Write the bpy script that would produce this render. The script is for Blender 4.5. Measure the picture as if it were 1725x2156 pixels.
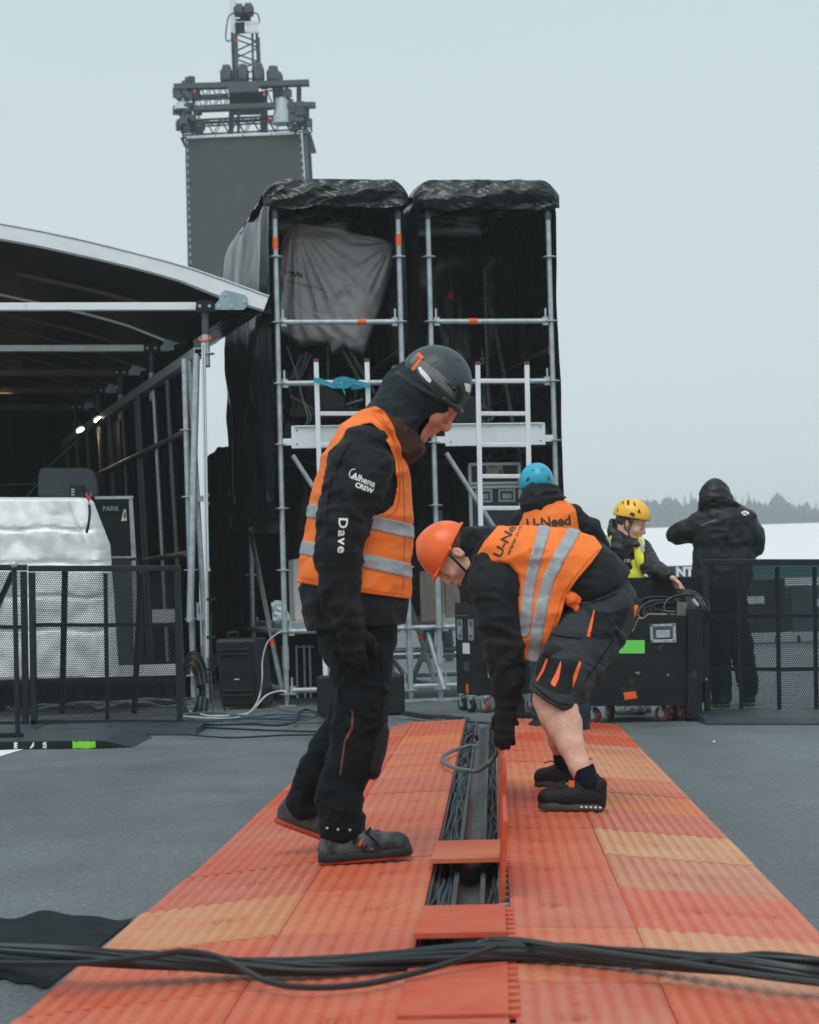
import bpy, bmesh, math, random
import numpy as np
from mathutils import Vector, Matrix
from mathutils.bvhtree import BVHTree
for o in list(bpy.data.objects): bpy.data.objects.remove(o)
SC=bpy.context.scene
COL=SC.collection
# ---------------------------------------------------------------- camera
F=4600.; CU,CV,VH=862.5,1078.,1258.; ROLL=.027; H=.91
pitch=math.atan((VH-CV)/F); ra_=math.atan(ROLL)
fw=np.array([0,math.cos(pitch),math.sin(pitch)]); up0=np.array([0,-math.sin(pitch),math.cos(pitch)]); r0=np.array([1.,0,0])
RT=math.cos(ra_)*r0-math.sin(ra_)*up0; UP=math.sin(ra_)*r0+math.cos(ra_)*up0
CAM=np.array([0,0,H])
cam=bpy.data.cameras.new('camera'); co=bpy.data.objects.new('camera',cam); COL.objects.link(co)
cam.sensor_fit='HORIZONTAL'; cam.sensor_width=24; cam.lens=24*F/1725.; cam.clip_end=3000; cam.clip_start=.05
co.matrix_world=Matrix(((RT[0],UP[0],-fw[0],0),(RT[1],UP[1],-fw[1],0),(RT[2],UP[2],-fw[2],H),(0,0,0,1)))
cam.dof.use_dof=True; cam.dof.focus_distance=10.5; cam.dof.aperture_fstop=6.3
SC.camera=co
SC.view_settings.view_transform='Standard'; SC.view_settings.look='None'; SC.view_settings.gamma=1; SC.view_settings.exposure=0.05
SC.cycles.max_bounces=6; SC.cycles.transparent_max_bounces=24; SC.cycles.volume_bounces=1
def ray(u,v): return fw+RT*((u-CU)/F)-UP*((v-CV)/F)
def W(u,v,Y):                     # point of the scene seen at photo coordinates (u,v), Y metres in front
    d=ray(u,v); return CAM+d*(Y/d[1])
def G(u,v,z=0.):                  # point at height z seen at (u,v)
    d=ray(u,v); return CAM+d*((z-H)/d[2])
# ---------------------------------------------------------------- world and sun (rainy overcast day)
wd=bpy.data.worlds.new('World'); SC.world=wd; wd.use_nodes=True
nt=wd.node_tree; nt.nodes.clear()
out=nt.nodes.new('ShaderNodeOutputWorld'); bg=nt.nodes.new('ShaderNodeBackground'); sky=nt.nodes.new('ShaderNodeTexSky')
sky.sky_type='NISHITA'; sky.sun_disc=False; sky.sun_elevation=math.radians(60); sky.sun_rotation=math.radians(160); sky.dust_density=4
tc=nt.nodes.new('ShaderNodeTexCoord'); sp=nt.nodes.new('ShaderNodeSeparateXYZ'); nt.links.new(tc.outputs['Generated'],sp.inputs[0])
rp=nt.nodes.new('ShaderNodeValToRGB'); nt.links.new(sp.outputs[2],rp.inputs[0])
rp.color_ramp.elements[0].position=.0; rp.color_ramp.elements[0].color=(.66,.728,.740,1)
rp.color_ramp.elements[1].position=.3; rp.color_ramp.elements[1].color=(.548,.655,.677,1)
e_=rp.color_ramp.elements.new(1.); e_.color=(.62,.722,.745,1)
nz=nt.nodes.new('ShaderNodeTexNoise'); nz.inputs['Scale'].default_value=1.6; nz.inputs['Detail'].default_value=3
m1=nt.nodes.new('ShaderNodeMapRange'); nt.links.new(nz.outputs['Fac'],m1.inputs[0]); m1.inputs[3].default_value=.96; m1.inputs[4].default_value=1.04
nt.links.new(tc.outputs['Generated'],nz.inputs['Vector'])
mm=nt.nodes.new('ShaderNodeVectorMath'); mm.operation='SCALE'; nt.links.new(rp.outputs[0],mm.inputs[0]); nt.links.new(m1.outputs[0],mm.inputs['Scale'])
sk=nt.nodes.new('ShaderNodeVectorMath'); sk.operation='SCALE'; sk.inputs['Scale'].default_value=.012; nt.links.new(sky.outputs[0],sk.inputs[0])
ad=nt.nodes.new('ShaderNodeVectorMath'); ad.operation='ADD'; nt.links.new(mm.outputs[0],ad.inputs[0]); nt.links.new(sk.outputs[0],ad.inputs[1])
nt.links.new(ad.outputs[0],bg.inputs[0]); bg.inputs[1].default_value=1.0; nt.links.new(bg.outputs[0],out.inputs[0])
sl=bpy.data.lights.new('sun','SUN'); so=bpy.data.objects.new('sun',sl); COL.objects.link(so)
sl.energy=1.35; sl.angle=math.radians(40); sl.color=(1,.98,.95)
so.rotation_euler=(math.radians(30),0,math.radians(-20))
# ---------------------------------------------------------------- materials
CREASE={}
def mat(name,col,rough=.6,metal=0,var=.15,vs=6.,st=(1,1,1),bump=0.,bs=60.,bst=None,spec=.5,col2=None,c2s=3.,c2t=(.5,.6),rv=0.,emit=None,bd=.01,sheen=0,alpha=None,crease=None):
    m=bpy.data.materials.new(name); m.use_nodes=True; n=m.node_tree.nodes; l=m.node_tree.links
    b=n['Principled BSDF']; b.inputs['Roughness'].default_value=rough; b.inputs['Metallic'].default_value=metal
    b.inputs['Specular IOR Level'].default_value=spec
    if sheen: b.inputs['Sheen Weight'].default_value=sheen
    tc=n.new('ShaderNodeTexCoord'); mp=n.new('ShaderNodeMapping'); mp.inputs['Scale'].default_value=st; l.new(tc.outputs['Object'],mp.inputs[0])
    nz=n.new('ShaderNodeTexNoise'); nz.inputs['Scale'].default_value=vs; nz.inputs['Detail'].default_value=6; nz.inputs['Roughness'].default_value=.6; l.new(mp.outputs[0],nz.inputs['Vector'])
    r=n.new('ShaderNodeValToRGB'); l.new(nz.outputs['Fac'],r.inputs[0])
    r.color_ramp.elements[0].position=.3; r.color_ramp.elements[1].position=.7
    r.color_ramp.elements[0].color=tuple(c*(1-var) for c in col)+(1,); r.color_ramp.elements[1].color=tuple(min(1,c*(1+var)) for c in col)+(1,)
    last=r.outputs[0]
    if col2:
        n2=n.new('ShaderNodeTexNoise'); n2.inputs['Scale'].default_value=c2s; n2.inputs['Detail'].default_value=8; n2.inputs['Roughness'].default_value=.65; l.new(mp.outputs[0],n2.inputs['Vector'])
        r2=n.new('ShaderNodeMapRange'); r2.inputs[1].default_value=c2t[0]; r2.inputs[2].default_value=c2t[1]; l.new(n2.outputs['Fac'],r2.inputs[0])
        mx=n.new('ShaderNodeMix'); mx.data_type='RGBA'; l.new(r2.outputs[0],mx.inputs[0]); l.new(last,mx.inputs[6]); mx.inputs[7].default_value=tuple(col2)+(1,); last=mx.outputs[2]
    l.new(last,b.inputs['Base Color'])
    if rv:
        r3=n.new('ShaderNodeMapRange'); l.new(nz.outputs['Fac'],r3.inputs[0]); r3.inputs[1].default_value=.3; r3.inputs[2].default_value=.7; r3.inputs[3].default_value=max(.03,rough-rv); r3.inputs[4].default_value=min(1,rough+rv); l.new(r3.outputs[0],b.inputs['Roughness'])
    if bump:
        mp2=n.new('ShaderNodeMapping'); mp2.inputs['Scale'].default_value=bst or st; l.new(tc.outputs['Object'],mp2.inputs[0])
        n3=n.new('ShaderNodeTexNoise'); n3.inputs['Scale'].default_value=bs; n3.inputs['Detail'].default_value=4; l.new(mp2.outputs[0],n3.inputs['Vector'])
        bp=n.new('ShaderNodeBump'); bp.inputs['Strength'].default_value=bump; bp.inputs['Distance'].default_value=bd; l.new(n3.outputs['Fac'],bp.inputs['Height']); l.new(bp.outputs[0],b.inputs['Normal'])
        if crease:
            n4=n.new('ShaderNodeTexNoise'); n4.noise_type='RIDGED_MULTIFRACTAL'; n4.inputs['Scale'].default_value=crease[0]; n4.inputs['Detail'].default_value=3; n4.inputs['Distortion'].default_value=.9; l.new(mp2.outputs[0],n4.inputs['Vector'])
            b2=n.new('ShaderNodeBump'); b2.inputs['Strength'].default_value=crease[1]; b2.inputs['Distance'].default_value=crease[2]; l.new(n4.outputs['Fac'],b2.inputs['Height']); l.new(bp.outputs[0],b2.inputs['Normal']); l.new(b2.outputs[0],b.inputs['Normal'])
    if emit:
        b.inputs['Emission Color'].default_value=tuple(emit[0])+(1,); b.inputs['Emission Strength'].default_value=emit[1]
    return m
M={}
def mk(k,*a,**kw): M[k]=mat(k,*a,**kw)
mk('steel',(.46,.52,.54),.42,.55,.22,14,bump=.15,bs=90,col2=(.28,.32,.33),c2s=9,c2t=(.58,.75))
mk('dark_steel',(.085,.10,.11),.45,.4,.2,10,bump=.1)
mk('alu',(.72,.76,.78),.38,.35,.08,20,st=(1,1,.1),col2=(.45,.48,.49),c2s=12,c2t=(.62,.8))
mk('white_alu',(.80,.84,.86),.45,.1,.05,5,col2=(.6,.65,.67),c2s=6,c2t=(.6,.8))
mk('tape_orange',(.85,.13,.02),.5,0,.1,20)
mk('black_paint',(0.008,0.011,0.013),.45,.1,.3,8,col2=(.05,.06,.065),c2s=14,c2t=(.62,.72),spec=0.3)
mk('barrier_paint',(0.013,0.022,0.027),.42,.2,.3,12,col2=(.16,.2,.21),c2s=22,c2t=(.67,.74),spec=0.3)
mk('plate_grey',(0.04,0.062,0.07),.45,.3,.25,9,bump=.1,bs=30,col2=(.2,.24,.25),c2s=20,c2t=(.68,.76),spec=0.3)
mk('black_wood',(0.0085,0.0125,0.0145),.5,0,.3,7,bump=.2,bs=60,col2=(.07,.08,.085),c2s=11,c2t=(.62,.72),spec=0.25)
mk('raw_wood',(.30,.22,.15),.7,0,.3,5,st=(1,1,6),bump=.2,bs=40)
mk('plank',(.20,.18,.15),.7,0,.35,14,st=(3,3,.4),bump=.3,bs=50,col2=(.08,.075,.07),c2s=7,c2t=(.6,.7))
mk('grey_case',(0.075,0.095,0.105),.5,0,.2,30,bump=.2,bs=150,spec=0.3)
mk('black_plastic',(0.01,0.014,0.016),.4,0,.25,12,bump=.15,bs=200,spec=0.35)
mk('rubber',(0.009,0.012,0.013),.55,0,.3,20,bump=.1,spec=0.3)
mk('cable_black',(0.01,0.017,0.02),.36,0,.3,12,bump=.1,bs=80,spec=0.5)
mk('cable_grey',(.10,.12,.125),.5,0,.25,12)
mk('cable_white',(.62,.66,.67),.5,0,.1,12)
mk('cable_blue',(.012,.065,.11),.5,0,.2,12)
mk('cable_red',(.45,.08,.05),.5)
mk('drape',(0.003,0.0045,0.005),.9,0,.4,3,st=(4,4,.4),bump=.5,bs=6,bst=(3,3,.2),bd=.05,spec=0.05)
mk('tarp',(0.008,0.013,0.015),.27,0,.4,5,bump=.15,bs=30,bst=(1.2,1.2,.7),bd=.006,rv=.04,spec=.7,crease=(.8,.22,.12))
mk('tarp_side',(.006,.010,.012),.24,0,.5,4,st=(2,2,.5),bump=.25,bs=5,bst=(2.,2.,.4),bd=.03,rv=.06,spec=.6,crease=(.9,.5,.10))
mk('mat_cloth',(.016,.022,.025),.85,0,.3,9,bump=.5,bs=60,spec=.1,col2=(.04,.047,.05),c2s=6,c2t=(.6,.72))
mk('seam_orange',(.62,.085,.008),.7)
mk('rust_zip',(.13,.035,.014),.6)
mk('seam_black',(.004,.005,.006),.8,spec=.05)
mk('cover_cloth',(.62,.60,.61),.85,0,.06,6,bump=.3,bs=60,bd=.006,crease=(3.5,.5,.03))
mk('silver_sheet',(.95,.97,.98),.5,.05,.03,3,bump=.3,bs=30,bst=(1,1,3),bd=.006,crease=(2.6,.45,.02))
mk('white_marquee',(.74,.74,.76),.5,0,.02,.3)
mk('banner_green',(.012,.085,.11),.55,0,.1,2)
mk('white_print',(.82,.85,.85),.55,0,.06,20)
mk('led_face',(.060,.065,.067),.6,0,.12,3,bump=.2,bs=30)
mk('jacket_black',(0.0095,0.012,0.0145),.72,0,.25,18,bump=.35,bs=90,sheen=0.04,bd=.004,crease=(7,.55,.012),spec=0.22)
mk('jacket_wet',(0.0065,0.0105,0.0125),.45,0,.3,12,bump=.4,bs=60,sheen=0.03,bd=.005,crease=(6,.7,.014),spec=0.35)
mk('hoodie',(0.015,0.023,0.028),.8,0,.2,20,bump=.3,bs=90,sheen=0.05,bd=.004,crease=(6,.4,.01),spec=0.2)
mk('shell_black',(0.01,0.0125,0.0145),.42,0,.3,8,bump=.5,bs=40,bd=.005,sheen=0.03,crease=(9,.8,.014),spec=0.4)
mk('trousers_black',(0.0035,0.006,0.0078),.8,0,.3,10,bump=.4,bs=70,sheen=0.03,bd=.005,crease=(8,.6,.012),spec=0.15)
mk('shorts_grey',(.034,.040,.045),.8,0,.2,12,bump=.4,bs=90,sheen=.05,spec=.2,bd=.004,crease=(8,.6,.012))
mk('shorts_black',(0.011,0.013,0.016),.8,0,.25,12,bump=.4,bs=40,sheen=0.03,bd=.006,spec=0.2)
mk('jeans',(0.018,0.04,0.058),.85,0,.35,14,bump=.4,bs=70,bd=.004,crease=(8,.6,.012),spec=0.2)
mk('vest_orange',(1.0,.20,.018),.65,0,.05,10,bump=.3,bs=120,bd=.003,crease=(6,.45,.012))
mk('vest_yellow',(.80,.74,.05),.65,0,.06,10,bump=.3,bs=120,bd=.003,crease=(6,.45,.012))
mk('reflective',(.36,.38,.41),.5,.25,.15,25,bump=.5,bs=25,bd=.008)
mk('skin_warm',(.62,.27,.18),.5,0,.12,14,bump=.1,bs=200,col2=(.5,.15,.09),c2s=11,c2t=(.55,.7))
mk('skin',(.74,.42,.32),.5,0,.1,10,bump=.15,bs=150,col2=(.66,.27,.2),c2s=9,c2t=(.55,.75))
mk('skin_leg',(.72,.43,.32),.55,0,.1,20,bump=.3,bs=160,bd=.004,col2=(.52,.24,.17),c2s=14,c2t=(.5,.74))
mk('hair',(.085,.038,.02),.7,0,.3,60,bump=.5,bs=120)
mk('helmet_grey',(.045,.062,.070),.42,0,.15,30,bump=.1,bs=60,rv=.08,spec=0.4)
mk('helmet_black',(.014,.018,.021),.35,0,.2,20)
mk('helmet_orange',(.90,.135,.022),.3,0,.1,10,col2=(.95,.22,.08),c2s=18,c2t=(.6,.7))
mk('helmet_blue',(.02,.40,.58),.3,0,.06,10)
mk('helmet_yellow',(.95,.52,.04),.3,0,.06,10)
mk('strap_grey',(.16,.17,.175),.7,0,.1,30)
mk('leather',(.070,.085,.090),.6,0,.5,16,bump=.6,bs=60,bd=.006,col2=(.012,.015,.017),c2s=11,c2t=(.44,.60),spec=.3)
mk('shoe_black',(0.008,0.009,0.01),.6,0,.3,30,bump=.4,bs=120,spec=0.25)
mk('sole_dark',(.05,.055,.06),.6)
mk('sole_orange',(0.4,0.05,0.015),.6)
mk('sock',(0.006,0.01,0.02),.85,spec=0.1)
mk('glove',(0.012,0.014,0.015),.75,0,.3,20,bump=.4,bs=90,spec=0.2)
mk('orange_print',(.95,.14,.02),.6)
mk('black_print',(.05,.03,.02),.7,0,.2,30)
mk('tape_green',(.16,.72,.12),.5,0,.05,10)
mk('lime_paint',(.24,.68,.03),.5,0,.12,10)
mk('strap_blue',(.02,.32,.42),.6,0,.1,30,bump=.3,bs=120)
mk('galv_plate',(.30,.42,.46),.4,.4,.15,12)
mk('truss_grey',(.075,.095,.105),.5,.3,.2,2)
mk('pale_plastic',(.6,.7,.72),.3,0,.1,10)
mk('roof_skin',(0.02,0.017,0.016),.5,0,.3,1.2,st=(1,.3,1),bump=.2,bs=6,spec=0.2)
mk('amber_glow_paint',(.11,.075,.045),.6,0,.4,2)  # amber stands in for warm lamp glow under the stage roof
mk('fir',(.045,.075,.06),.8,0,.4,1)
mk('bark',(.06,.045,.035),.9)
mk('duct_grey',(.052,.062,.067),.4,0,.3,14,st=(1,.4,1),bump=.2,bs=20,rv=.12,col2=(.04,.045,.05),c2s=8,c2t=(.5,.65))
mk('tan_card',(.62,.52,.40),.6)
mk('caster_red',(.18,.045,.03),.5,0,.3,20)
mk('bead_plate',(.24,.27,.28),.5,.2)
mk('lamp_lit',(1,.9,.7),.5,emit=((1.,.86,.62),9.))
# asphalt
m=mat('asphalt',(.108,.130,.138),.62,0,.18,1.2,bump=.6,bs=160,bd=.006,rv=.1,spec=.4); M['asphalt']=m
n=m.node_tree.nodes; l=m.node_tree.links; b=n['Principled BSDF']
src=b.inputs['Base Color'].links[0].from_socket
vz=n.new('ShaderNodeTexVoronoi'); vz.inputs['Scale'].default_value=130; tcn=[x for x in n if x.type=='TEX_COORD'][0]; l.new(tcn.outputs['Object'],vz.inputs['Vector'])
rr=n.new('ShaderNodeMapRange'); rr.inputs[1].default_value=0; rr.inputs[2].default_value=1; rr.inputs[3].default_value=.62; rr.inputs[4].default_value=1.42
bw=n.new('ShaderNodeSeparateColor'); l.new(vz.outputs['Color'],bw.inputs[0]); l.new(bw.outputs[0],rr.inputs[0])
w2=n.new('ShaderNodeTexNoise'); w2.inputs['Scale'].default_value=.8; w2.inputs['Detail'].default_value=9; mpw=n.new('ShaderNodeMapping'); mpw.inputs['Scale'].default_value=(1.5,.22,1); mpw.inputs['Rotation'].default_value=(0,0,.45); l.new(tcn.outputs['Object'],mpw.inputs[0]); l.new(mpw.outputs[0],w2.inputs['Vector'])
r4=n.new('ShaderNodeMapRange'); r4.inputs[1].default_value=.35; r4.inputs[2].default_value=.65; r4.inputs[3].default_value=.80; r4.inputs[4].default_value=1.12; l.new(w2.outputs['Fac'],r4.inputs[0])
mu=n.new('ShaderNodeMath'); mu.operation='MULTIPLY'; l.new(rr.outputs[0],mu.inputs[0]); l.new(r4.outputs[0],mu.inputs[1])
vm=n.new('ShaderNodeVectorMath'); vm.operation='SCALE'; l.new(src,vm.inputs[0]); l.new(mu.outputs[0],vm.inputs['Scale']); l.new(vm.outputs[0],b.inputs['Base Color'])
# perforated sheet: round holes cut through steel (procedural, in the sheet's own coordinates)
def perforated(name,col,pitch_=.0165,rad=.0063):
    m=mat(name,(.010,.018,.022),.5,.1,.2,8,spec=.2); n=m.node_tree.nodes; l=m.node_tree.links; b=n['Principled BSDF']; o=[x for x in n if x.type=='OUTPUT_MATERIAL'][0]
    uv=n.new('ShaderNodeUVMap'); s=n.new('ShaderNodeSeparateXYZ'); l.new(uv.outputs[0],s.inputs[0])
    def cell(ox,oy):
        outs=[]
        for i,(p,of) in enumerate(((pitch_,ox),(pitch_*1.732,oy))):
            a=n.new('ShaderNodeMath'); a.operation='ADD'; l.new(s.outputs[i],a.inputs[0]); a.inputs[1].default_value=of*p+2000*p
            c=n.new('ShaderNodeMath'); c.operation='MODULO'; l.new(a.outputs[0],c.inputs[0]); c.inputs[1].default_value=p
            d=n.new('ShaderNodeMath'); d.operation='SUBTRACT'; l.new(c.outputs[0],d.inputs[0]); d.inputs[1].default_value=p/2
            outs.append(d)
        v=n.new('ShaderNodeCombineXYZ'); l.new(outs[0].outputs[0],v.inputs[0]); l.new(outs[1].outputs[0],v.inputs[1])
        q=n.new('ShaderNodeVectorMath'); q.operation='LENGTH'; l.new(v.outputs[0],q.inputs[0])
        t=n.new('ShaderNodeMath'); t.operation='LESS_THAN'; l.new(q.outputs['Value'],t.inputs[0]); t.inputs[1].default_value=rad
        return t
    a=cell(0,0); c=cell(.5,.5); mx=n.new('ShaderNodeMath'); mx.operation='MAXIMUM'; l.new(a.outputs[0],mx.inputs[0]); l.new(c.outputs[0],mx.inputs[1])
    tr=n.new('ShaderNodeBsdfTransparent'); ms=n.new('ShaderNodeMixShader'); l.new(mx.outputs[0],ms.inputs[0]); l.new(b.outputs[0],ms.inputs[1]); l.new(tr.outputs[0],ms.inputs[2]); l.new(ms.outputs[0],o.inputs[0])
    return m
M['perf']=perforated('perforated_steel',(.022,.034,.040))
# ramp plastic: faded, scuffed, rib crowns worn pale
def plastic(name,col,worn,seed):
    m=bpy.data.materials.new(name); m.use_nodes=True; n=m.node_tree.nodes; l=m.node_tree.links; b=n['Principled BSDF']
    tc=n.new('ShaderNodeTexCoord'); mp=n.new('ShaderNodeMapping'); mp.inputs['Location'].default_value=(seed*3.1,seed,seed*.7); l.new(tc.outputs['Object'],mp.inputs[0])
    n1=n.new('ShaderNodeTexNoise'); n1.inputs['Scale'].default_value=3.2; n1.inputs['Detail'].default_value=7; n1.inputs['Roughness'].default_value=.65; l.new(mp.outputs[0],n1.inputs['Vector'])
    n2=n.new('ShaderNodeTexNoise'); n2.inputs['Scale'].default_value=38; n2.inputs['Detail'].default_value=5; l.new(mp.outputs[0],n2.inputs['Vector'])
    at=n.new('ShaderNodeAttribute'); at.attribute_name='crown'
    a=n.new('ShaderNodeMath'); a.operation='MULTIPLY_ADD'; l.new(n1.outputs['Fac'],a.inputs[0]); a.inputs[1].default_value=2.3; a.inputs[2].default_value=-.92
    a2=n.new('ShaderNodeMath'); a2.operation='MULTIPLY_ADD'; l.new(at.outputs['Fac'],a2.inputs[0]); a2.inputs[1].default_value=.55; l.new(a.outputs[0],a2.inputs[2])
    a3=n.new('ShaderNodeMath'); a3.operation='MULTIPLY_ADD'; l.new(n2.outputs['Fac'],a3.inputs[0]); a3.inputs[1].default_value=.7; l.new(a2.outputs[0],a3.inputs[2])
    a4=n.new('ShaderNodeMath'); a4.operation='SUBTRACT'; a4.use_clamp=True; l.new(a3.outputs[0],a4.inputs[0]); a4.inputs[1].default_value=.30
    mx=n.new('ShaderNodeMix'); mx.data_type='RGBA'; l.new(a4.outputs[0],mx.inputs[0]); mx.inputs[6].default_value=tuple(col)+(1,); mx.inputs[7].default_value=tuple(worn)+(1,)
    n3=n.new('ShaderNodeTexNoise'); n3.inputs['Scale'].default_value=21; n3.inputs['Detail'].default_value=9; n3.inputs['Roughness'].default_value=.78; l.new(mp.outputs[0],n3.inputs['Vector'])
    r=n.new('ShaderNodeMapRange'); r.inputs[1].default_value=.555; r.inputs[2].default_value=.72; l.new(n3.outputs['Fac'],r.inputs[0]); r.inputs[4].default_value=.8
    m2=n.new('ShaderNodeMix'); m2.data_type='RGBA'; l.new(r.outputs[0],m2.inputs[0]); l.new(mx.outputs[2],m2.inputs[6]); m2.inputs[7].default_value=(col[0]*.42,col[1]*.5,col[2]*.7,1)
    l.new(m2.outputs[2],b.inputs['Base Color']); b.inputs['Roughness'].default_value=.42; b.inputs['Specular IOR Level'].default_value=.22
    bp=n.new('ShaderNodeBump'); bp.inputs['Strength'].default_value=.35; bp.inputs['Distance'].default_value=.004; l.new(n2.outputs['Fac'],bp.inputs['Height']); l.new(bp.outputs[0],b.inputs['Normal'])
    return m
PC={'red':((.58,.070,.030),(.60,.160,.082)),'deep':((.56,.045,.020),(.60,.108,.045)),'pink':((.53,.086,.046),(.57,.185,.115)),'tan':((.58,.19,.075),(.62,.29,.155)),
    'yellow':((.56,.22,.085),(.62,.33,.175)),'orange':((.68,.130,.024),(.66,.22,.08)),'salmon':((.60,.105,.042),(.62,.20,.105)),'brown':((.50,.150,.075),(.58,.25,.150))}
for i,(k,(c,w)) in enumerate(PC.items()): M['pl_'+k]=plastic('ramp_'+k,c,w,i)
# ---------------------------------------------------------------- mesh builders
def tag(o,label=None,cat=None,group=None,kind=None):
    if label: o['label']=label
    if cat: o['category']=cat
    if group: o['group']=group
    if kind: o['kind']=kind
    return o
ORG={}
def thing(name,label,cat,loc,group=None):
    o=bpy.data.objects.new(name,None); COL.objects.link(o); o.empty_display_size=.1
    o.location=Vector([float(x) for x in loc]); ORG[o.name]=np.array([float(x) for x in loc])
    return tag(o,label,cat,group)
def link(name,me,m,parent=None,org=None):
    o=bpy.data.objects.new(name,me); COL.objects.link(o)
    if parent is not None: o.parent=parent; ORG[o.name]=ORG[parent.name]
    else:
        og=np.zeros(3) if org is None else np.array(org,float); o.location=Vector(og.tolist()); ORG[o.name]=og
    for x in (m if isinstance(m,(list,tuple)) else [m]): me.materials.append(M[x] if isinstance(x,str) else x)
    return o
def basis(d):
    d=np.array(d,float); d/=np.linalg.norm(d); a=np.array([0,0,1.]) if abs(d[2])<.9 else np.array([1.,0,0])
    x=np.cross(a,d); x/=np.linalg.norm(x); return x,np.cross(d,x),d
def nrm(v): v=np.array(v,float); return v/np.linalg.norm(v)
class MB:
    def __init__(s): s.v=[]; s.f=[]; s.mi=[]; s.cur=0
    def add(s,vs,fs):
        b=len(s.v); s.v+= [tuple(map(float,p)) for p in vs]; s.f+=[tuple(i+b for i in f) for f in fs]; s.mi+=[s.cur]*len(fs); return s
    def box(s,c,size,R=None,bev=0):
        c=np.array(c,float); hx,hy,hz=[q/2 for q in size]; R=np.eye(3) if R is None else R
        P=[(x,y,z) for x in (-hx,hx) for y in (-hy,hy) for z in (-hz,hz)]
        return s.add([c+R@np.array(p) for p in P],[(0,1,3,2),(4,6,7,5),(0,4,5,1),(2,3,7,6),(0,2,6,4),(1,5,7,3)])
    def bar(s,a,b,w,h=None,upv=(0,0,1)):
        a=np.array(a,float); b=np.array(b,float); h=w if h is None else h; d=nrm(b-a); x=np.cross(np.array(upv,float),d)
        if np.linalg.norm(x)<1e-3: x=np.array([1.,0,0])-d*d[0]
        x=nrm(x); y=np.cross(d,x); R=np.stack([x,d,y],1)
        return s.box((a+b)/2,(w,np.linalg.norm(b-a),h),R)
    def tube(s,pts,r,n=8,cap=True):
        pts=[np.array(p,float) for p in pts]; k=len(pts); rs=[r]*k if np.isscalar(r) else r
        T=[nrm(pts[min(i+1,k-1)]-pts[max(i-1,0)]+1e-9) for i in range(k)]
        x,y,_=basis(T[0]); V=[]
        for i in range(k):
            x=x-T[i]*np.dot(x,T[i]); x=nrm(x); y=np.cross(T[i],x)
            for j in range(n):
                a=2*math.pi*j/n; V.append(pts[i]+rs[i]*(math.cos(a)*x+math.sin(a)*y))
        Fc=[(i*n+j,i*n+(j+1)%n,(i+1)*n+(j+1)%n,(i+1)*n+j) for i in range(k-1) for j in range(n)]
        if cap: Fc+=[tuple(range(n))[::-1],tuple((k-1)*n+j for j in range(n))]
        return s.add(V,Fc)
    def cyl(s,c,ax,r,h,n=12,r2=None):
        a=nrm(ax); c=np.array(c,float); return s.tube([c-a*h/2,c+a*h/2],[r,r if r2 is None else r2],n)
    def lathe(s,c,ax,prof,n=16):      # prof: (radius, height)
        x,y,d=basis(ax); c=np.array(c,float); V=[]; k=len(prof)
        for r,h in prof:
            for j in range(n):
                t=2*math.pi*j/n; V.append(c+d*h+r*(math.cos(t)*x+math.sin(t)*y))
        return s.add(V,[(i*n+j,i*n+(j+1)%n,(i+1)*n+(j+1)%n,(i+1)*n+j) for i in range(k-1) for j in range(n)]+[tuple(range(n))[::-1],tuple((k-1)*n+j for j in range(n))])
    def prism(s,poly,ext):            # poly: 3D points of the front face, ext: vector
        poly=[np.array(p,float) for p in poly]; e=np.array(ext,float); n=len(poly)
        return s.add(poly+[p+e for p in poly],[tuple(range(n)),tuple(range(2*n-1,n-1,-1))]+[(i,i+n,(i+1)%n+n,(i+1)%n) for i in range(n)])
    def sheet(s,fn,nu,nv):
        V=[fn(i/nu,j/nv) for j in range(nv+1) for i in range(nu+1)]
        return s.add(V,[(j*(nu+1)+i,j*(nu+1)+i+1,(j+1)*(nu+1)+i+1,(j+1)*(nu+1)+i) for j in range(nv) for i in range(nu)])
    def ell(s,c,r,n=12,m=8,R=None):
        c=np.array(c,float); R=np.eye(3) if R is None else R; V=[];
        for i in range(m+1):
            p=math.pi*i/m
            for j in range(n):
                t=2*math.pi*j/n; V.append(c+R@np.array([r[0]*math.sin(p)*math.cos(t),r[1]*math.sin(p)*math.sin(t),r[2]*math.cos(p)]))
        return s.add(V,[(i*n+j,i*n+(j+1)%n,(i+1)*n+(j+1)%n,(i+1)*n+j) for i in range(m) for j in range(n)])
    def build(s,name,m,parent=None,smooth=True,bev=0,org=None,uvf=None):
        if parent is not None: og=ORG[parent.name]
        else: og=np.array(org if org is not None else np.mean(np.array(s.v),0),float)
        me=bpy.data.meshes.new(name); me.from_pydata([tuple(np.array(p)-og) for p in s.v],[],s.f); me.update()
        bm=bmesh.new(); bm.from_mesh(me); bmesh.ops.remove_doubles(bm,verts=bm.verts,dist=1e-6)
        bmesh.ops.recalc_face_normals(bm,faces=bm.faces); bm.to_mesh(me); bm.free()
        if smooth:
            for p in me.polygons: p.use_smooth=True
        o=link(name,me,m,parent,org=og)
        if max(s.mi)>0 and len(s.mi)==len(me.polygons):
            for p,i in zip(me.polygons,s.mi): p.material_index=i
        if uvf:
            uv=me.uv_layers.new(name='UVMap')
            for lp in me.loops:
                p=np.array(me.vertices[lp.vertex_index].co)+og; uv.data[lp.index].uv=uvf(p)
        if smooth:
            try: me.set_sharp_from_angle(angle=math.radians(40))
            except Exception: pass
        if bev:
            md=o.modifiers.new('bevel','BEVEL'); md.width=bev; md.segments=2; md.limit_method='ANGLE'
        return o
def rotz(a): c,s=math.cos(a),math.sin(a); return np.array([[c,-s,0],[s,c,0],[0,0,1.]])
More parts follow.
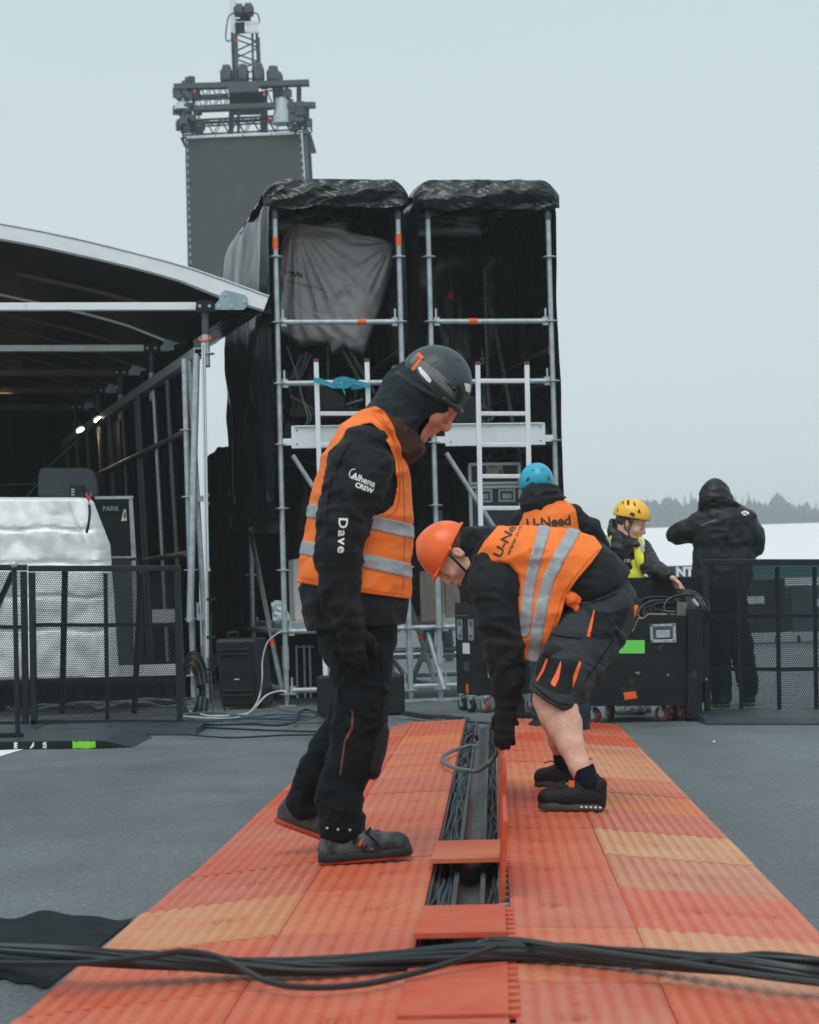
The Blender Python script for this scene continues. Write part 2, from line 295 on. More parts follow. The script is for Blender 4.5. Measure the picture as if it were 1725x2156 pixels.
def spline(P,n=8):
    P=[np.array(p,float) for p in P]; out=[]
    for i in range(len(P)-1):
        a=P[max(i-1,0)]; b=P[i]; c=P[i+1]; d=P[min(i+2,len(P)-1)]
        for k in range(n):
            t=k/n; out.append(.5*((2*b)+(-a+c)*t+(2*a-5*b+4*c-d)*t*t+(-a+3*b-3*c+d)*t**3))
    out.append(P[-1]); return out
def tri_subdiv(me,n=2,maxlen=None):
    bm=bmesh.new(); bm.from_mesh(me); bmesh.ops.triangulate(bm,faces=bm.faces)
    for _ in range(8):
        es=[e for e in bm.edges if e.calc_length()>maxlen]
        if not es: break
        bmesh.ops.subdivide_edges(bm,edges=es,cuts=1); bmesh.ops.triangulate(bm,faces=[f for f in bm.faces if len(f.verts)>3])
    bm.to_mesh(me); bm.free()
def text_mesh(txt,bold=0.0,spacing=1.):
    cu=bpy.data.curves.new('lettering','FONT'); cu.body=txt; cu.size=1; cu.offset=bold; cu.resolution_u=3; cu.space_character=spacing
    o=bpy.data.objects.new('lettering',cu); COL.objects.link(o); bpy.context.view_layer.update()
    me=bpy.data.meshes.new_from_object(o.evaluated_get(bpy.context.evaluated_depsgraph_get())); bpy.data.objects.remove(o); bpy.data.curves.remove(cu); return me
def flat_text(name,txt,org,xd,yd,size,m,parent,bold=0.0,off=(0,-.003,0)):
    me=text_mesh(txt,bold); xd=np.array(xd,float); yd=np.array(yd,float); og=ORG[parent.name]
    for v in me.vertices:
        p=np.array(org)+xd*(v.co.x*size)+yd*(v.co.y*size)+np.array(off)-og; v.co=Vector(p.tolist())
    return link(name,me,m,parent)
def project_mesh(me,target,uvfun,lift=.002):
    bv=BVHTree.FromObject(target,bpy.context.evaluated_depsgraph_get()); og=ORG[target.name]; last=3.
    c=Vector((CAM-og).tolist()); hits=[]; miss=[]
    for v in me.vertices:
        u,w=uvfun(v.co.x,v.co.y); d=Vector(ray(u,w).tolist()).normalized(); h=bv.ray_cast(c,d)
        if h[0] is None: miss.append((v.index,d))
        else: hits.append(h[3]); v.co=c+d*(h[3]-lift)
    if not hits: me.clear_geometry(); return
    md=sorted(hits)[len(hits)//2]
    bad={i for i,_ in miss}|{v.index for v in me.vertices if v.index not in {i for i,_ in miss} and abs((v.co-c).length-md)>.35}
    if bad:          # keep only what truly lies on the garment
        bm=bmesh.new(); bm.from_mesh(me); bm.verts.ensure_lookup_table(); bmesh.ops.delete(bm,geom=[bm.verts[i] for i in bad],context='VERTS'); bm.to_mesh(me); bm.free()
def decal_text(name,txt,target,u0,v0,hp,ang,m,bold=0.,sy=1.,spacing=1.,shear=0.):
    bpy.context.view_layer.update(); me=text_mesh(txt,bold,spacing); tri_subdiv(me,maxlen=.15); a=math.radians(ang)
    dx=(math.cos(a),math.sin(a)); dy=(math.sin(a+shear),-math.cos(a+shear))
    project_mesh(me,target,lambda x,y:(u0+hp*(x*dx[0]+y*sy*dy[0]),v0+hp*(x*dx[1]+y*sy*dy[1])))
    return link(name,me,m,target)
def decal_poly(name,polys,target,m,step=4.,lift=.0025,one=False):
    if len(polys)>1 and not one:
        for q in polys: decal_poly(name,[q],target,m,step,lift)
        return
    bpy.context.view_layer.update(); bm=bmesh.new()
    for poly in polys: bm.faces.new([bm.verts.new((p[0],p[1],0)) for p in poly])
    bmesh.ops.remove_doubles(bm,verts=bm.verts,dist=1e-5)
    me=bpy.data.meshes.new(name); bm.to_mesh(me); bm.free(); tri_subdiv(me,maxlen=step)
    project_mesh(me,target,lambda x,y:(x,y),lift); return link(name,me,m,target)
# ---------------------------------------------------------------- organic surfaces (signed distance field -> one continuous mesh)
def vnoise(p,seed=0):
    i=np.floor(p).astype(np.int64); f=p-i; f=f*f*(3-2*f); r=0.
    for dx in (0,1):
        for dy in (0,1):
            for dz in (0,1):
                hsh=((i[...,0]+dx)*73856093)^((i[...,1]+dy)*19349663)^((i[...,2]+dz)*83492791)^(seed*2654435761)
                hsh=(hsh^(hsh>>13))*1274126177; hsh=(hsh^(hsh>>16))&0xffff
                w=(f[...,0] if dx else 1-f[...,0])*(f[...,1] if dy else 1-f[...,1])*(f[...,2] if dz else 1-f[...,2])
                r=r+w*(hsh/65535.)
    return r
def ridge(p,seed=0): return 1-np.abs(2*vnoise(p,seed)-1)
def seg(A,B,ra,rb,side=(0,1,0),k=.03,wr=0.,wf=18.,cutA=False,cutB=False,neg=False,seed=0):
    """tapered limb from A to B; ra, rb=(radius along side, radius across)"""
    A=np.array(A,float); B=np.array(B,float); ra=(ra,ra) if np.isscalar(ra) else ra; rb=(rb,rb) if np.isscalar(rb) else rb
    ab=B-A; L=np.linalg.norm(ab)+1e-9; ax=ab/L; s=np.array(side,float); s=s-ax*(s@ax)
    s=nrm(s) if np.linalg.norm(s)>1e-4 else basis(ax)[0]; n=np.cross(ax,s)
    R=max(ra+rb)
    def fn(X,Y,Z):
        x=X-A[0]; y=Y-A[1]; z=Z-A[2]; t0=x*ax[0]+y*ax[1]+z*ax[2]; t=np.clip(t0/L,0,1)
        a=x*s[0]+y*s[1]+z*s[2]; b=x*n[0]+y*n[1]+z*n[2]; e=t0-t*L
        r1=ra[0]+(rb[0]-ra[0])*t; r2=ra[1]+(rb[1]-ra[1])*t; rm=np.minimum(r1,r2)
        d=(np.sqrt((a/r1)**2+(b/r2)**2+(e/rm)**2)-1)*rm
        if wr:
            q=np.stack([np.broadcast_to(t0*wf,d.shape),np.broadcast_to(a*wf*.35,d.shape),np.broadcast_to(b*wf*.35,d.shape)],-1); msk=np.abs(d)<.05
            dd=np.zeros(d.shape); dd[msk]=ridge(q[msk],seed)-.6; d=d-wr*dd
        if cutA: d=np.maximum(d,-t0)
        if cutB: d=np.maximum(d,t0-L)
        return d
    m=R+k+.03
    return (fn,np.minimum(A,B)-m,np.maximum(A,B)+m,k,neg)
def ell(c,r,R=None,k=.02,neg=False):
    c=np.array(c,float); r=np.array(r,float); R=np.eye(3) if R is None else R
    def fn(X,Y,Z):
        x=X-c[0]; y=Y-c[1]; z=Z-c[2]; q=[(x*R[0,i]+y*R[1,i]+z*R[2,i])/r[i] for i in range(3)]
        l=np.sqrt(q[0]**2+q[1]**2+q[2]**2); g=np.sqrt((q[0]/r[0])**2+(q[1]/r[1])**2+(q[2]/r[2])**2)+1e-6
        return l*(l-1)/g
    m=r.max()+k+.03; return (fn,c-m,c+m,k,neg)
def chain(P,Rr,side=(0,1,0),k=.03,**kw): return [seg(P[i],P[i+1],Rr[i],Rr[i+1],side,k,seed=i,**kw) for i in range(len(P)-1)]
def creases(P,Rr,side,n,seed,r=.007,t0=.04,t1=.96,da=1.5,slope=.10,front=None):
    """thin raised cloth folds that wrap part-way round a limb given by its stations"""
    rg=random.Random(seed); P=[np.array(p,float) for p in P]; L=np.cumsum([0]+[np.linalg.norm(P[i+1]-P[i]) for i in range(len(P)-1)]); out=[]
    def at(d,a):
        d=min(max(d,0),L[-1]-1e-4); i=int(np.searchsorted(L,d,side='right'))-1; i=min(i,len(P)-2); f=(d-L[i])/(L[i+1]-L[i]+1e-9)
        ax=nrm(P[i+1]-P[i]); s=nrm(np.array(side,float)-ax*(np.array(side,float)@ax)); nn=np.cross(ax,s); q=P[i]+(P[i+1]-P[i])*f; ra=Rr[i][0]+(Rr[i+1][0]-Rr[i][0])*f; rb=Rr[i][1]+(Rr[i+1][1]-Rr[i][1])*f
        return q+s*ra*math.cos(a)*.985+nn*rb*math.sin(a)*.985
    for k in range(n):
        d=L[-1]*rg.uniform(t0,t1); a=rg.uniform(0,6.28); w=da*rg.uniform(.5,1.2); sl=rg.uniform(-slope,slope)*1.4; bow=rg.uniform(-.03,.03); m=6; rr_=r*rg.uniform(.6,1.25)
        pts=[at(d+sl*(j/m-.5)+bow*math.sin(math.pi*j/m),a+w*(j/m-.5)) for j in range(m+1)]
        for j in range(m):
            e0=math.sin(math.pi*(j+.3)/(m+.6)); e1=math.sin(math.pi*(j+1.3)/(m+.6)); out.append(seg(pts[j],pts[j+1],max(.0015,rr_*e0),max(.0015,rr_*e1),(0,0,1) if abs(nrm(pts[j+1]-pts[j])[2])<.8 else (1,0,0),.014))
    return out
def field(prims,h,off=0.,cuts=(),wr=0.,ws=(8,8,8),seed=0,pad=.02):
    pos=[p for p in prims if not p[4]]
    lo=np.min([p[1] for p in pos],0)-pad; hi=np.max([p[2] for p in pos],0)+pad; n=np.ceil((hi-lo)/h).astype(int)+1
    D=np.full(tuple(n),.5,np.float32); ax=[lo[i]+h*np.arange(n[i]) for i in range(3)]
    for fn,l,u,k,neg in prims:
        a=np.clip(np.floor((l-off-lo)/h).astype(int),0,n); b=np.clip(np.ceil((u+off-lo)/h).astype(int)+1,0,n)
        if np.any(b<=a): continue
        X=ax[0][a[0]:b[0],None,None]; Y=ax[1][None,a[1]:b[1],None]; Z=ax[2][None,None,a[2]:b[2]]
        v=fn(X,Y,Z); S=D[a[0]:b[0],a[1]:b[1],a[2]:b[2]]; k=max(k,1e-4)
        if neg: q=np.maximum(k-np.abs(-v-S),0)/k; D[a[0]:b[0],a[1]:b[1],a[2]:b[2]]=np.maximum(S,-v)+q*q*k*.25
        else: q=np.maximum(k-np.abs(v-S),0)/k; D[a[0]:b[0],a[1]:b[1],a[2]:b[2]]=np.minimum(S,v)-q*q*k*.25
    if wr:
        I=np.argwhere(np.abs(D)<.035+off); p=I*h+lo; q=p*np.array(ws)
        nn=(ridge(q,seed)-.6)+.5*(ridge(q*2.1+3.7,seed+1)-.6)
        D[I[:,0],I[:,1],I[:,2]]-=(wr*nn).astype(np.float32)
    D-=off
    if len(cuts):
        X=ax[0][:,None,None]; Y=ax[1][None,:,None]; Z=ax[2][None,None,:]
        for c in cuts: D=np.maximum(D,c(X,Y,Z).astype(np.float32))
    return D,lo,h
def nets(D,lo,h):
    s=D<0; nx,ny,nz=D.shape
    cnt=np.zeros((nx-1,ny-1,nz-1),np.int8)
    for a in (0,1):
        for b in (0,1):
            for c in (0,1): cnt+=s[a:nx-1+a,b:ny-1+b,c:nz-1+c]
    I=np.argwhere((cnt>0)&(cnt<8)); idx=-np.ones(cnt.shape,np.int64); idx[I[:,0],I[:,1],I[:,2]]=np.arange(len(I))
    pos=np.zeros((len(I),3)); num=np.zeros(len(I)); cs=[(a,b,c) for a in (0,1) for b in (0,1) for c in (0,1)]
    for i,p in enumerate(cs):
        for q in cs[i+1:]:
            if sum(abs(p[t]-q[t]) for t in range(3))!=1: continue
            v0=D[I[:,0]+p[0],I[:,1]+p[1],I[:,2]+p[2]]; v1=D[I[:,0]+q[0],I[:,1]+q[1],I[:,2]+q[2]]; m=(v0<0)!=(v1<0)
            t=v0[m]/(v0[m]-v1[m]); P=np.array(p,float); Q=np.array(q,float); pos[m]+=P+(Q-P)*t[:,None]; num[m]+=1
    V=(pos/num[:,None]+I)*h+lo; Fs=[]
    for a in range(3):
        b,c=(a+1)%3,(a+2)%3; sl0=[slice(None)]*3; sl1=[slice(None)]*3; sl0[a]=slice(0,-1); sl1[a]=slice(1,None)
        s0=s[tuple(sl0)]; s1=s[tuple(sl1)]; E=np.argwhere(s0!=s1)
        E=E[(E[:,b]>0)&(E[:,c]>0)&(E[:,b]<D.shape[b]-1)&(E[:,c]<D.shape[c]-1)]
        def g(db,dc):
            T=E.copy(); T[:,b]+=db; T[:,c]+=dc; return idx[T[:,0],T[:,1],T[:,2]]
        q=np.stack([g(-1,-1),g(0,-1),g(0,0),g(-1,0)],1); fl=~s0[E[:,0],E[:,1],E[:,2]]; q[fl]=q[fl][:,::-1]; Fs.append(q[(q>=0).all(1)])
    return V,np.concatenate(Fs)
def organic(name,prims,h,m,parent=None,label=None,**kw):
    D,lo,h=field(prims,h,**kw); V,Q=nets(D,lo,h)
    og=ORG[parent.name] if parent is not None else V.mean(0)
    me=bpy.data.meshes.new(name); V=(V-og).astype(np.float32)
    me.vertices.add(len(V)); me.vertices.foreach_set('co',V.ravel()); me.loops.add(len(Q)*4); me.loops.foreach_set('vertex_index',Q.ravel().astype(np.int32))
    me.polygons.add(len(Q)); me.polygons.foreach_set('loop_start',(np.arange(len(Q))*4).astype(np.int32)); me.polygons.foreach_set('loop_total',np.full(len(Q),4,np.int32))
    me.polygons.foreach_set('use_smooth',np.ones(len(Q),bool)); me.update(calc_edges=True); me.validate()
    o=link(name,me,m,parent,org=og)
    if label: o['label']=label
    return o
# frame helpers for people --------------------------------------------------
class Frame:
    def __init__(s,O,f,u): s.O=np.array(O,float); s.f=nrm(f); u=np.array(u,float); s.u=nrm(u-s.f*(u@s.f)); s.l=np.cross(s.u,s.f); s.R=np.stack([s.f,s.l,s.u],1)
    def __call__(s,a,b,c): return s.O+s.R@np.array([a,b,c],float)
def head_prims(fr,k=1.,neck=None):
    P=fr; E=lambda c,r,kk=.02,neg=False: ell(P(*[x*k for x in c]),[x*k for x in r],P.R,kk,neg)
    S=lambda a,b,r1,r2,kk=.01,neg=False: seg(P(*[x*k for x in a]),P(*[x*k for x in b]),r1*k,r2*k,P.l,kk,neg=neg)
    L=[E((-.012,0,.035),(.096,.076,.088)),E((.028,0,-.04),(.062,.06,.078),.03),S((.066,-.012,-.104),(.066,.012,-.104),.02,.02,.02),
       S((.02,.05,-.085),(.06,.02,-.105),.018,.018,.03),S((.02,-.05,-.085),(.06,-.02,-.105),.018,.018,.03),
       S((.080,.038,.022),(.088,.008,.018),.012,.011,.012),S((.080,-.038,.022),(.088,-.008,.018),.012,.011,.012),
       E((.058,.04,-.03),(.03,.024,.026),.02),E((.058,-.04,-.03),(.03,.024,.026),.02)]
    L+=[E((.098,.031,-.003),(.02,.016,.012),.012,True),E((.098,-.031,-.003),(.02,.016,.012),.012,True),
       E((.078,.031,-.003),(.0135,.0145,.0125),.003),E((.078,-.031,-.003),(.0135,.0145,.0125),.003),
       S((.083,0,.024),(.110,0,-.028),.0105,.0098,.012),S((.098,.011,-.034),(.098,-.011,-.034),.0080,.0080,.006),S((.108,0,-.034),(.096,0,-.042),.008,.006,.008),E((.066,0,-.062),(.026,.030,.030),.015),E((.062,0,.045),(.026,.045,.035),.02),
       S((.088,.014,-.061),(.092,0,-.058),.0065,.007,.006),S((.088,-.014,-.061),(.092,0,-.058),.0065,.007,.006),
       S((.085,.013,-.076),(.089,-.0,-.077),.007,.008,.006),S((.085,-.013,-.076),(.089,0,-.077),.007,.008,.006),
       S((.098,.02,-.068),(.098,-.02,-.068),.0028,.0028,.003,True)]
    for sg in (1,-1): L+=[E((-.008,sg*.079,-.008),(.019,.009,.031),.008),E((-.004,sg*.088,-.004),(.009,.006,.016),.004,True)]
    return L
def hand_prims(wr,d,pn,size=1.,curl=(.3,.35,.4,.45),thumb=1,grow=0.,spread=.08,k=.008):
    """wrist, finger direction, palm normal (fingers curl towards it)"""
    d=nrm(d); pn=nrm(np.array(pn,float)-d*(np.array(pn,float)@d)); s=np.cross(d,pn)*thumb; wr=np.array(wr,float); L=[]
    kn=wr+d*.085*size
    L.append(seg(wr-d*.02,wr+d*.03*size,(.029*size+grow,.021*size+grow),(.036*size+grow,.017*size+grow),s,.02))
    L.append(seg(wr+d*.02*size,kn-d*.008,(.036*size+grow,.016*size+grow),(.041*size+grow,.0135*size+grow),s,.015))
    ln=(.070,.080,.074,.058)
    for i in range(4):
        b=kn+s*(.030-.020*i)*size-d*(.003*abs(i-1.2))*size; dd=nrm(d+s*spread*(1.5-i)); c=0; p=b
        for j,fr_ in enumerate((.45,.32,.23)):
            c+=curl[i]*(1,1.1,.7)[j]; q=p+(dd*math.cos(c)+pn*math.sin(c))*ln[i]*fr_*size; r=(.0098-.0008*j-.0006*(i==3))*size+grow
            L.append(seg(p,q,r,r-.0006,s,k)); p=q
    t0=wr+d*.025*size+s*.028*size+pn*.006; t1=t0+nrm(d*.6+s*.75+pn*.35)*.038*size; t2=t1+nrm(d*.85+s*.25+pn*.45)*.032*size; t3=t2+nrm(d*.9+pn*.5)*.025*size
    L+=[seg(t0,t1,.014*size+grow,.011*size+grow,s,.015),seg(t1,t2,.0108*size+grow,.0100*size+grow,s,k),seg(t2,t3,.0100*size+grow,.0085*size+grow,s,k)]
    return L
def plane(p,n): p=np.array(p,float); n=nrm(n); return lambda X,Y,Z:(X-p[0])*n[0]+(Y-p[1])*n[1]+(Z-p[2])*n[2]
def notcap(A,B,ra,rb,side=(0,1,0)):
    f=seg(A,B,ra,rb,side)[0]; return lambda X,Y,Z:-f(X,Y,Z)
def band(p,n,w):
    f=plane(p,n); return lambda X,Y,Z:np.abs(f(X,Y,Z))-w/2
def cutall(*fs): return lambda X,Y,Z: np.maximum.reduce(np.broadcast_arrays(*[f(X,Y,Z) for f in fs]))
def shoe(parent,heel,toe,z,lat,m_up,m_sole,h=.105,w=.048,ankle=None,name='boot',rise=0.,sole_h=.03,hh=.004,cut=None):
    """heel and toe points on the tread line, lat: lateral axis"""
    heel=np.array(heel,float); toe=np.array(toe,float); d=nrm(toe-heel); lat=nrm(lat); up=np.cross(d,lat); up=up if up[2]>0 else -up; L=np.linalg.norm(toe-heel)
    a=heel+d*.045; c=toe-d*.048; mid=heel+d*L*.58
    L1=[seg(a+up*.045,mid+up*.046,(w*.82,.047),(w*.98,.046),lat,.02),seg(mid+up*.046,c+d*.004+up*.040,(w*.98,.046),(w*.96,.042),lat,.02),
        seg(a+d*.02+up*.05,(ankle if ankle is not None else a+d*.02+up*h),(w*.72,.047),(w*.70,.045),lat,.02),seg(mid-d*.05+up*.05,a+d*.055+up*(h-.01),(w*.6,.04),(w*.55,.03),lat,.03)]
    o=organic(name,L1,hh,m_up,parent,cuts=[plane(heel+up*(cut if cut is not None else sole_h*.75),-up)])
    L2=[seg(a+up*.014,mid+up*.014,(w*.84,.046),(w*.96,.047),lat,.004),seg(mid+up*.014,c+up*.014,(w*.96,.047),(w*.94,.047),lat,.004)]
    organic('sole',L2,hh,m_sole,o,cuts=[plane(heel,-up),plane(heel+up*sole_h,up)])
    return o,(d,lat,up)
# ---------------------------------------------------------------- ground
random.seed(4)
b=MB(); b.add([(-690,-25,0),(690,-25,0),(690,990,0),(-690,990,0)],[(0,1,2,3)]); tag(b.build('ground','asphalt',org=(0,0,0),smooth=False),kind='structure')
b=MB(); q=[G(-70,1585),G(50,1578.5),G(-10,1597),G(-90,1625)]; b.add([p+np.array([0,0,.004]) for p in q],[(0,1,2,3)]); tag(b.build('road_marking','white_print',smooth=False),kind='structure')
b=MB()
for k in range(6):
    x=random.uniform(-2.2,2.6); y=random.uniform(5,15)
    if -1.3<x-.165-(y-4)*.037<1.05: continue
    s_=random.uniform(.004,.011); c=(x,y,s_*.3); b.ell(c,(s_*random.uniform(.8,2.2),s_,s_*.5),6,4)
tag(b.build('litter','white_print'),kind='stuff')
# ---------------------------------------------------------------- cable ramp
mt=nrm((.037,1,0)); mn=np.array([mt[1],-mt[0],0]); mo=np.array([.165,4.,0])
def RP(a,b_,z): return mo+mt*a+mn*b_+np.array([0,0,z])
A0,DA=.77,.783
def tile(name,a0,a1,b0,z0,b1,z1,nr,key,label,group,seed,rib=.0030,tabs=True,thick=.012):
    rnd=random.Random(seed); V=[];Fc=[];cr=[]
    n=nr*6; tilt=rnd.uniform(-.0015,.0015); lift=rnd.uniform(0,.003)
    na=4
    tp=[0,0,.022,.022,0,0,.016,.016,.016,0,0,.022,.022,0] if tabs else [0]
    for i in range(n+1):
        t=i/n; ph=(t*nr)%1; w=math.sin(math.pi*ph)**2 if nr>1 else 0; w=min(1,w*1.6)
        off=tp[min(int(t*len(tp)),len(tp)-1)]
        for j in range(na+1):
            s=j/na; a=a0+.0015+(a1-a0-.003)*s; a-= off
            z=z0+(z1-z0)*t+rib*w+lift+tilt*(s-.5)*2
            V.append(RP(a,b0+(b1-b0)*t,z)); cr.append(w)
    for i in range(n):
        for j in range(na): k=i*(na+1)+j; Fc.append((k,k+1,k+na+2,k+na+1))
    m0=len(V)
    for i in range(n+1):    # front edge skirt
        p=V[i*(na+1)].copy(); V.append(p-np.array([0,0,min(thick,p[2]*.9)])); cr.append(0)
    for i in range(n): Fc.append((i*(na+1),(i+1)*(na+1),m0+i+1,m0+i))
    for side in (0,n):
        m1=len(V)
        for j in range(na+1):
            p=V[side*(na+1)+j].copy(); V.append(p-np.array([0,0,min(thick,p[2]*.9)])); cr.append(0)
        for j in range(na): k=side*(na+1)+j; Fc.append((k,k+1,m1+j+1,m1+j))
    # moulded marks: small raised frames on the ribs
    def mark(aa,bb,la,lb):
        th=.0035
        for (x0,x1,y0,y1) in ((aa,aa+la,bb,bb+th),(aa,aa+la,bb+lb-th,bb+lb),(aa,aa+th,bb,bb+lb),(aa+la-th,aa+la,bb,bb+lb)):
            k=len(V); 
            for (x,y) in ((x0,y0),(x1,y0),(x1,y1),(x0,y1)):
                zz=z0+(z1-z0)*(y-b0)/(b1-b0)+rib+lift+.0015; V.append(RP(x,y,zz)); cr.append(-.6)
            Fc.append((k,k+1,k+2,k+3))
    if nr>3:
        w=b1-b0; sgn=1
        mark(a0+.36,b0+w*.28,.05,w*.16); mark(a0+.36,b0+w*.36,.05,w*.04)
        if tabs: mark(a0+.37,b0+w*.55,.035,w*.27)
    me=bpy.data.meshes.new(name); og=RP((a0+a1)/2,(b0+b1)/2,0); me.from_pydata([tuple(p-og) for p in V],[],Fc); me.update()
    at=me.attributes.new('crown','FLOAT','POINT'); at.data.foreach_set('value',np.array(cr,np.float32))
    o=link(name,me,'pl_'+key,org=og); return tag(o,label,'ramp panel',group)
ORD=['nearest','second','third','fourth','fifth','sixth','seventh','eighth','ninth','tenth','eleventh','twelfth','thirteenth','fourteenth','fifteenth']
colw={'red':'bright red orange','deep':'deep red','pink':'dull pinkish red','tan':'faded tan orange','yellow':'yellowish tan','orange':'vivid orange','salmon':'pale salmon','brown':'brownish tan'}
RO=['red','red','tan','red','brown','yellow','pink','orange','salmon','tan','tan','brown','deep','red','deep']
RI=['pink','pink','salmon','pink','red','red','red','deep','orange','salmon','red','red','deep','salmon','red']
LI=['red','red','pink','salmon','red','pink','red','salmon','pink','salmon','salmon','salmon','orange','red','red']
LO=['red','red','red','tan','pink','red','pink','red','deep','red','deep','red','deep','red','red']
for r in range(15):
    a0=A0+DA*(r-2)+ (0 if r<2 else 0); a1=a0+DA
    if a0>10.2: continue
    for nm,arr,b0,z0,b1,z1,nr,pos,sd in (('right outer',RO,.322,.060,.807,.010,13,'right edge of the walkway',1),('right inner',RI,.006,.070,.320,.060,8,'just right of the channel',2),
                                      ('left inner',LI,-.227,.070,-.584,.060,9,'just left of the channel',3),('left outer',LO,-.586,.060,-1.04 if r>4 else -1.09+.012*max(0,r-1),.010,12,'left edge of the walkway',4)):
        if nm=='left outer' and a1>10.9: b1=-.80
        k=arr[r]
        tile('ramp_panel',a0,min(a1,10.9),b0,z0,b1,z1,nr,k,f'{colw[k]} ramp panel, {ORD[r]} from camera, {pos}','orange ramp panels of the cable walkway',r*7+sd,tabs=(sd in(1,)),rib=.0042 if sd in (1,4) else .0022)
# channel trough
th=thing('cable_channel','dark grey plastic channel with ribs running down the middle of the orange walkway','cable channel',RP(5,-.12,0))
b=MB(); b.prism([RP(-1.5,-.226,0.003),RP(-1.5,.004,.003),RP(-1.5,.004,.012),RP(-1.5,-.226,.012)],mt*12.4); b.build('channel_floor','duct_grey',th,smooth=False)
for bb,w in ((-.222,.008),(-.150,.014),(-.070,.014),(-.004,.010)):
    b=MB(); b.prism([RP(-1.5,bb-w/2,.01),RP(-1.5,bb+w/2,.01),RP(-1.5,bb+w/2,.060),RP(-1.5,bb-w/2,.060)],mt*12.4); b.build('channel_wall','duct_grey',th,smooth=False)
b=MB(); b.sheet(lambda u,v:RP(-1.5+12.4*v,-.143+.066*u,.013+.016*(2*u-1)**2),8,2); b.build('channel_liner','duct_grey',th)
a=-1.4
while a<9.:
    b=MB(); b.add([RP(a+x,y,z) for z in (.056,.0715) for x,y in ((-.010,-.024),(.010,-.024),(.016,.004),(-.016,.004))],[(0,1,2,3),(7,6,5,4),(0,4,5,1),(1,5,6,2),(2,6,7,3),(3,7,4,0)]); b.build('hinge_knuckle','bead_plate',th,smooth=False)
    a+=.13
# lids
LW=.222
def lid(a0,a1,ang,key,label,lift=0.,drop=0.):
    t=thing('cover_plate',label,'channel lid',RP((a0+a1)/2,0,.07),'lids of the cable channel')
    n=6;V=[];Fc=[]; c,s_=math.cos(math.radians(ang)),math.sin(math.radians(ang)); hb=-.008
    def PT(a,w,z,tp): return RP(a,hb-c*w-s_*z,.066+s_*w+c*z+lift+(tp*drop))
    b=MB(); V=[PT(a,w,z,(1 if a==a0 else 0)) for a in (a0,a1) for w in (.0,LW) for z in (0,.013)]
    b.add(V,[(0,1,3,2),(4,6,7,5),(0,4,5,1),(2,3,7,6),(0,2,6,4),(1,5,7,3)])
    x=a0+.03
    while x<a1-.04:
        V=[PT(aa,w,z,0) for aa in (x,x+.045) for w in (-.022,.001) for z in (.001,.012)]
        b.add(V,[(0,1,3,2),(4,6,7,5),(0,4,5,1),(2,3,7,6),(0,2,6,4),(1,5,7,3)]); x+=.078
    o=b.build('lid_panel','pl_'+key,t,smooth=False)
    me=o.data; at=me.attributes.new('crown','FLOAT','POINT'); at.data.foreach_set('value',np.full(len(me.vertices),.3,np.float32))
    return t
lid(-1.35,-.52,0,'pink','dull pink closed channel lid nearest the camera below the black cable bundle')
lid(-.50,.33,0,'pink','pinkish red closed channel lid directly below the black cable bundle, its front edge shadowed',drop=.002)
lid(.345,1.10,0,'red','orange red closed channel lid just in front of the black cable bundle',drop=.006)
lid(1.24,1.92,0,'red','orange red channel lid between the cable bundle and the small open gap, front edge raised',drop=.03)
lid(2.72,3.48,0,'salmon','pale salmon channel lid lying loose behind the small open gap',drop=.028)
lid(2.05,2.83,94,'deep','deep red channel lid standing on edge beside the small open gap')
lid(3.60,4.38,96,'deep','dark red channel lid standing on edge, first beyond the loose flat lid')
lid(4.40,5.18,95,'red','orange lid standing on edge in front of the crouching worker hand')
lid(5.20,5.95,93,'salmon','pale lid standing on edge, held up by the bending worker')
# loose cables in the channel
def cable(name,pts,r,m,label,group=None,parent=None,n=7,sub=8,cat='cable'):
    b=MB(); b.tube(spline(pts,sub),r,n); o=b.build(name,m,parent)
    if parent is None: tag(o,label,cat,group)
    return o
rn=random.Random(8)
for i,(bb,m,r,z) in enumerate(((-.205,'cable_grey',.010,.024),(-.190,'cable_grey',.008,.022),(-.175,'cable_black',.010,.03),(-.198,'cable_blue',.006,.038),(-.182,'cable_blue',.005,.045),(-.168,'cable_black',.008,.044),(-.210,'cable_black',.006,.05),
                             (-.05,'cable_black',.008,.022),(-.035,'cable_black',.010,.03),(-.022,'cable_grey',.006,.036),(-.045,'cable_black',.006,.042),(-.03,'rubber',.006,.05))):
    pts=[RP(1.0+k*.28,bb+rn.uniform(-.010,.010),z*.85+rn.uniform(-.006,.010)) for k in range(36)]
    rk=sorted([-.205,-.190,-.175,-.198,-.182,-.168,-.210,-.05,-.035,-.022,-.045,-.03]).index(bb)
    cable('channel_cable',pts,r,m,f"{'blue' if 'blue' in m else 'grey' if 'grey' in m else 'dark'} cable strand in the open channel, {['first','second','third','fourth','fifth','sixth','seventh','eighth','ninth','tenth','eleventh','twelfth'][rk]} from the left",'strands lying in the open channel')
P=[(1005,1573,.06),(990,1570,.075),(965,1577,.08),(946,1585,.085),(935,1592,.09),(930,1602,.08),(940,1610,.075),(960,1618,.08),(985,1622,.09),(1003,1624,.11),(1022,1614,.13),(1040,1596,.16),(1050,1575,.22),(1052,1556,.29)]
cable('twisted_rope',[G(u,v,.10) if i<10 else W(u,v,9.55-.04*(i-10)) for i,(u,v,z) in enumerate(P)],.010,'cable_grey','twisted dark rope looped out of the open channel by the gloved hand',cat='rope')
cable('short_hose',[G(985,1560,.06),G(990,1550,.1),G(1000,1546,.12),G(1005,1556,.08)],.012,'cable_black','short black hose arching over the far end of the channel',cat='hose')
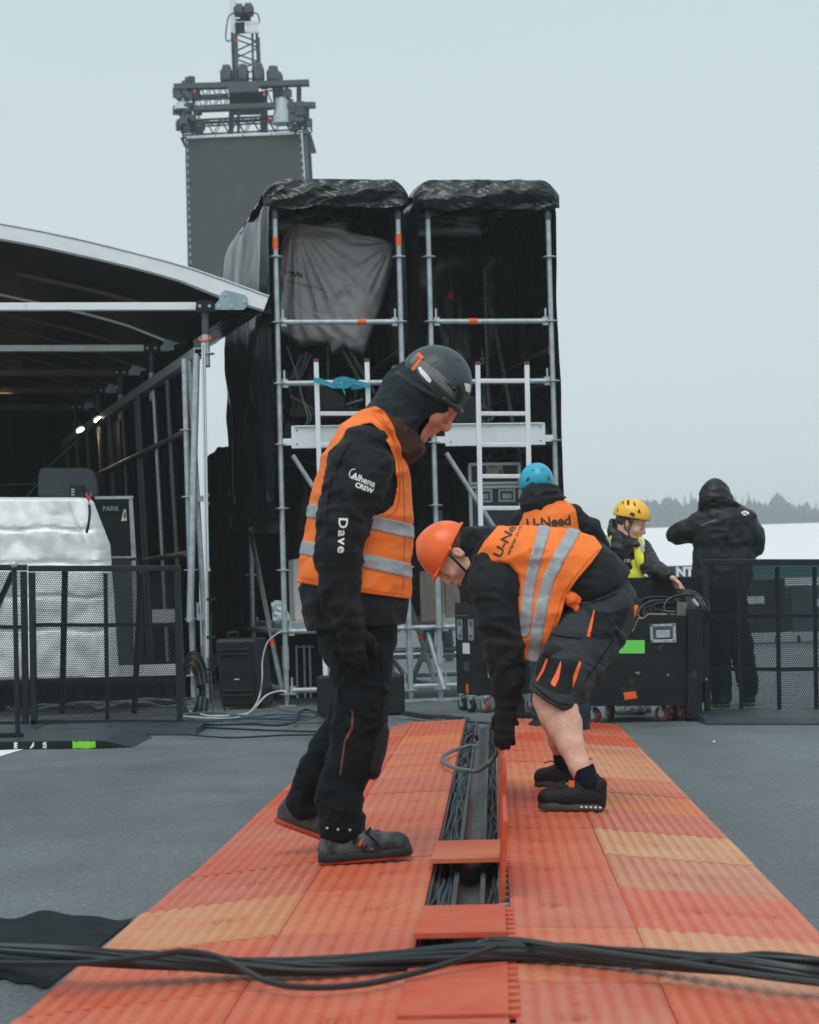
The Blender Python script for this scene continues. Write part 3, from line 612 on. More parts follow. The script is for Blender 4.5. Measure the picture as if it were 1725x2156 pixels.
# ---------------------------------------------------------------- foreground cable bundle
top=[(-120,2024),(0,2031),(150,2036),(300,2044),(450,2052),(600,2058),(750,2054),(900,2042),(1000,2034),(1100,2028),(1200,2030),(1320,2040),(1450,2050),(1600,2062),(1725,2074),(1850,2088)]
rn=random.Random(3)
grp='black cables bundled across the orange walkway'
for i in range(20):
    ph=rn.uniform(0,6.28); fr=rn.uniform(.6,1.3); am=rn.uniform(.5,1.)
    r=rn.choice([.0045,.0052,.006,.0072,.008]); pts=[]
    for j,(u,v) in enumerate(top):
        p=G(u,v,.0); x=p[0]; w=.036*(1.05 if j<6 else .95)
        base=.06 if -.9<x<.85 else max(.010,.06-(abs(x)-.87)*.3)
        q=ph+fr*j*.55; dy=w*am*math.cos(q)*.85+ (i%5-2)*.006; dz=.019*am*(1+math.sin(q))
        p=G(u,v,base+.01)
        pts.append(p+np.array([0,dy,dz+r+.004]))
    bundle_=globals().setdefault('BUNDLE',[]); bundle_.append((pts[1][1],r,cable('black_cable',pts,r,'cable_black','x',grp)))
ORD2=['first','second','third','fourth','fifth','sixth','seventh','eighth','ninth','tenth','eleventh','twelfth','thirteenth','fourteenth','fifteenth','sixteenth','seventeenth','eighteenth','nineteenth','twentieth']
for i,(y_,r,o) in enumerate(sorted(BUNDLE,key=lambda q:-q[0])): o['label']=f"{'thick' if r>.007 else 'thin' if r<.0055 else 'medium'} black cable, number {i+1} from the top of the foreground bundle at the left edge".replace(f'number {i+1}',ORD2[i])
pts=[G(u,v,.085)+np.array([0,0,z]) for u,v,z in ((-120,2035,.01),(150,2040,.012),(300,2044,.03),(390,2046,.045),(470,2052,.035),(560,2075,.01),(650,2084,.005),(760,2078,.005),(860,2062,.01),(950,2046,.02),(1050,2030,.04))]
cable('black_cable',pts,.0075,'cable_black','black cable sagging below the bundle in the centre left foreground',grp+' sagging')
pts=[G(u,v,.085)+np.array([0,0,z]) for u,v,z in ((960,2030,.01),(990,2010,.012),(1030,1998,.02),(1100,2014,.035),(1200,2040,.045),(1300,2050,.04),(1450,2062,.03),(1600,2075,.02),(1760,2085,.01))]
cable('black_cable',pts,.008,'cable_black','black cable that starts with a bend at the channel seam and crosses over the bundle',grp+' crossing')
pts=[G(u,v,.08)+np.array([0,0,z]) for u,v,z in ((1330,2056,.02),(1430,2056,.03),(1520,2048,.03),(1600,2038,.03),(1680,2034,.02),(1780,2040,.01))]
cable('black_cable',pts,.007,'cable_black','black cable lifting off the bundle at the right edge of the picture',grp+' lifting')
# fabric under the bundle
b=MB()
def fab(u,v):
    a=G(-90+(377-178*v)*u,1932+7*math.sin(u*9)+4*math.sin(u*21+1)+(2072-1930)*v,.0); return a+np.array([0,0,.006+.0015*(math.sin(u*14+v*3)+1)*(1-v)-.001])
b.sheet(fab,40,12); tag(b.build('ground_fabric','mat_cloth',org=G(90,2000)),'dark wavy-edged fabric strip under the cables on the asphalt left of the walkway','fabric')
# ---------------------------------------------------------------- barriers
def barrier(label,u0,u1,Yp_,vt,vb,verts,horz,plate,group,struts=(),extra=None):
    t=thing('crowd_barrier',label,'crowd barrier',W((u0+u1)/2,vb,Yp_),group); s=F/Yp_
    def Q(u,v,dy=0): return W(u,v,Yp_+dy)
    def ph(u,v): return v-ROLL*0*(u-u0)
    b=MB(); b.bar(Q(u0,vt+4),Q(u1,vt+4),.055,.045); b.build('top_rail','barrier_paint',t,smooth=False,bev=.006)
    wf=13/s
    for uu in (u0+7,u1-7):
        b=MB(); b.bar(Q(uu,vt+12),Q(uu+(vb-vt)*ROLL*.55,vb),wf,.05,upv=(0,1,0)); b.build('side_post','barrier_paint',t,smooth=False,bev=.004)
    b=MB(); b.bar(Q(u0+5,vb-6),Q(u1-5,vb-6),.05,12/s); b.build('bottom_rail','barrier_paint',t,smooth=False,bev=.004)
    for uu in verts: b=MB(); b.bar(Q(uu,vt+14,.02),Q(uu+(vb-vt)*ROLL*.5,vb-10,.02),8/s,.03,upv=(0,1,0)); b.build('upright','barrier_paint',t,smooth=False)
    for vv in horz: b=MB(); b.bar(Q(u0+8,vv,.025),Q(u1-8,vv,.025),.03,8/s); b.build('cross_bar','barrier_paint',t,smooth=False)
    for (ua,va,ub,vb2) in struts: b=MB(); b.bar(Q(ua,va,.06),Q(ub,vb2,.45),11/s,.05,upv=(0,1,0)); b.build('strut','barrier_paint',t,smooth=False)
    b=MB(); b.add([Q(u0+10,vt+12,-.004),Q(u1-10,vt+12,-.004),Q(u1-10,vb-8,-.004),Q(u0+10,vb-8,-.004)],[(0,1,2,3)])
    b.build('perforated_sheet','perf',t,smooth=False,uvf=lambda p:(p[0],p[2]))
    (pu0,pu1,pv)=plate; A=G(pu0,pv); B=G(pu1,pv); dy=Yp_+.15-A[1]; b=MB()
    b.prism([A,B,B+np.array([0,0,.012]),B+np.array([0,.12,.045]),A+np.array([0,.12,.045]),A+np.array([0,0,.012])],(0,0,0)) if False else None
    prof=[(0,0),(0,.012),(.14,.045),(dy,.045),(dy,0)]
    V=[A+np.array([0,y,z]) for y,z in prof]+[B+np.array([0,y,z]) for y,z in prof]; b.add(V,[(0,1,2,3,4),(9,8,7,6,5)]+[(i,i+5,(i+1)%5+5,(i+1)%5) for i in range(5)])
    b.build('floor_plate','plate_grey',t,smooth=False)
    if extra: extra(t,Q,s)
    return t
def ex1(t,Q,s):
    b=MB(); b.box(Q(345,1297,.05),(.17,.02,.10)); b.build('tag_plate','cable_white',t,smooth=False)
barrier('black perforated steel crowd barrier in front of the stage, right of the round knobbed post',60,381,16.3,1193,1527,(222,),(1316,1434),(66,411,1549),'perforated crowd barriers left of the walkway',struts=((137,1200,131,1500),(297,1205,283,1500)),extra=ex1)
barrier('black perforated crowd barrier cut off by the left picture edge',-160,57,16.45,1191,1530,(-60,),(1320,1438),(-170,64,1552),'perforated crowd barriers left of the walkway',struts=((28,1205,-30,1330),(-90,1200,-96,1500)))
barrier('black perforated crowd barrier on the right behind the dark clad man legs',1478,1790,15.7,1180,1505,(1557,1637,1715),(1297,1409),(1488,1800,1527),'perforated crowd barrier at the right edge')
t=thing('gate_post','slim dark round post with a metal knob in front of the left barrier','post',G(36,1562)); 
b=MB(); b.tube([W(30,1196,14.6),W(38,1562,14.6)],.017,10); b.build('shaft','barrier_paint',t); b=MB(); b.ell(W(30,1189,14.6),(.024,.024,.024)); b.build('knob','steel',t)
b=MB(); b.box(W(38,1562,14.6),(.06,.10,.1)); b.box(W(18,1548,14.6),(.16,.06,.03)); b.build('foot','black_paint',t,smooth=False)
# kerb ramp with faded paint
t=thing('kerb_ramp','low black steel kerb ramp with lime paint and worn white letters at the left edge','ramp plate',G(140,1577))
A=G(-120,1580); B=G(215,1576.5); C=G(281,1574); b=MB(); z=.052; D=np.array([0,1.3,0])
b.add([A,B,C,A+(0,0,z),B+(0,0,z),A+D,B+D,C+D*.8,A+D+(0,0,z),B+D+(0,0,z)],[(0,1,4,3),(1,2,4),(3,4,9,8),(4,2,7,9),(0,5,6,7,2,1),(5,8,9,6),(6,9,7),(0,3,8,5)])
b.build('ramp_body','plate_grey',t,smooth=False)
b=MB(); b.add([A+(0,-.003,.002),B+(0,-.003,.002),B+(0,-.003,z),A+(0,-.003,z)],[(0,1,2,3)]); b.add([B+(0,-.003,.002),C+(0,-.003,.001),B+(0,-.003,z)],[(0,1,2)]); b.build('side_edge','black_paint',t,smooth=False)
def edgepos(u): return A+(B-A)*((u+120)/335.)
b=MB(); 
rr=random.Random(2)
pl=[edgepos(154+i*3.4)+(0,-.006,.049+rr.uniform(-.004,.003)) for i in range(15)]+[edgepos(202-i*3.4)+(0,-.006,.004+rr.uniform(-.002,.004)) for i in range(15)]
b.add(pl,[tuple(range(30))]); b.build('lime_paint_patch','lime_paint',t,smooth=False)
for txt,u in (('E',31),('A',66),('S',92)): flat_text('painted_letter',txt,edgepos(u)+(0,-.006,.010),(1.5,0,0),(0,0,1),.05,'white_print',t,bold=.05)
# ---------------------------------------------------------------- scaffold towers
TH=math.radians(10); wv=np.array([math.cos(TH),math.sin(TH),0]); dv=np.array([-math.sin(TH),math.cos(TH),0])
G0=G(604,1489); G0=np.array([G0[0]*18.9/G0[1],18.9,0]); SP=1.09; DP=2.75
def zof(v,Y=18.9,u=603): return W(u,v,Y)[2]
ZL=dict(r0=zof(540),L1=zof(678),L2=zof(807),D1=zof(935),r1=zof(1070),r2=zof(1200),D2=zof(1330),B=zof(1462))
ztop=zof(446)
def tower(nm,org,label,group,o2=0.):
    T=thing('scaffold_tower',label,'scaffold tower',org,group)
    def Q(w,d,z): return org+wv*w+dv*d+np.array([0,0,z])
    R=.0245
    for (w,d) in ((0,0),(SP,0),(0,DP),(SP,DP)):
        b=MB(); b.tube([Q(w,d,.06),Q(w,d,ztop)],R,14); 
        b.tube([Q(w,d,.32),Q(w,d,.52)],.031,14)
        p=b.build('standard','steel',T)
        for z in (ZL['r0'],ZL['L1'],ZL['L2'],ZL['D1'],ZL['r1'],ZL['r2'],ZL['D2'],ZL['B']): b=MB(); b.lathe(Q(w,d,z),(0,0,1),[(.03,-.008),(.062,-.005),(.062,.005),(.03,.008)],16); b.build('rosette','steel',p)
        b=MB(); b.cyl(Q(w,d,.05),(0,0,1),.017,.1,10)
        for k in range(5): b.cyl(Q(w,d,.02+k*.018),(0,0,1),.021,.006,10)
        b.box(Q(w,d,.006),(.15,.15,.010),rotz(TH)); b.build('base_jack','steel',p)
        b=MB(); b.lathe(Q(w,d,ztop),(0,0,1),[(.03,-.06),(.034,-.02),(.028,.01)],12); b.tube([Q(w,d,ztop+.01)+wv*.02*math.cos(a)+np.array([0,0,.03+.022*math.sin(a)]) for a in np.linspace(0,6.28,13)],.006,6); b.build('lifting_eye','dark_steel',p)
    def ledger(a,b_,z,tape=None,m='steel'):
        A=Q(*a,z); B=Q(*b_,z); d=nrm(B-A); k=MB(); k.tube([A+d*.05,B-d*.05],R,12); o=k.build('ledger',m,T)
        for P_,s_ in ((A,1),(B,-1)):
            k=MB(); k.box(P_+d*s_*.055+np.array([0,0,0]),(.05,.032,.075),rotz(math.atan2(d[1],d[0]))); k.box(P_+d*s_*.05+np.array([0,0,.055]),(.016,.006,.12),rotz(math.atan2(d[1],d[0])))
            k.build('wedge_head','steel',o,smooth=False)
        if tape is not None: k=MB(); c=A+(B-A)*tape; k.cyl(c,d,R+.003,.075,14); k.build('orange_band','tape_orange',o)
    for z,tp in ((ZL['L1'],.68-o2),(ZL['L2'],None),(ZL['B']+.03,None),(ZL['D2'],None)): ledger((0,0),(SP,0),z,tp)
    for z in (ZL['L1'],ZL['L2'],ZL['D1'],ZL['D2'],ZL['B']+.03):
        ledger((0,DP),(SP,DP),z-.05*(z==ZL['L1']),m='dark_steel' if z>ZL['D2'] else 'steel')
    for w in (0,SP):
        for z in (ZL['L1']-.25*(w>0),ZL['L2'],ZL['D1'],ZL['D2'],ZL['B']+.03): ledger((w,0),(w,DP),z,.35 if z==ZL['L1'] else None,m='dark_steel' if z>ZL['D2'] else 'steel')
    def brace(a,za,c,zc,tape=None,m='steel',r=.022):
        A=Q(*a,za); B=Q(*c,zc); k=MB(); k.tube([A,B],r,12); o=k.build('diagonal_brace',m,T)
        if tape: k=MB(); k.cyl(A+(B-A)*tape,B-A,r+.003,.09,14); k.build('orange_band','tape_orange',o)
    brace((.10,-.04),ZL['D1']-.10,(.98,-.04),ZL['D2']+.1,.53)
    brace((0,DP-.05),zof(1100),(-.03,.08),ZL['B']+.05,.74)
    brace((SP+.03,.15),ZL['B']+.05,(SP+.03,DP-.2),ZL['D2'],.6)
    brace((SP-.04,.2),ZL['D2'],(SP-.04,DP-.3),ztop-.3,m='steel')
    # aluminium lattice beam board and deck
    b=MB(); zc=zof(921.5); hh=.195
    b.box(Q(.545,-.035,zc),(.90,.03,hh),rotz(TH)); b.box(Q(.545,-.045,zc+hh/2-.004),(.86,.05,.012),rotz(TH)); b.box(Q(.06,-.03,zc-.04),(.08,.02,.06),rotz(TH)); b.box(Q(1.03,-.03,zc-.04),(.08,.02,.06),rotz(TH)); b.build('deck_beam','white_alu',T,smooth=False,bev=.004)
    b=MB()
    for x in (.14,.95):
        for z in (.06,-.06): b.cyl(Q(x,-.052,zc+z),dv,.007,.006,8)
    b.build('rivet','dark_steel',T)
    b=MB()
    for k in range(3): b.box(Q(.545,DP*(k+.5)/3+.03,zc+.03),(1.0,DP/3-.02,.05),rotz(TH))
    b.build('upper_deck','black_wood',T,smooth=False)
    b=MB()
    for k in range(3): b.box(Q(.19+.355*k,DP/2,ZL['D2']+.05),(.32,DP-.05,.05),rotz(TH))
    b.build('lower_deck','galv_plate' if nm==1 else 'steel',T,smooth=False)
    return T,Q
T1,Q1=tower(1,G0,'left scaffold tower with grey cloth cover inside, under a black tarpaulin','scaffold towers side by side')
for w,z in ((0,zof(512)),(SP,zof(504))):
    b=MB(); b.cyl(Q1(w,0,z),(0,0,1),.0275,.10,14); b.build('orange_band','tape_orange',T1)
G1=G0+wv*1.355
T2,Q2=tower(2,G1,'right scaffold tower, empty and dark inside, with grey flight case below','scaffold towers side by side',o2=.33)
# lattice of lower screw jacks between towers
def worley(p,q,seed=0):
    i0,j0=math.floor(p),math.floor(q); best=[9.,9.]
    for i in (i0-1,i0,i0+1):
        for j in (j0-1,j0,j0+1):
            h=(i*7349+j*9151+int(seed*131)*4931)&0xffffff; h=(h^(h>>7))*2654435 & 0xffffffff; a=((h>>5)&1023)/1023.; b_=((h>>16)&1023)/1023.
            d=math.hypot(i+a-p,j+b_-q)
            if d<best[0]: best=[d,best[0]]
            elif d<best[1]: best[1]=d
    return best
def tarp(Q,label,w0,w1,zb,seed,sideb=None):
    t=thing('tarpaulin',label,'tarpaulin',Q(.5,0,ztop),'black tarpaulins over the scaffold towers')
    zt=zof(373)
    def rid(p,s): return float(ridge(np.array([p]),s)[0]-.5)
    # wrap wall: left, back, right
    def wall(u,v):
        L=[(w0+.02,-.05),(w0-.12,DP),(w1+.02,DP),(w1-.01,-.03)]; t_=u*3; i=min(int(t_),2); f=t_-i
        w=L[i][0]+(L[i+1][0]-L[i][0])*f; d=L[i][1]+(L[i+1][1]-L[i][1])*f
        z=zb+(zt-.03-.04*(i==1)-zb)*v; pinch=min(1,(1-v)*3)
        a=.17*(worley(u*10+v*.7,v*2.1,seed)[0]-.42)+.05*(worley(u*24,v*4.2+u*3,seed+2)[0]-.4)
        a+=.05*math.sin(math.pi*v)*(1 if i==0 else .3); a*=.35+.65*pinch
        if u<.02 or u>.98: a*=.3
        if i==1: tq=max(0,v-.90)/.10; w=(w0+w1)/2+(w-(w0+w1)/2)*(1-.20*tq*tq); a*=(1-tq)
        no=[(-1,0),(0,1),(1,0)][i]; top=max(0,v-.90)/.10; ins=.13*top**2
        if i==0: f2=math.sin(math.pi*f)
        return Q(w+no[0]*(a-ins),d+no[1]*(a-ins),z+ .03*rid((u*9,0,seed),5)*(1-v))
    b=MB(); b.sheet(wall,150,70); b.build('side_sheet','tarp_side',t)
    def rnd_(u): e=min(u,1-u)/.13; return -.13*(1-min(1,e))**2
    def roof(u,v):
        w=w0-.03+(w1-w0+.06)*u; d=-.05+(DP+.02)*v; e=min(v,(1-v))*2; z=zt-.06*math.exp(-e*20)-.01+rnd_(u)+.05*(worley(u*2.5,v*5,seed)[0]-.4)+.02*(worley(u*7,v*13,seed+1)[0]-.4)
        return Q(w,d,z)
    b=MB(); b.sheet(roof,50,60); b.build('top_sheet','tarp',t)
    def val(u,v):
        w=w0-.03+(w1-w0+.06)*u; zl=zof(441)+.015+.03*rid((u*4.5,1.3,seed),9)-.03*math.exp(-((u-.22)/.10)**2)-.015*math.exp(-((u-.8)/.08)**2)
        z1_=zt-.02+rnd_(u); z=z1_-(z1_-zl)*v
        a,c=worley(u*2.3+v*.9,v*1.0+u*.6+seed,seed); a2,c2=worley(u*7.+v,v*3.+seed,seed+2)
        d=-.05-.05*math.sin(math.pi*min(v*1.05,1))-.17*(a-.42)*(.35+v*.8)-.045*(a2-.4)-.018*rid((u*24-v*8,v*6,seed),13)
        e=min(u,1-u)
        if e<.05: d=d*e/.05-.03*(1-e/.05)
        return Q(w,min(d,-.015),z)
    b=MB(); b.sheet(val,130,36); b.build('front_flap','tarp',t)
    return t
tarp(Q1,'wrinkled glossy black tarpaulin wrapped over the left scaffold tower',-.07,SP+.06,zof(1100),1.7)
tarp(Q2,'wrinkled black tarpaulin wrapped over the right scaffold tower, against the sky',-.10,SP+.07,zof(1110),5.2)
# grey cloth cover hanging in the left tower
poly=[(604,483),(630,474),(680,481),(715,487),(760,497),(800,502),(828,517),(826,564),(812,610),(800,653),(787,683),(776,715),(766,742),(750,738),(736,736),(724,726),(712,736),(698,744),(694,721),(655,721),(630,725),(606,708),(592,700),(583,657),(583,600),(587,551)]
Yc=19.9; pp=np.array([[W(u,v,Yc)[0],W(u,v,Yc)[2]] for u,v in poly])
def polysd(X,Z):
    d=np.full(np.broadcast(X,Z).shape,1e9); ins=np.zeros(d.shape,bool); n=len(pp)
    for i in range(n):
        a=pp[i]; b_=pp[(i+1)%n]; ex,ez=b_-a; t=np.clip(((X-a[0])*ex+(Z-a[1])*ez)/(ex*ex+ez*ez),0,1)
        d=np.minimum(d,(X-a[0]-t*ex)**2+(Z-a[1]-t*ez)**2); c=((a[1]>Z)!=(b_[1]>Z)); xx=a[0]+(Z-a[1])*ex/(ez if ez else 1e-9); ins^=c&(X<xx)
    d=np.sqrt(d); return np.where(ins,-d,d)
def clothfn(X,Y,Z):
    X,Y,Z=np.broadcast_arrays(X,Y,Z); d2=polysd(X[:,0,:],Z[:,0,:])[:,None,:]
    XX=X[:,0,:]; ZZ=Z[:,0,:]; f=0.
    for (cu_,cv_,nf,amp,sd_) in ((622,476,13,.05,1.),(828,517,11,.055,2.),(610,640,9,.02,4.)):
        c=W(cu_,cv_,Yc); an=np.arctan2(ZZ-c[2],XX-c[0]); rr_=np.hypot(ZZ-c[2],XX-c[0])
        q=np.stack([an*nf*.55+sd_,rr_*1.3,0*an],-1); f=f+amp*2*(ridge(q,int(sd_))-.5)*np.clip(rr_/.35,0,1)*np.exp(-rr_*.55)
    q2=np.stack([XX*6,ZZ*6,np.zeros(XX.shape)],-1); f=f+(vnoise(q2,9)-.5)*.03+(ridge(q2*2.2,5)-.5)*.012
    dep=np.clip(-d2[:,0,:],0,.16); bul=.14*np.sqrt(dep/.16)+.10*np.clip((ZZ-pp[:,1].min())/1.2,0,1)
    yf=(Yc-bul-f)[:,None,:]; return np.maximum(d2,np.maximum(yf-Y,Y-(Yc+.25)))
lo_=np.array([pp[:,0].min()-.05,Yc-.55,pp[:,1].min()-.05]); hi_=np.array([pp[:,0].max()+.05,Yc+.35,pp[:,1].max()+.05])
cl=organic('cloth_cover',[(clothfn,lo_,hi_,.001,False)],.014,'cover_cloth'); tag(cl,'grey fabric cover draped over equipment inside the left scaffold tower','cloth cover')
decal_text('printed_mark','TVN',cl,608,582,17,6,'orange_print',bold=.03) if False else None
decal_text('printed_lettering','TVN',cl,609,581,14,8,'black_print',bold=.04)
decal_text('printed_lettering','LIVE PRODUCTION',cl,605,594,9,14,'black_print')
decal_poly('printed_spot',[[(601+3.4*math.cos(a),573+4*math.sin(a)) for a in np.linspace(0,5.8,10)]],cl,'orange_print')
# ladders
def ladder(u0,u1,vt,vb,Yl,label,rungs,ul,fade):
    t=thing('ladder',label,'ladder',W((u0+u1)/2,vb,Yl),'aluminium ladders leaning on the towers')
    for uu,nm in ((u0,0),(u1,0)):
        b=MB(); A=W(uu,vt+6,Yl); B=W(uu+ul*(vb-vt),vb,Yl-.25); b.bar(A,B,.042,.07,upv=(0,1,0)); o=b.build('stile','alu',t,smooth=False,bev=.004)
        b=MB(); b.bar(W(uu-.2,vt-1,Yl),A,.046,.074,upv=(0,1,0)); b.build('end_cap','caster_red' if fade else 'tape_orange',o,smooth=False)
    for v in rungs:
        f=(v-vt)/(vb-vt); b=MB(); b.bar(W(u0+ul*(v-vt)+4,v,Yl-.25*f-.012),W(u1+ul*(v-vt)-4,v,Yl-.25*f-.012),.035,.036); b.build('rung','alu',t,smooth=False,bev=.004)
ladder(666,773,757,1460,18.75,'aluminium ladder with blue strap, behind the walking man',(805,871,937,1003,1070,1136,1203,1270,1336,1403),.030,True)
ladder(1006,1109.5,763,1470,18.7,'aluminium ladder in front of the grey flight case',(802,871,937,1003,1070,1136,1203,1270,1336,1403),.019,True)
st=thing('ratchet_strap','rolled blue ratchet strap tied across the top of the left ladder','strap',W(720,805,18.6))
def strapseg(pts,w,m='strap_blue'):
    b=MB()
    for i in range(len(pts)-1):
        a,c=pts[i],pts[i+1]; V=[W(a[0],a[1]-w/2,a[2]),W(c[0],c[1]-w/2,c[2]),W(c[0],c[1]+w/2,c[2]),W(a[0],a[1]+w/2,a[2])]; b.prism(V,(0,.004,0))
    return b
strapseg([(661,800,18.64),(678,803,18.64),(700,812,18.62),(722,812,18.6)],11).build('webbing','strap_blue',st,smooth=False)
strapseg([(722,806,18.6),(742,802,18.6),(760,808,18.62),(779,813,18.62)],11).build('webbing','strap_blue',st,smooth=False)
strapseg([(740,816,18.66),(760,815,18.66),(778,808,18.66)],8).build('webbing','strap_blue',st,smooth=False)
b=MB()
for k in range(6): 
    r=.022+.011*k; b.tube([W(722,806,18.56)+np.array([r*math.cos(a)*1.1,-.0,r*.62*math.sin(a)]) for a in np.linspace(0,6.28,22)],.0055,5,cap=False)
b.build('rolled_webbing','strap_blue',st); strapseg([(722,800,18.56),(722,790,18.58)],7).build('loose_end','strap_blue',st,smooth=False); strapseg([(722,818,18.56),(727,829,18.55)],8).build('loose_end','strap_blue',st,smooth=False)
# camera gear beneath the grey cloth on the upper deck
t=thing('camera_rig','dark camera rig standing on the upper deck beneath the grey cloth','camera rig',W(690,895,20))
b=MB()
for (a,c) in (((635,745),(612,800)),((645,742),(622,815)),((655,745),(630,800)),((720,735),(760,805)),((735,735),(790,830)),((690,725),(691,800)),((610,835),(660,862)),((705,860),(765,842)),((600,815),(640,770))): b.tube([W(*a,19.9),W(*c,19.9)],.011 if a[0] in(690,) else .018,8)
b.build('tripod_leg','dark_steel',t)
b=MB(); b.prism([W(665,815,19.6),W(680,812,19.6),W(726,835,19.6),W(724,860,19.6),W(668,858,19.6)],(0,.3,0)); b.build('monitor_hood','black_plastic',t,smooth=False)
b=MB(); b.box(W(690,872,19.8),(.75,.4,.07),rotz(TH)); b.build('base_frame','black_plastic',t,smooth=False)
cable('hanging_cable',[W(604,730,19.3),W(622,780,19.25),(W(633,820,19.2)),W(640,850,19.15),W(648,880,19.1),W(641,900,19.1)],.006,'cable_grey','thin pale cable hanging down inside the left tower behind its ledgers',cat='cable')
cable('hanging_cable',[W(630,815,19.25),W(640,845,19.2),W(652,868,19.15),W(654,882,19.1),W(646,898,19.1)],.006,'cable_grey','second thin pale cable looping onto the left deck beam',cat='cable')
t=thing('pan_head','black camera pan head with white lettering on the upper deck of the right tower','pan head',W(960,890,19.6))
b=MB(); b.box(W(963,858,19.6),(.36,.3,.17),rotz(TH)); b.build('head_body','black_plastic',t,smooth=False,bev=.01); b=MB(); b.box(W(965,885,19.6),(.4,.3,.08),rotz(TH)); b.build('head_base','black_plastic',t,smooth=False)
flat_text('lettering','Vinten',W(956,866,19.42),(1,.17,0),(0,0,1),.032,'white_print',t,bold=.03)
cable('cable_coil',[W(1020+18*math.cos(a),870+10*math.sin(a)+ (8 if a<3.1 else 0),18.95-.02*math.sin(a)) for a in np.linspace(0,6.5,18)],.010,'cable_black','coil of black cable lying over the right deck beam',sub=4)
# vertical back pipes seen in the dark of the right tower
t=thing('scaffold_tube','dark upright scaffold tube with a pale cover standing inside the right tower','scaffold tube',Q2(.5,2.2,ZL['D1']))
b=MB(); b.tube([Q2(.62,2.2,ZL['D1']+.1),Q2(.62,2.2,ztop-.15)],.024,10); b.build('tube','dark_steel',t)
b=MB(); b.tube([Q2(.1,2.15,zof(742)),Q2(.62,2.15,zof(742))],.024,10); b.build('cross_tube','dark_steel',t)
b=MB(); b.cyl(Q2(.62,2.2,zof(548)),(0,0,1),.03,.08); b.build('orange_band','tape_orange',t)
b=MB(); b.sheet(lambda u,v:Q2(.12+.13*u+.02*v,2.0+.03*math.sin(u*9),zof(690)+(zof(745)-zof(690))*v),8,4); b.build('pale_cover','cover_cloth',t)
# ---------------------------------------------------------------- things under and around the towers
def handle_plate(c,xd,yd,nd,w,h,parent,name='recessed_handle'):
    """butterfly/recessed handle plate: frame + dark dish + grip"""
    R=np.stack([xd,yd,nd],1); b=MB()
    for sx,sy,ww,hh in ((0,h/2-.009,w,.018),(0,-h/2+.009,w,.018),(w/2-.009,0,.018,h),(-w/2+.009,0,.018,h)): b.box(np.array(c)+xd*sx+yd*sy+nd*.004,(ww,hh,.010),R)
    o=b.build(name,'steel',parent,smooth=False,bev=.003)
    b=MB(); b.box(np.array(c)+nd*.0015,(w-.03,h-.03,.005),R); b.build('dish','dark_steel',o,smooth=False)
    b=MB(); b.box(np.array(c)+nd*.010-yd*h*.05,(w*.55,h*.42,.010),R); b.build('grip','steel',o,smooth=False,bev=.003)
    b=MB()
    for i in range(4):
        for sy in (-1,1): b.cyl(np.array(c)+xd*(i-1.5)*w*.25+yd*sy*(h/2-.009)+nd*.010,nd,.0035,.003,6)
    b.build('rivet','dark_steel',o); return o
# grey flight case in right tower
ang=TH; t=thing('flight_case','tall grey flight case with aluminium edges and asset label inside the right tower','flight case',W(1042,1325,20))
X=wv; Z=np.array([0,0,1.]); N=-dv
def FC(u,v): return W(u,v,19.9)
c0=FC(987,975); zT=c0[2]; wC=110*19.9/F; zB=ZL['D2']+.1
def CQ(x,z,n=0): return np.array([c0[0],c0[1],0])+X*x+N*n+Z*z
zM=FC(1040,1020)[2]
b=MB(); b.box(CQ(wC/2,(zT+zM)/2,-.35),(wC-.01,.7,zT-zM-.01),rotz(TH)); b.build('lid','grey_case',t,smooth=False)
b=MB(); b.box(CQ(wC/2,(zB+zM)/2-.01,-.35),(wC-.01,.7,zM-zB-.02),rotz(TH)); b.build('body','grey_case',t,smooth=False)
b=MB()
for z in (zT-.012,zM+.014,zM-.020,zB+.02): b.box(CQ(wC/2,z,.004),(wC+.012,.022,.028),rotz(TH))
for x in (.006,wC-.006):
    b.box(CQ(x,(zT+zM)/2,.005),(.030,.024,zT-zM-.05),rotz(TH)); b.box(CQ(x,(zM+zB)/2,.005),(.030,.024,zM-zB-.09),rotz(TH))
b.build('edge_profile','alu',t,smooth=False,bev=.003)
for x in (.13,wC-.13): handle_plate(CQ(x,FC(1010,1044)[2],.002),X,Z,N,.155,.115,t)
b=MB(); b.box(CQ(wC*.5,FC(1040,992)[2],.004),(.155,.010,.115),rotz(TH)); lb=b.build('asset_label','tan_card',t,smooth=False)
flat_text('lettering','TVN',CQ(wC*.5-.06,FC(1040,984)[2],.012),X,Z,.034,'banner_green',lb,bold=.03,off=(0,0,0))
b=MB(); b.box(CQ(wC*.5+.055,FC(1040,995)[2],.011),(.022,.003,.05),rotz(TH)); b.build('red_tab','cable_red',lb,smooth=False)
# black rack beside it
t=thing('black_rack','black equipment rack with small latches, half hidden left of the grey flight case','rack',W(965,1320,20.6))
b=MB(); b.box(Q2(.22,1.9,1.45),(.42,.6,1.45),rotz(TH)); b.build('body','black_wood',t,smooth=False,bev=.01)
for v in (1078,1108): 
    q=Q2(.335,1.58,zof(v)); handle_plate(q,X,Z,N,.045,.10,t,'latch')
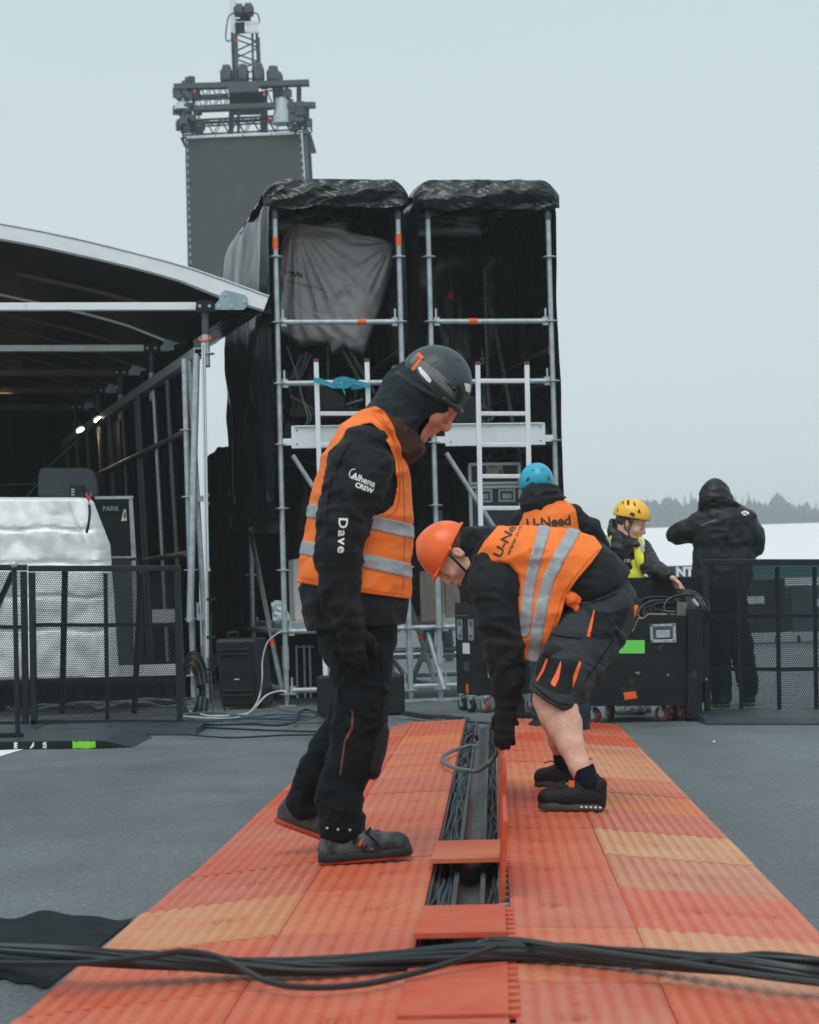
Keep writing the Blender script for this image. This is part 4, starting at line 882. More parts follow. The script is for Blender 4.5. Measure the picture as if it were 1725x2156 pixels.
# items on the lower deck of the left tower
t=thing('grey_crate','plain grey crate on the lower deck of the left tower, behind the walking man','crate',W(650,1310,19.5))
b=MB(); b.box(W(651,1242,19.7)+np.array([0,.1,0]),(.33,.4,.56),rotz(TH)); b.build('crate_body','cover_cloth',t,smooth=False,bev=.02); b=MB(); b.box(W(651,1312,19.5)+np.array([.01,.05,0]),(.40,.45,.04),rotz(TH)); b.build('crate_base','tan_card',t,smooth=False)
bg_=organic('plastic_bag',[ell(W(588,1287,19.5),(.06,.06,.085)),ell(W(592,1300,19.5),(.07,.06,.05)),ell(W(584,1273,19.5),(.045,.05,.03))],.009,'pale_plastic',wr=.03,ws=(22,22,22)); tag(bg_,'crumpled pale plastic bag on the lower deck beside the left tower post','plastic bag')
t=thing('equipment_rack','open black equipment rack with metal rails on the ground under the left tower','rack',W(645,1480,20))
b=MB(); b.box(W(640,1405,20.6),(.62,.5,.85),rotz(TH)); b.build('body','black_wood',t,smooth=False)
b=MB()
for u in (624,640,652): b.bar(W(u,1358,20.2),W(u+3,1470,20.2),.018,.02,upv=(0,1,0))
for k in range(1): b.box(W(644,1362,20.25),(.16,.03,.012),rotz(TH))
b.build('rack_rail','steel',t,smooth=False)
t=thing('narrow_board','narrow white panel standing under the left tower behind the man legs','panel',W(692,1430,19.8))
b=MB(); b.prism([W(682,1335,19.9),W(690,1335,19.9),W(700,1425,19.9),W(690,1428,19.9)],(0,.02,0)); b.build('board','white_alu',t,smooth=False)
# black monitor wedge in front of tower
t=thing('black_box','black wooden box on the ground behind the walking man legs','box',G(755,1510))
A=G(667,1511); b=MB(); b.box(A+np.array([.345,.22,.16]),(.68,.42,.30),None); b.build('box_body','black_wood',t,smooth=False,bev=.012)
b=MB(); [b.box(A+np.array([x,y,.01]),(.04,.04,.02)) for x in (.04,.65) for y in (.05,.38)]; b.build('foot','rubber',t,smooth=False)
# boards on right tower deck
for i,(u0,u1,lab) in enumerate(((884,936,'wide weathered wooden board upright on the lower deck, left one'),(937,968,'narrow weathered wooden board upright on the lower deck beside the bending worker'))):
    t=MB(); t.prism([W(u0,1203,19.5),W(u1,1201,19.5),W(u1+2,1309,19.5),W(u0+2,1311,19.5)],(0,.05,0)); tag(t.build('wooden_board','plank',smooth=False,bev=.006),lab,'board')
t=thing('steel_brace_frame','galvanised ground frame tubes joining the feet of the two towers','scaffold frame',Q1(SP+.1,0,0))
for q_ in ([Q1(SP,.02,ZL['B']+.03),Q2(0,.02,ZL['B']+.03)],[Q1(SP,1.3,.42),Q2(SP,1.3,.42)],[Q1(SP,2.7,.32),Q2(SP,2.7,.32)],[Q1(SP+.02,.05,ZL['D2']),Q2(.02,.05,ZL['D2'])],[Q1(SP+.1,.6,.12),Q2(-.05,.2,ZL['D2']-.1)],[Q2(-.08,.1,ZL['D2']-.05),Q2(.02,-.06,.1)]): b=MB(); b.tube(q_,.0245,10); b.build('tube','steel',t)
b=MB(); b.box(Q2(-.1,.0,.015),(1.0,.12,.02),rotz(TH)); b.build('ground_plate','steel',t,smooth=False)
# plastic case leaning
t=thing('plastic_case','ribbed black plastic equipment case standing on end between stage and left tower','equipment case',G(510,1497))
A=G(462,1494); b=MB(); k=0
def PC_(x,y,z): return A+np.array([x+.045*(1-z/.62)*1-.03,y,z])
zz=.60; b.prism([PC_(0,0,.02),PC_(.36,-.05,.02),PC_(.36,-.05,zz),PC_(0,0,zz)],(.08,.34,0)); b.build('case_body','black_plastic',t,smooth=False,bev=.03)
b=MB()
for z in (.50,.46,.15,.11): b.prism([PC_(.04,-.012,z),PC_(.30,-.055,z),PC_(.30,-.055,z+.014),PC_(.04,-.012,z+.014)],(0,-.022,0))
b.prism([PC_(.27,-.05,.04),PC_(.30,-.055,.04),PC_(.30,-.055,.58),PC_(.27,-.05,.58)],(0,-.014,0)); b.build('case_rib','black_plastic',t,smooth=False,bev=.004)
b=MB(); b.prism([PC_(.14,-.02,.25),PC_(.18,-.026,.25),PC_(.18,-.026,.257),PC_(.14,-.02,.257)],(0,-.008,0)); b.build('white_scratch','white_print',t,smooth=False)
b=MB(); b.tube([PC_(.12,.04,zz),PC_(.12,.04,zz+.05),PC_(.2,.03,zz+.055),PC_(.2,.03,zz)],.012,6); b.build('handle','rubber',t)
# thin tripod stand
t=thing('tripod_stand','thin black tripod stand with a small tip light beside the white roof pole','tripod',G(444,1500))
b=MB(); b.tube([W(440,1195,18.3),W(444,1480,18.3)],.009,8); b.tube([W(443,1290,18.3),W(444,1420,18.3)],.014,8); b.build('mast','black_plastic',t)
for du,dy in ((-28,0),(30,.05),(4,-.3)): b=MB(); b.tube([W(444,1408,18.3),W(444+du*.6,1450,18.3+dy*.6),W(444+du,1498,18.3+dy)],.007,6); b.build('leg','black_plastic',t)
b=MB(); b.cyl(W(440,1199,18.3),(0,0,1),.013,.03); b.build('tip','tan_card',t)
for v in (1262,1342,1410): b=MB(); b.box(W(444,v,18.28),(.07,.02,.025)); b.build('clamp','black_plastic',t,smooth=False)
# black drapes behind
t=thing('backdrop_curtain','black curtain hanging behind the gap between stage roof and left tower','curtain',W(455,1480,24))
def cur(u,v):
    a=[(428,968),(462,941),(500,940),(560,1000),(625,1060),(688,1060)]; x=u*5; i=min(int(x),4); f=x-i; ut=a[i][0]+(a[i+1][0]-a[i][0])*f; vt=a[i][1]+(a[i+1][1]-a[i][1])*f
    p=W(ut,vt,24.); z=p[2]*(1-v)+.02*v; return np.array([p[0],24+.06*math.sin(u*60)+.03*math.sin(u*23+v),z])
b=MB(); b.sheet(cur,120,20); b.build('fabric','drape',t)
# ---------------------------------------------------------------- stage with arched roof
SH=math.radians(15.3); sd=np.array([-math.sin(SH),math.cos(SH),0])
topP=[(-260,455),(-120,458),(0,468),(86,484),(171,502),(240,519),(307,536),(360,550),(410,565),(478,589),(530,608),(567,622)]
botP=[(-260,497),(-120,499),(0,507),(68,519),(137,534),(205,549),(273,565),(325,579),(376,594),(461,628),(510,643),(554,657)]
YS=18.85
ST=thing('stage_roof','low arched stage roof with white aluminium beams, dark underside and scaffold legs on the left','stage roof',G(300,1480))
def SQ(u,v,k=0.,y=0.): return W(u,v,YS+y)+sd*k
def archbeam(k,m,th=.10,name='arch_beam'):
    b=MB(); n=len(topP)
    V=[SQ(*p,k,0) for p in topP]+[SQ(*p,k,0) for p in botP]+[SQ(*p,k,th) for p in topP]+[SQ(*p,k,th) for p in botP]
    for i in range(n-1):
        Fq=[(i,i+1,n+i+1,n+i),(2*n+i,3*n+i,3*n+i+1,2*n+i+1),(i,2*n+i,2*n+i+1,i+1),(n+i,n+i+1,3*n+i+1,3*n+i)]
        if i==0: b.v=[tuple(p) for p in V]
        b.f+=Fq; b.mi+=[0]*4
    b.f+=[(n-1,3*n-1,4*n-1,2*n-1)]; b.mi+=[0]
    o=b.build(name,m,ST,smooth=True); return o
a=archbeam(0,'white_alu')
b=MB(); n=len(topP)
for off,w_ in ((2.5,1.4),(33.,1.6),(36.,2.)):
    for i in range(n-1):
        def q(j,o_): 
            t_=o_/38.; return SQ(topP[j][0]+(botP[j][0]-topP[j][0])*t_,topP[j][1]+(botP[j][1]-topP[j][1])*t_,0,-.006)
        b.prism([q(i,off),q(i+1,off),q(i+1,off+w_),q(i,off+w_)],(0,.004,0))
b.build('beam_groove','dark_steel',a,smooth=False)
ks=[0,3.1,5.4,7.4,9.6]
for k in ks:
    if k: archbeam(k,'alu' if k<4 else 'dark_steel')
    b=MB(); A=SQ(-260,645,k); B=SQ(412,644,k); b.prism([SQ(-260,637.5,k,.02),SQ(424,636,k,.02),SQ(424,652,k,.02),SQ(-260,653,k,.02)],(0,.09,0)); o=b.build('tie_beam','white_alu' if k==0 else 'alu' if k<4 else 'amber_glow_paint',ST,smooth=False,bev=.004)  # rear ties carry the painted amber glow
    b=MB(); b.prism([SQ(413,637,k,-.03),SQ(450,637,k,-.03),SQ(452,655,k,-.03),SQ(412,656,k,-.03)],(0,.15,0)); b.prism([SQ(418,632,k,-.03),SQ(445,632,k,-.03),SQ(450,637,k,-.03),SQ(413,637,k,-.03)],(0,.15,0)); hb=b.build('hinge_block','black_paint',ST,smooth=False)
    b=MB(); [b.cyl(SQ(u,644,k,-.035),(0,1,0),.014,.016,8) for u in (421,441)]; b.build('bolt','steel',hb)
    b=MB(); gp=[(453,652),(453,640),(460,633),(463,622),(468,614),(475,611),(483,612),(516,621),(521,627),(522,640),(518,648),(512,652)]
    b.prism([SQ(*p,k,-.012) for p in gp],(0,.010,0)); gu=b.build('gusset_plate','galv_plate',ST,smooth=False)
    b=MB(); [b.cyl(SQ(u,v,k,-.016),(0,1,0),.016,.012,8) for u,v in ((461,645),(487,645),(515,634),(474,620))]; b.build('bolt','steel',gu)
    # leg stub and leg
    b=MB(); b.tube([SQ(432,655,k,.03),SQ(433,712,k,.03)],.033,12); b.build('leg_stub','dark_steel',ST)
    b=MB(); b.tube([SQ(432.5,705,k,.03),SQ(434,773,k,.03)],.036,12); b.lathe(SQ(434,745,k,.03),(0,0,1),[(.035,-.008),(.075,-.005),(.075,.005),(.035,.008)],14); sp_=b.build('sleeve','steel',ST)
    b=MB(); b.cyl(SQ(434,771,k,.03),(0,0,1),.038,.012,12); b.build('red_ring','cable_red',sp_)
    if k==0:
        b=MB(); b.tube([SQ(432+12*math.cos(x),712+5*math.sin(x)-2*math.cos(x),k,.03-.05*math.sin(x)) for x in np.linspace(-.5,4.6,14)],.010,6); b.build('retaining_clip','tape_orange',sp_)
    zg=.0
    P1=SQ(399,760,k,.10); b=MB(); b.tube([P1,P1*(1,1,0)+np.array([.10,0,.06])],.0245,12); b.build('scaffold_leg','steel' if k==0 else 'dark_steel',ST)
# second leg, rosettes, tape
b=MB(); b.tube([SQ(414,745,0,.0),SQ(400,1310,0,-.05)],.031,12); lg=b.build('inner_leg','steel',ST); b=MB(); b.cyl(SQ(410.2,877,0,0),(SQ(414,745)-SQ(400,1310)),.034,.10,14); b.build('orange_band','tape_orange',lg)
b=MB(); b.tube([SQ(388,755,0,.03),SQ(409,1488,0,.10)],.026,12); lg=b.build('outer_leg','steel',ST)
for u,v in ((393,905),(397,1046),(402,1200),(404,1303),(407,1422)): b=MB(); b.lathe(SQ(u,v,0,.06),(0,0,1),[(.03,-.008),(.062,-.005),(.062,.005),(.03,.008)],14); b.build('rosette','steel',lg)
b=MB(); b.cyl(SQ(407.5,1388,0,.09),(0,0,1),.030,.11,14); b.build('orange_band','tape_orange',lg)
b=MB(); b.box(G(410,1490)+(0,.2,.008),(.16,.16,.012)); b.cyl(G(410,1490)+(0,.2,.08),(0,0,1),.022,.16); b.build('base_jack','steel',lg)
for k,u in ((0,425),(0,403)): pass
# horizontal tube running back + couplers
b=MB(); A=SQ(418,742,0); b.bar(A,A+sd*10.5,.085,.085); b.build('side_rail','steel',ST,smooth=False)
b=MB(); b.box(SQ(418,742,0,-.012),(.052,.03,.055)); b.build('rail_opening','drape',ST,smooth=False)
for v,m in ((906,'dark_steel'),(1165,'dark_steel')):
    b=MB(); A=SQ(396,v,.1); b.tube([A,A+sd*10],.0245,10); b.build('side_tube',m,ST)
for v in (1050,1300,1422):
    b=MB(); c=SQ(424,v,0,.02); b.box(c,(.07,.04,.05)); b.box(c+(-.03,0,.06),(.02,.008,.14)); b.cyl(c+(.05,0,.03),(0,1,0),.02,.05); b.cyl(c+(.05,0,-.04),(0,1,0),.02,.05); b.build('coupler','steel',ST,smooth=False)
# white pole
b=MB(); b.prism([SQ(424,722,0,-.10),SQ(432,722,0,-.10),SQ(443,1385,0,-.10),SQ(434,1385,0,-.10)],(0,.04,0)); wp=b.build('square_pole','alu',ST,smooth=False,bev=.004)
b=MB(); b.prism([SQ(427.5,722,0,-.106),SQ(428.3,722,0,-.106),SQ(438.8,1384,0,-.106),SQ(438,1384,0,-.106)],(0,.003,0)); b.build('pole_groove','dark_steel',wp,smooth=False)
# inner posts going back
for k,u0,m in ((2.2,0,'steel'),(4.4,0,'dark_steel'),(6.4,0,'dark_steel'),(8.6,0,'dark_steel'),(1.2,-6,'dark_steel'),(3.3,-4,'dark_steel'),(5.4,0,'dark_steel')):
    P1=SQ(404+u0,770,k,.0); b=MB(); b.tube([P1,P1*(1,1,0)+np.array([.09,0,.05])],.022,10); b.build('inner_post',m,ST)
# roof skin
b=MB(); n=len(botP)
b.sheet(lambda u,v:(lambda i,f:(SQ(botP[i][0]+(botP[min(i+1,n-1)][0]-botP[i][0])*f,botP[i][1]+(botP[min(i+1,n-1)][1]-botP[i][1])*f-4,.05+11.5*v)+np.array([0,0,-.012*math.sin(v*40)])))(min(int(u*(n-1)),n-2),u*(n-1)-min(int(u*(n-1)),n-2)),33,40)
b.build('roof_membrane','roof_skin',ST)
b=MB()   # inner rafters, warm lamp light painted into their amber colour
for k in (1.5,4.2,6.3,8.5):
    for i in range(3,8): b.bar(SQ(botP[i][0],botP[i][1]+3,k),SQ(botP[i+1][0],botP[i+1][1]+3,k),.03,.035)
b.build('rafter','amber_glow_paint',ST,smooth=False)
b=MB(); b.prism([SQ(60,543,7.),SQ(200,568,7.),SQ(200,590,7.),SQ(60,575,7.)],(0,.05,0)); b.build('ceiling_glow_patch','amber_glow_paint',ST,smooth=False)  # gold glow on the roof underside, put in as an amber-coloured slab
# eave skirt (dark underside edge right)
b=MB(); b.add([SQ(554,655,.02),SQ(554,655,11),SQ(430,700,11),SQ(475,668,.02)],[(0,1,2,3)]); b.build('eave_sheet','tarp',ST,smooth=False)
# drapes added around the stage to keep its inside dark
t=thing('added_stage_curtain','black curtains added at the back and sides to keep the stage dark','curtain',G(100,1430))
def wallsheet(A,B,z0,z1,n=60):
    A=np.array(A);B=np.array(B); nn=nrm(np.cross(B-A,(0,0,1))); b=MB(); b.sheet(lambda u,v:A+(B-A)*u+nn*(.05*math.sin(u*n*1.7)+.02*math.sin(u*n*4))+np.array([0,0,z0+(z1-z0)*v]),n*4,6); return b
R0=SQ(404,1300,1.0)*(1,1,0); R1=SQ(404,1300,11.)*(1,1,0); L1_=R1+np.array([-9,-1.5,0]); 
wallsheet(R1+np.array([1.2,.3,0]),L1_,0.02,5.2).build('back_curtain','drape',t); wallsheet(R0+sd*.3+np.array([.25,0,0]),R1+np.array([.25,0,0]),.02,3.35).build('side_curtain','drape',t)
L0=np.array([-6.2,YS+1.,0]); wallsheet(L1_,L0,.02,4.6,40).build('far_side_curtain','drape',t)
# lamps in the stage
for i,(u,v) in enumerate(((207,885),(170,907))):
    t=thing('spot_lamp',('upper' if i==0 else 'lower')+' of the two lit warm white spot lamps hanging in the dark stage','spot lamp',W(u,v,25),'lit spot lamps under the stage roof')
    c=W(u,v,25.); d=nrm((.42,-.22,-.75)); b=MB(); b.lathe(c-d*.14,d,[(.02,0),(.045,.03),(.055,.11)],16); b.build('lamp_housing','black_plastic',t)
    b=MB(); b.lathe(c-d*.012,d,[(.048,0),(.048,.006)],16); b.build('lamp_lens','lamp_lit',t)
    b=MB(); b.tube([c-d*.1,c-d*.1+(0,0,.45)],.01,6); b.build('yoke','black_plastic',t)
    la=bpy.data.lights.new('lamp_light','SPOT'); la.energy=7; la.color=(1,.72,.4); la.spot_size=2.2; la.shadow_soft_size=.06; lo=bpy.data.objects.new('lamp_light',la); COL.objects.link(lo); lo.parent=t
    lo.location=Vector((d*.03).tolist()); lo.rotation_euler=Vector((d[0],d[1],d[2])).to_track_quat('-Z','Y').to_euler()
for i,(u,v,k) in enumerate(((150,600,7.5),(60,700,5.))):
    la=bpy.data.lights.new('stage_lamp_light','AREA'); la.energy=.6; la.color=(1,.62,.3); la.size=.25; lo=bpy.data.objects.new('stage_lamp_light',la); COL.objects.link(lo); p=SQ(u,v+60,k); lo.location=Vector(p.tolist()); lo.rotation_euler=(math.radians(180),0,0); lo.parent=None
# stage deck
b=MB(); b.box((-5.15,YS+5,.30),(6.2,9.,.12),None); 
t=thing('stage_deck','black stage deck with pale front edge behind the left barriers','stage deck',(-4.,YS+1,0)); b.build('deck','black_wood',t,smooth=False)
b=MB(); b.box((-5.15,YS+.47,.33),(6.2,.05,.10)); b.build('deck_edge','white_print',t,smooth=False)
b=MB()
for x in (-7,-5,-3.,-2.2): b.box((x,YS+.8,.12),(.08,.08,.24))
b.build('deck_leg','black_paint',t,smooth=False)
# silver sheet covered equipment
def sil(u,v):
    # u across, v down ; drapes over a box
    ul=-120+ (182-(-120))*u; 
    if v<.16: f=v/.16; p=W(ul+f*4,1049+3*f-2*(1-f),19.4-1.1*f)
    else:
        f=(v-.16)/.84; right=188+30*min(1,f*4)+26*f; ul=-120+(right+120)*u; p=W(ul,1052+(1425-1052)*f,18.3)
    w1=worley(u*5.5+.3*v,v*5.+.8*u,11)[0]-.42; w2=worley(u*13,v*10,12)[0]-.4; a=.055*w1+.02*w2
    for sv in (.30,.46,.62,.78): a+=.030*max(0,1-abs(v-sv-.006*math.sin(u*17))/.014)
    for su in (.35,.68): a+=.012*max(0,1-abs(u-su-.01*v)/.008)
    if v<.16: a*=.3
    e=max(0,u-.93)/.07; a2=.22*e*e
    return p+np.array([0,a+a2-.05*max(0,1-abs((u-.86)-.05*v)/.03)*(v>.14)*(1-v),-.006*math.sin(u*23)*v])
b=MB(); b.sheet(sil,90,90); tag(b.build('silver_sheet','silver_sheet',org=W(60,1420,19.2)),'crumpled silver white protective sheet draped over equipment behind the left barriers','cover sheet')
t=thing('spring_clamp','small spring clamp with red grips on the corner of the silver sheet','clamp',W(186,1052,18.2))
for s_ in (-1,1): b=MB(); b.tube([W(187,1054,18.2),W(187+6*s_,1038,18.2)],.010,6); b.build('grip','cable_red',t)
b=MB(); b.tube([W(187,1054,18.2),W(188,1063,18.2)],.009,6); b.build('jaw','steel',t)
cable('black_strap',[W(188,1064,18.15),W(189,1080,18.1),W(186,1105,18.05),W(182,1122,18.05)],.012,'rubber','black strap hanging over the silver sheet below the clamp',cat='strap')
# black speaker/power cabinets
t=thing('power_cabinet','tall black cabinet with grey corner edges, PARK lettering and warning triangle','cabinet',W(240,1440,20))
b=MB(); A=W(200,1047,19.9); B=W(277,1046,19.9); C=W(283,1180,19.9); D=W(230,1180,19.9); b.prism([A,W(274,1046,19.9),C,W(215,1180,19.9)],(0,.5,0)); b.build('upper_case','black_wood',t,smooth=False)
b=MB(); b.prism([W(215,1172,19.85),W(283,1172,19.85),W(290,1440,19.85),W(225,1440,19.85)],(0,.5,0)); b.build('lower_case','grey_case',t,smooth=False)
b=MB(); b.prism([W(271,1046,19.82),W(279,1046,19.82),W(287,1180,19.82),W(277,1180,19.82)],(0,.03,0)); b.prism([W(200,1045,19.8),W(280,1044,19.8),W(280,1050,19.8),W(200,1051,19.8)],(0,.03,0)); b.prism([W(222,1171,19.8),W(285,1171,19.8),W(285,1175,19.8),W(222,1175,19.8)],(0,.03,0)); b.build('edge_profile','steel',t,smooth=False)
b=MB(); b.prism([W(277,1175,19.82),W(286,1175,19.82),W(292,1438,19.82),W(284,1438,19.82)],(0,.03,0)); b.build('edge_profile','steel',t,smooth=False)
flat_text('lettering','PARK',W(216,1076,19.85),(1,0,0),(0,0,1),.062,'galv_plate',t,bold=.01)
b=MB(); b.prism([W(255,1097,19.88),W(267,1096,19.88),W(265,1072,19.88),W(261,1072,19.88)],(0,.01,0)); wt=b.build('warning_sticker','white_print',t,smooth=False)
b=MB(); b.prism([W(259,1090,19.87),W(265,1089,19.87),W(264,1078,19.87),W(262,1078,19.87)],(0,.008,0)); b.build('warning_sign','cable_red',wt,smooth=False)
t=thing('monitor_speaker','dark grey wedge speaker with rounded side standing above the silver sheet','speaker',W(145,1048,20.6))
b=MB(); pr=[(80,1047),(79,1010),(83,988),(92,985),(185,985),(196,990),(204,1005),(208,1030),(207,1048)]; b.prism([W(*p,20.5) for p in pr],(0,.5,0)); b.build('cabinet','grey_case',t,smooth=False,bev=.02)
b=MB(); b.prism([W(147,1021,20.48),W(177,1021,20.48),W(177,1048,20.48),W(147,1048,20.48)],(0,.02,0)); b.build('connector_plate','black_plastic',t,smooth=False)
b=MB(); [b.prism([W(150,v,20.47),W(157,v,20.47),W(157,v+3,20.47),W(150,v+3,20.47)],(0,.004,0)) for v in (1029,1034,1040)]; b.build('label_marks','white_print',t,smooth=False)
cable('blue_connector',[W(164,1028,20.45),W(168,1031,20.3),W(172,1040,20.25),W(175,1050,20.2)],.008,'cable_blue','short blue plug cable on the wedge speaker',cat='cable')
t=thing('truss_brace','thin steel diagonal braces in the dark behind the wedge speaker','brace',W(50,1050,24))
for q_ in ([W(0,1021,24),W(78,1020,24)],[W(52,1050,24),W(100,1000,24)],[W(100,985,24),W(215,880,24)]): b=MB(); b.tube(q_,.013,6); b.build('tube','dark_steel',t)
# loose cables along the barrier foot and towards the towers
rn=random.Random(12)
gl='cables lying on the ground between barrier and towers'
spec=[('cable_white',.007,[(372,1500),(395,1498),(420,1503),(450,1508),(500,1505),(530,1497),(560,1465),(590,1455),(604,1458)]),('cable_white',.006,[(385,1508),(440,1512),(490,1512),(525,1500),(545,1470),(552,1430),(553,1390),(562,1355),(580,1337),(592,1330)]),
('cable_blue',.006,[(390,1512),(430,1517),(480,1514),(540,1512),(600,1514),(660,1513)]),('cable_blue',.005,[(400,1520),(460,1518),(530,1518),(600,1510),(665,1510)]),('cable_blue',.005,[(385,1516),(450,1520),(520,1514),(580,1516),(650,1518)]),
('cable_grey',.010,[(380,1505),(450,1500),(520,1508),(600,1503),(665,1508)]),('cable_grey',.008,[(385,1522),(470,1524),(560,1519),(640,1522),(680,1520)]),('cable_black',.010,[(384,1518),(440,1526),(520,1524),(580,1527),(620,1520),(630,1500),(650,1495),(680,1512),(700,1524)]),
('cable_black',.008,[(400,1530),(520,1536),(640,1540),(760,1541)]),('cable_black',.007,[(380,1545),(480,1553),(600,1548),(720,1546)]),('cable_grey',.008,[(590,1495),(640,1500),(700,1498),(760,1502)]),
('cable_black',.014,[(848,1503),(880,1506),(920,1510),(950,1512),(975,1512)]),('cable_black',.012,[(850,1500),(900,1507),(940,1508),(985,1514)]),('cable_grey',.010,[(860,1506),(900,1512),(950,1518),(980,1514)]),('cable_blue',.006,[(945,1510),(960,1512),(975,1516),(1000,1520)]),('cable_blue',.005,[(940,1508),(965,1516),(990,1514)]),('cable_black',.008,[(850,1528),(920,1526),(980,1520),(1060,1524),(1100,1518)])]
names={'cable_white':'white','cable_blue':'blue','cable_grey':'grey','cable_black':'black'}
for i,(m,r,pts) in enumerate(spec):
    P3=[]; grounded=True
    for u,v in pts:
        g=G(u,max(v,1486),r+.01+.006*(i%4)); 
        if v<1486: g=W(u,v,G(u,1500)[1]+.3)
        P3.append(g)
    cable('ground_cable',P3,r,m,f"{names[m]} cable on the asphalt {'near the walkway end' if pts[0][0]>800 else 'between barrier and left tower'}, {['first','second','third','fourth','fifth','sixth','seventh','eighth','ninth','tenth','eleventh','twelfth','thirteenth','fourteenth','fifteenth','sixteenth','seventeenth'][i]} run",gl)
for i in range(9):
    r=.2+.02*i; c=W(400+i*1.5,1455,17.9); P3=[c+np.array([.055*math.cos(a)*(1+i*.13),-.03*i*.3+.02*math.sin(3*a),r*math.sin(a)*.9]) for a in np.linspace(.2,6.1,16)]
    cable('coiled_cable',[p if p[2]>.01 else p*(1,1,0)+np.array([0,0,.015]) for p in P3],.008,('cable_grey','cable_black','cable_black')[i%3],('grey' if i%3==0 else 'black')+f' cable coil on the stage leg beside the barrier, {["smallest","second smallest","third smallest","fourth smallest","middle","fourth largest","third largest","second largest","largest"][i]} loop','cable coils on the stage leg',sub=4)
for i in range(7):
    c=W(110+i*42+rn.uniform(-10,10),1500+rn.uniform(-6,8),17.6+i*.1); r=rn.uniform(.18,.32); P3=[c+np.array([r*math.cos(a)*1.3,r*.8*math.sin(a),.03+.05*abs(math.sin(a*1.5+i))]) for a in np.linspace(0,6.28,16)]; P3=[np.array([p[0],p[1],max(.02,p[2]-c[2]+.04)]) for p in P3]
    cable('cable_loop',P3,.011,'cable_grey' if i%2 else 'cable_black',('grey' if i%2 else 'black')+f' cable loop on the ground behind the left barrier, {["first","second","third","fourth","fifth","sixth","seventh"][i]} from the left','cable loops behind the left barrier',sub=4)
# ---------------------------------------------------------------- cases right
t=thing('road_case','open black wooden cable trunk on castors with green and orange tape, full of cables','cable trunk',G(1370,1520))
YT=15.2
def TQ(u,v,d=0.): return W(u,v,YT+d)
pan=[(1226,1330),(1334,1329),(1345,1303),(1356,1303),(1366,1294),(1447,1296),(1447,1485),(1228,1486)]
b=MB(); b.prism([TQ(*p) for p in pan],(0,.02,0)); fp=b.build('front_panel','black_wood',t,smooth=False,bev=.003)
b=MB(); b.prism([TQ(1315,1326,.005),TQ(1334,1325,.005),TQ(1345,1299,.005),TQ(1356,1300,.005),TQ(1366,1291,.005),TQ(1405,1291,.005),TQ(1405,1296,.005),TQ(1366,1297,.005),TQ(1350,1308,.005),TQ(1336,1332,.005)],(0,.014,0)); b.build('raw_edge','raw_wood',fp,smooth=False)
b=MB(); b.prism([TQ(1230,1466,-.012),TQ(1446,1465,-.012),TQ(1446,1486,-.012),TQ(1230,1487,-.012)],(0,.012,0)); b.build('base_board','black_wood',t,smooth=False)
b=MB(); b.prism([TQ(u,v,-.05) for u,v in ((1450,1281),(1481,1281),(1481,1364),(1491,1368),(1490,1433),(1480,1437),(1479,1514),(1447,1514))],(0,.65,0)); b.build('end_panel','black_wood',t,smooth=False,bev=.004)
b=MB(); b.box(TQ(1236,1400,.32),(.02,.62,.55)); b.build('left_panel','black_wood',t,smooth=False)
b=MB(); b.prism([W(1300,1217,YT+.72),W(1482,1215,YT+.72),W(1484,1480,YT+.72),W(1300,1482,YT+.72)],(0,.02,0)); b.build('back_panel','black_wood',t,smooth=False)
b=MB(); b.prism([TQ(1228,1440,.02),TQ(1447,1440,.02),TQ(1447,1486,.02),TQ(1228,1486,.02)],(0,.68,0)); b.build('floor_panel','black_wood',t,smooth=False)
b=MB(); b.prism([TQ(u,v,.1) for u,v in ((1427,1267),(1446,1268),(1447,1300),(1428,1300))],(0,.05,0)); b.build('divider','plank',t,smooth=False)
handle_plate(TQ(1396,1333,-.002),np.array([1.,0,0]),np.array([0,0,1.]),np.array([0,-1.,0]),.175,.125,t)
b=MB(); b.prism([TQ(u,v,-.006) for u,v in ((1300,1348),(1358,1348),(1358,1376),(1298,1376),(1299,1364))],(0,.002,0)); b.build('green_tape','tape_green',t,smooth=False)
b=MB(); b.prism([TQ(u,v,-.018) for u,v in ((1313,1458),(1339,1455),(1342,1470),(1316,1474))],(0,.002,0)); b.build('orange_tape','tape_orange',t,smooth=False)
b=MB()
for (u,v,w_) in ((1343,1417,6),(1407,1421,3),(1246,1438,4),(1488,1430,3)): b.prism([TQ(u-w_,v-2,-.003 if u<1480 else -.054),TQ(u+w_*.6,v-3,-.003 if u<1480 else -.054),TQ(u+w_,v+2,-.003 if u<1480 else -.054),TQ(u-w_*.3,v+3,-.003 if u<1480 else -.054)],(0,.001,0))
b.build('chipped_spot','raw_wood',t,smooth=False)
def castor(p,r,parent,m='caster_red',ang=0.):
    p=np.array(p,float); c=p*(1,1,0)+np.array([0,0,r]); ax=np.array([math.cos(ang),math.sin(ang),0])
    b=MB(); b.lathe(c-ax*.02,ax,[(r*.86,0),(r,.008),(r,.032),(r*.86,.04)],18); o=b.build('castor',m,parent)
    b=MB(); b.lathe(c-ax*.023,ax,[(r*.45,0),(r*.45,.046)],10); b.build('hub','steel',o)
    b=MB(); b.bar(c-ax*.028,c-ax*.028+np.array([0,0,r+.03]),.02,.006,upv=ax); b.bar(c+ax*.028,c+ax*.028+np.array([0,0,r+.03]),.02,.006,upv=ax); b.box(c+np.array([0,0,r+.03]),(.07,.07,.008)); b.build('fork','steel',o,smooth=False)
for u,d,a_ in ((1250,.08,.9),(1395,.08,.95),(1436,.1,.4),(1285,.55,.3),(1420,.5,.5)):
    p=TQ(u,1486,d); castor(p,.055,t,ang=a_)
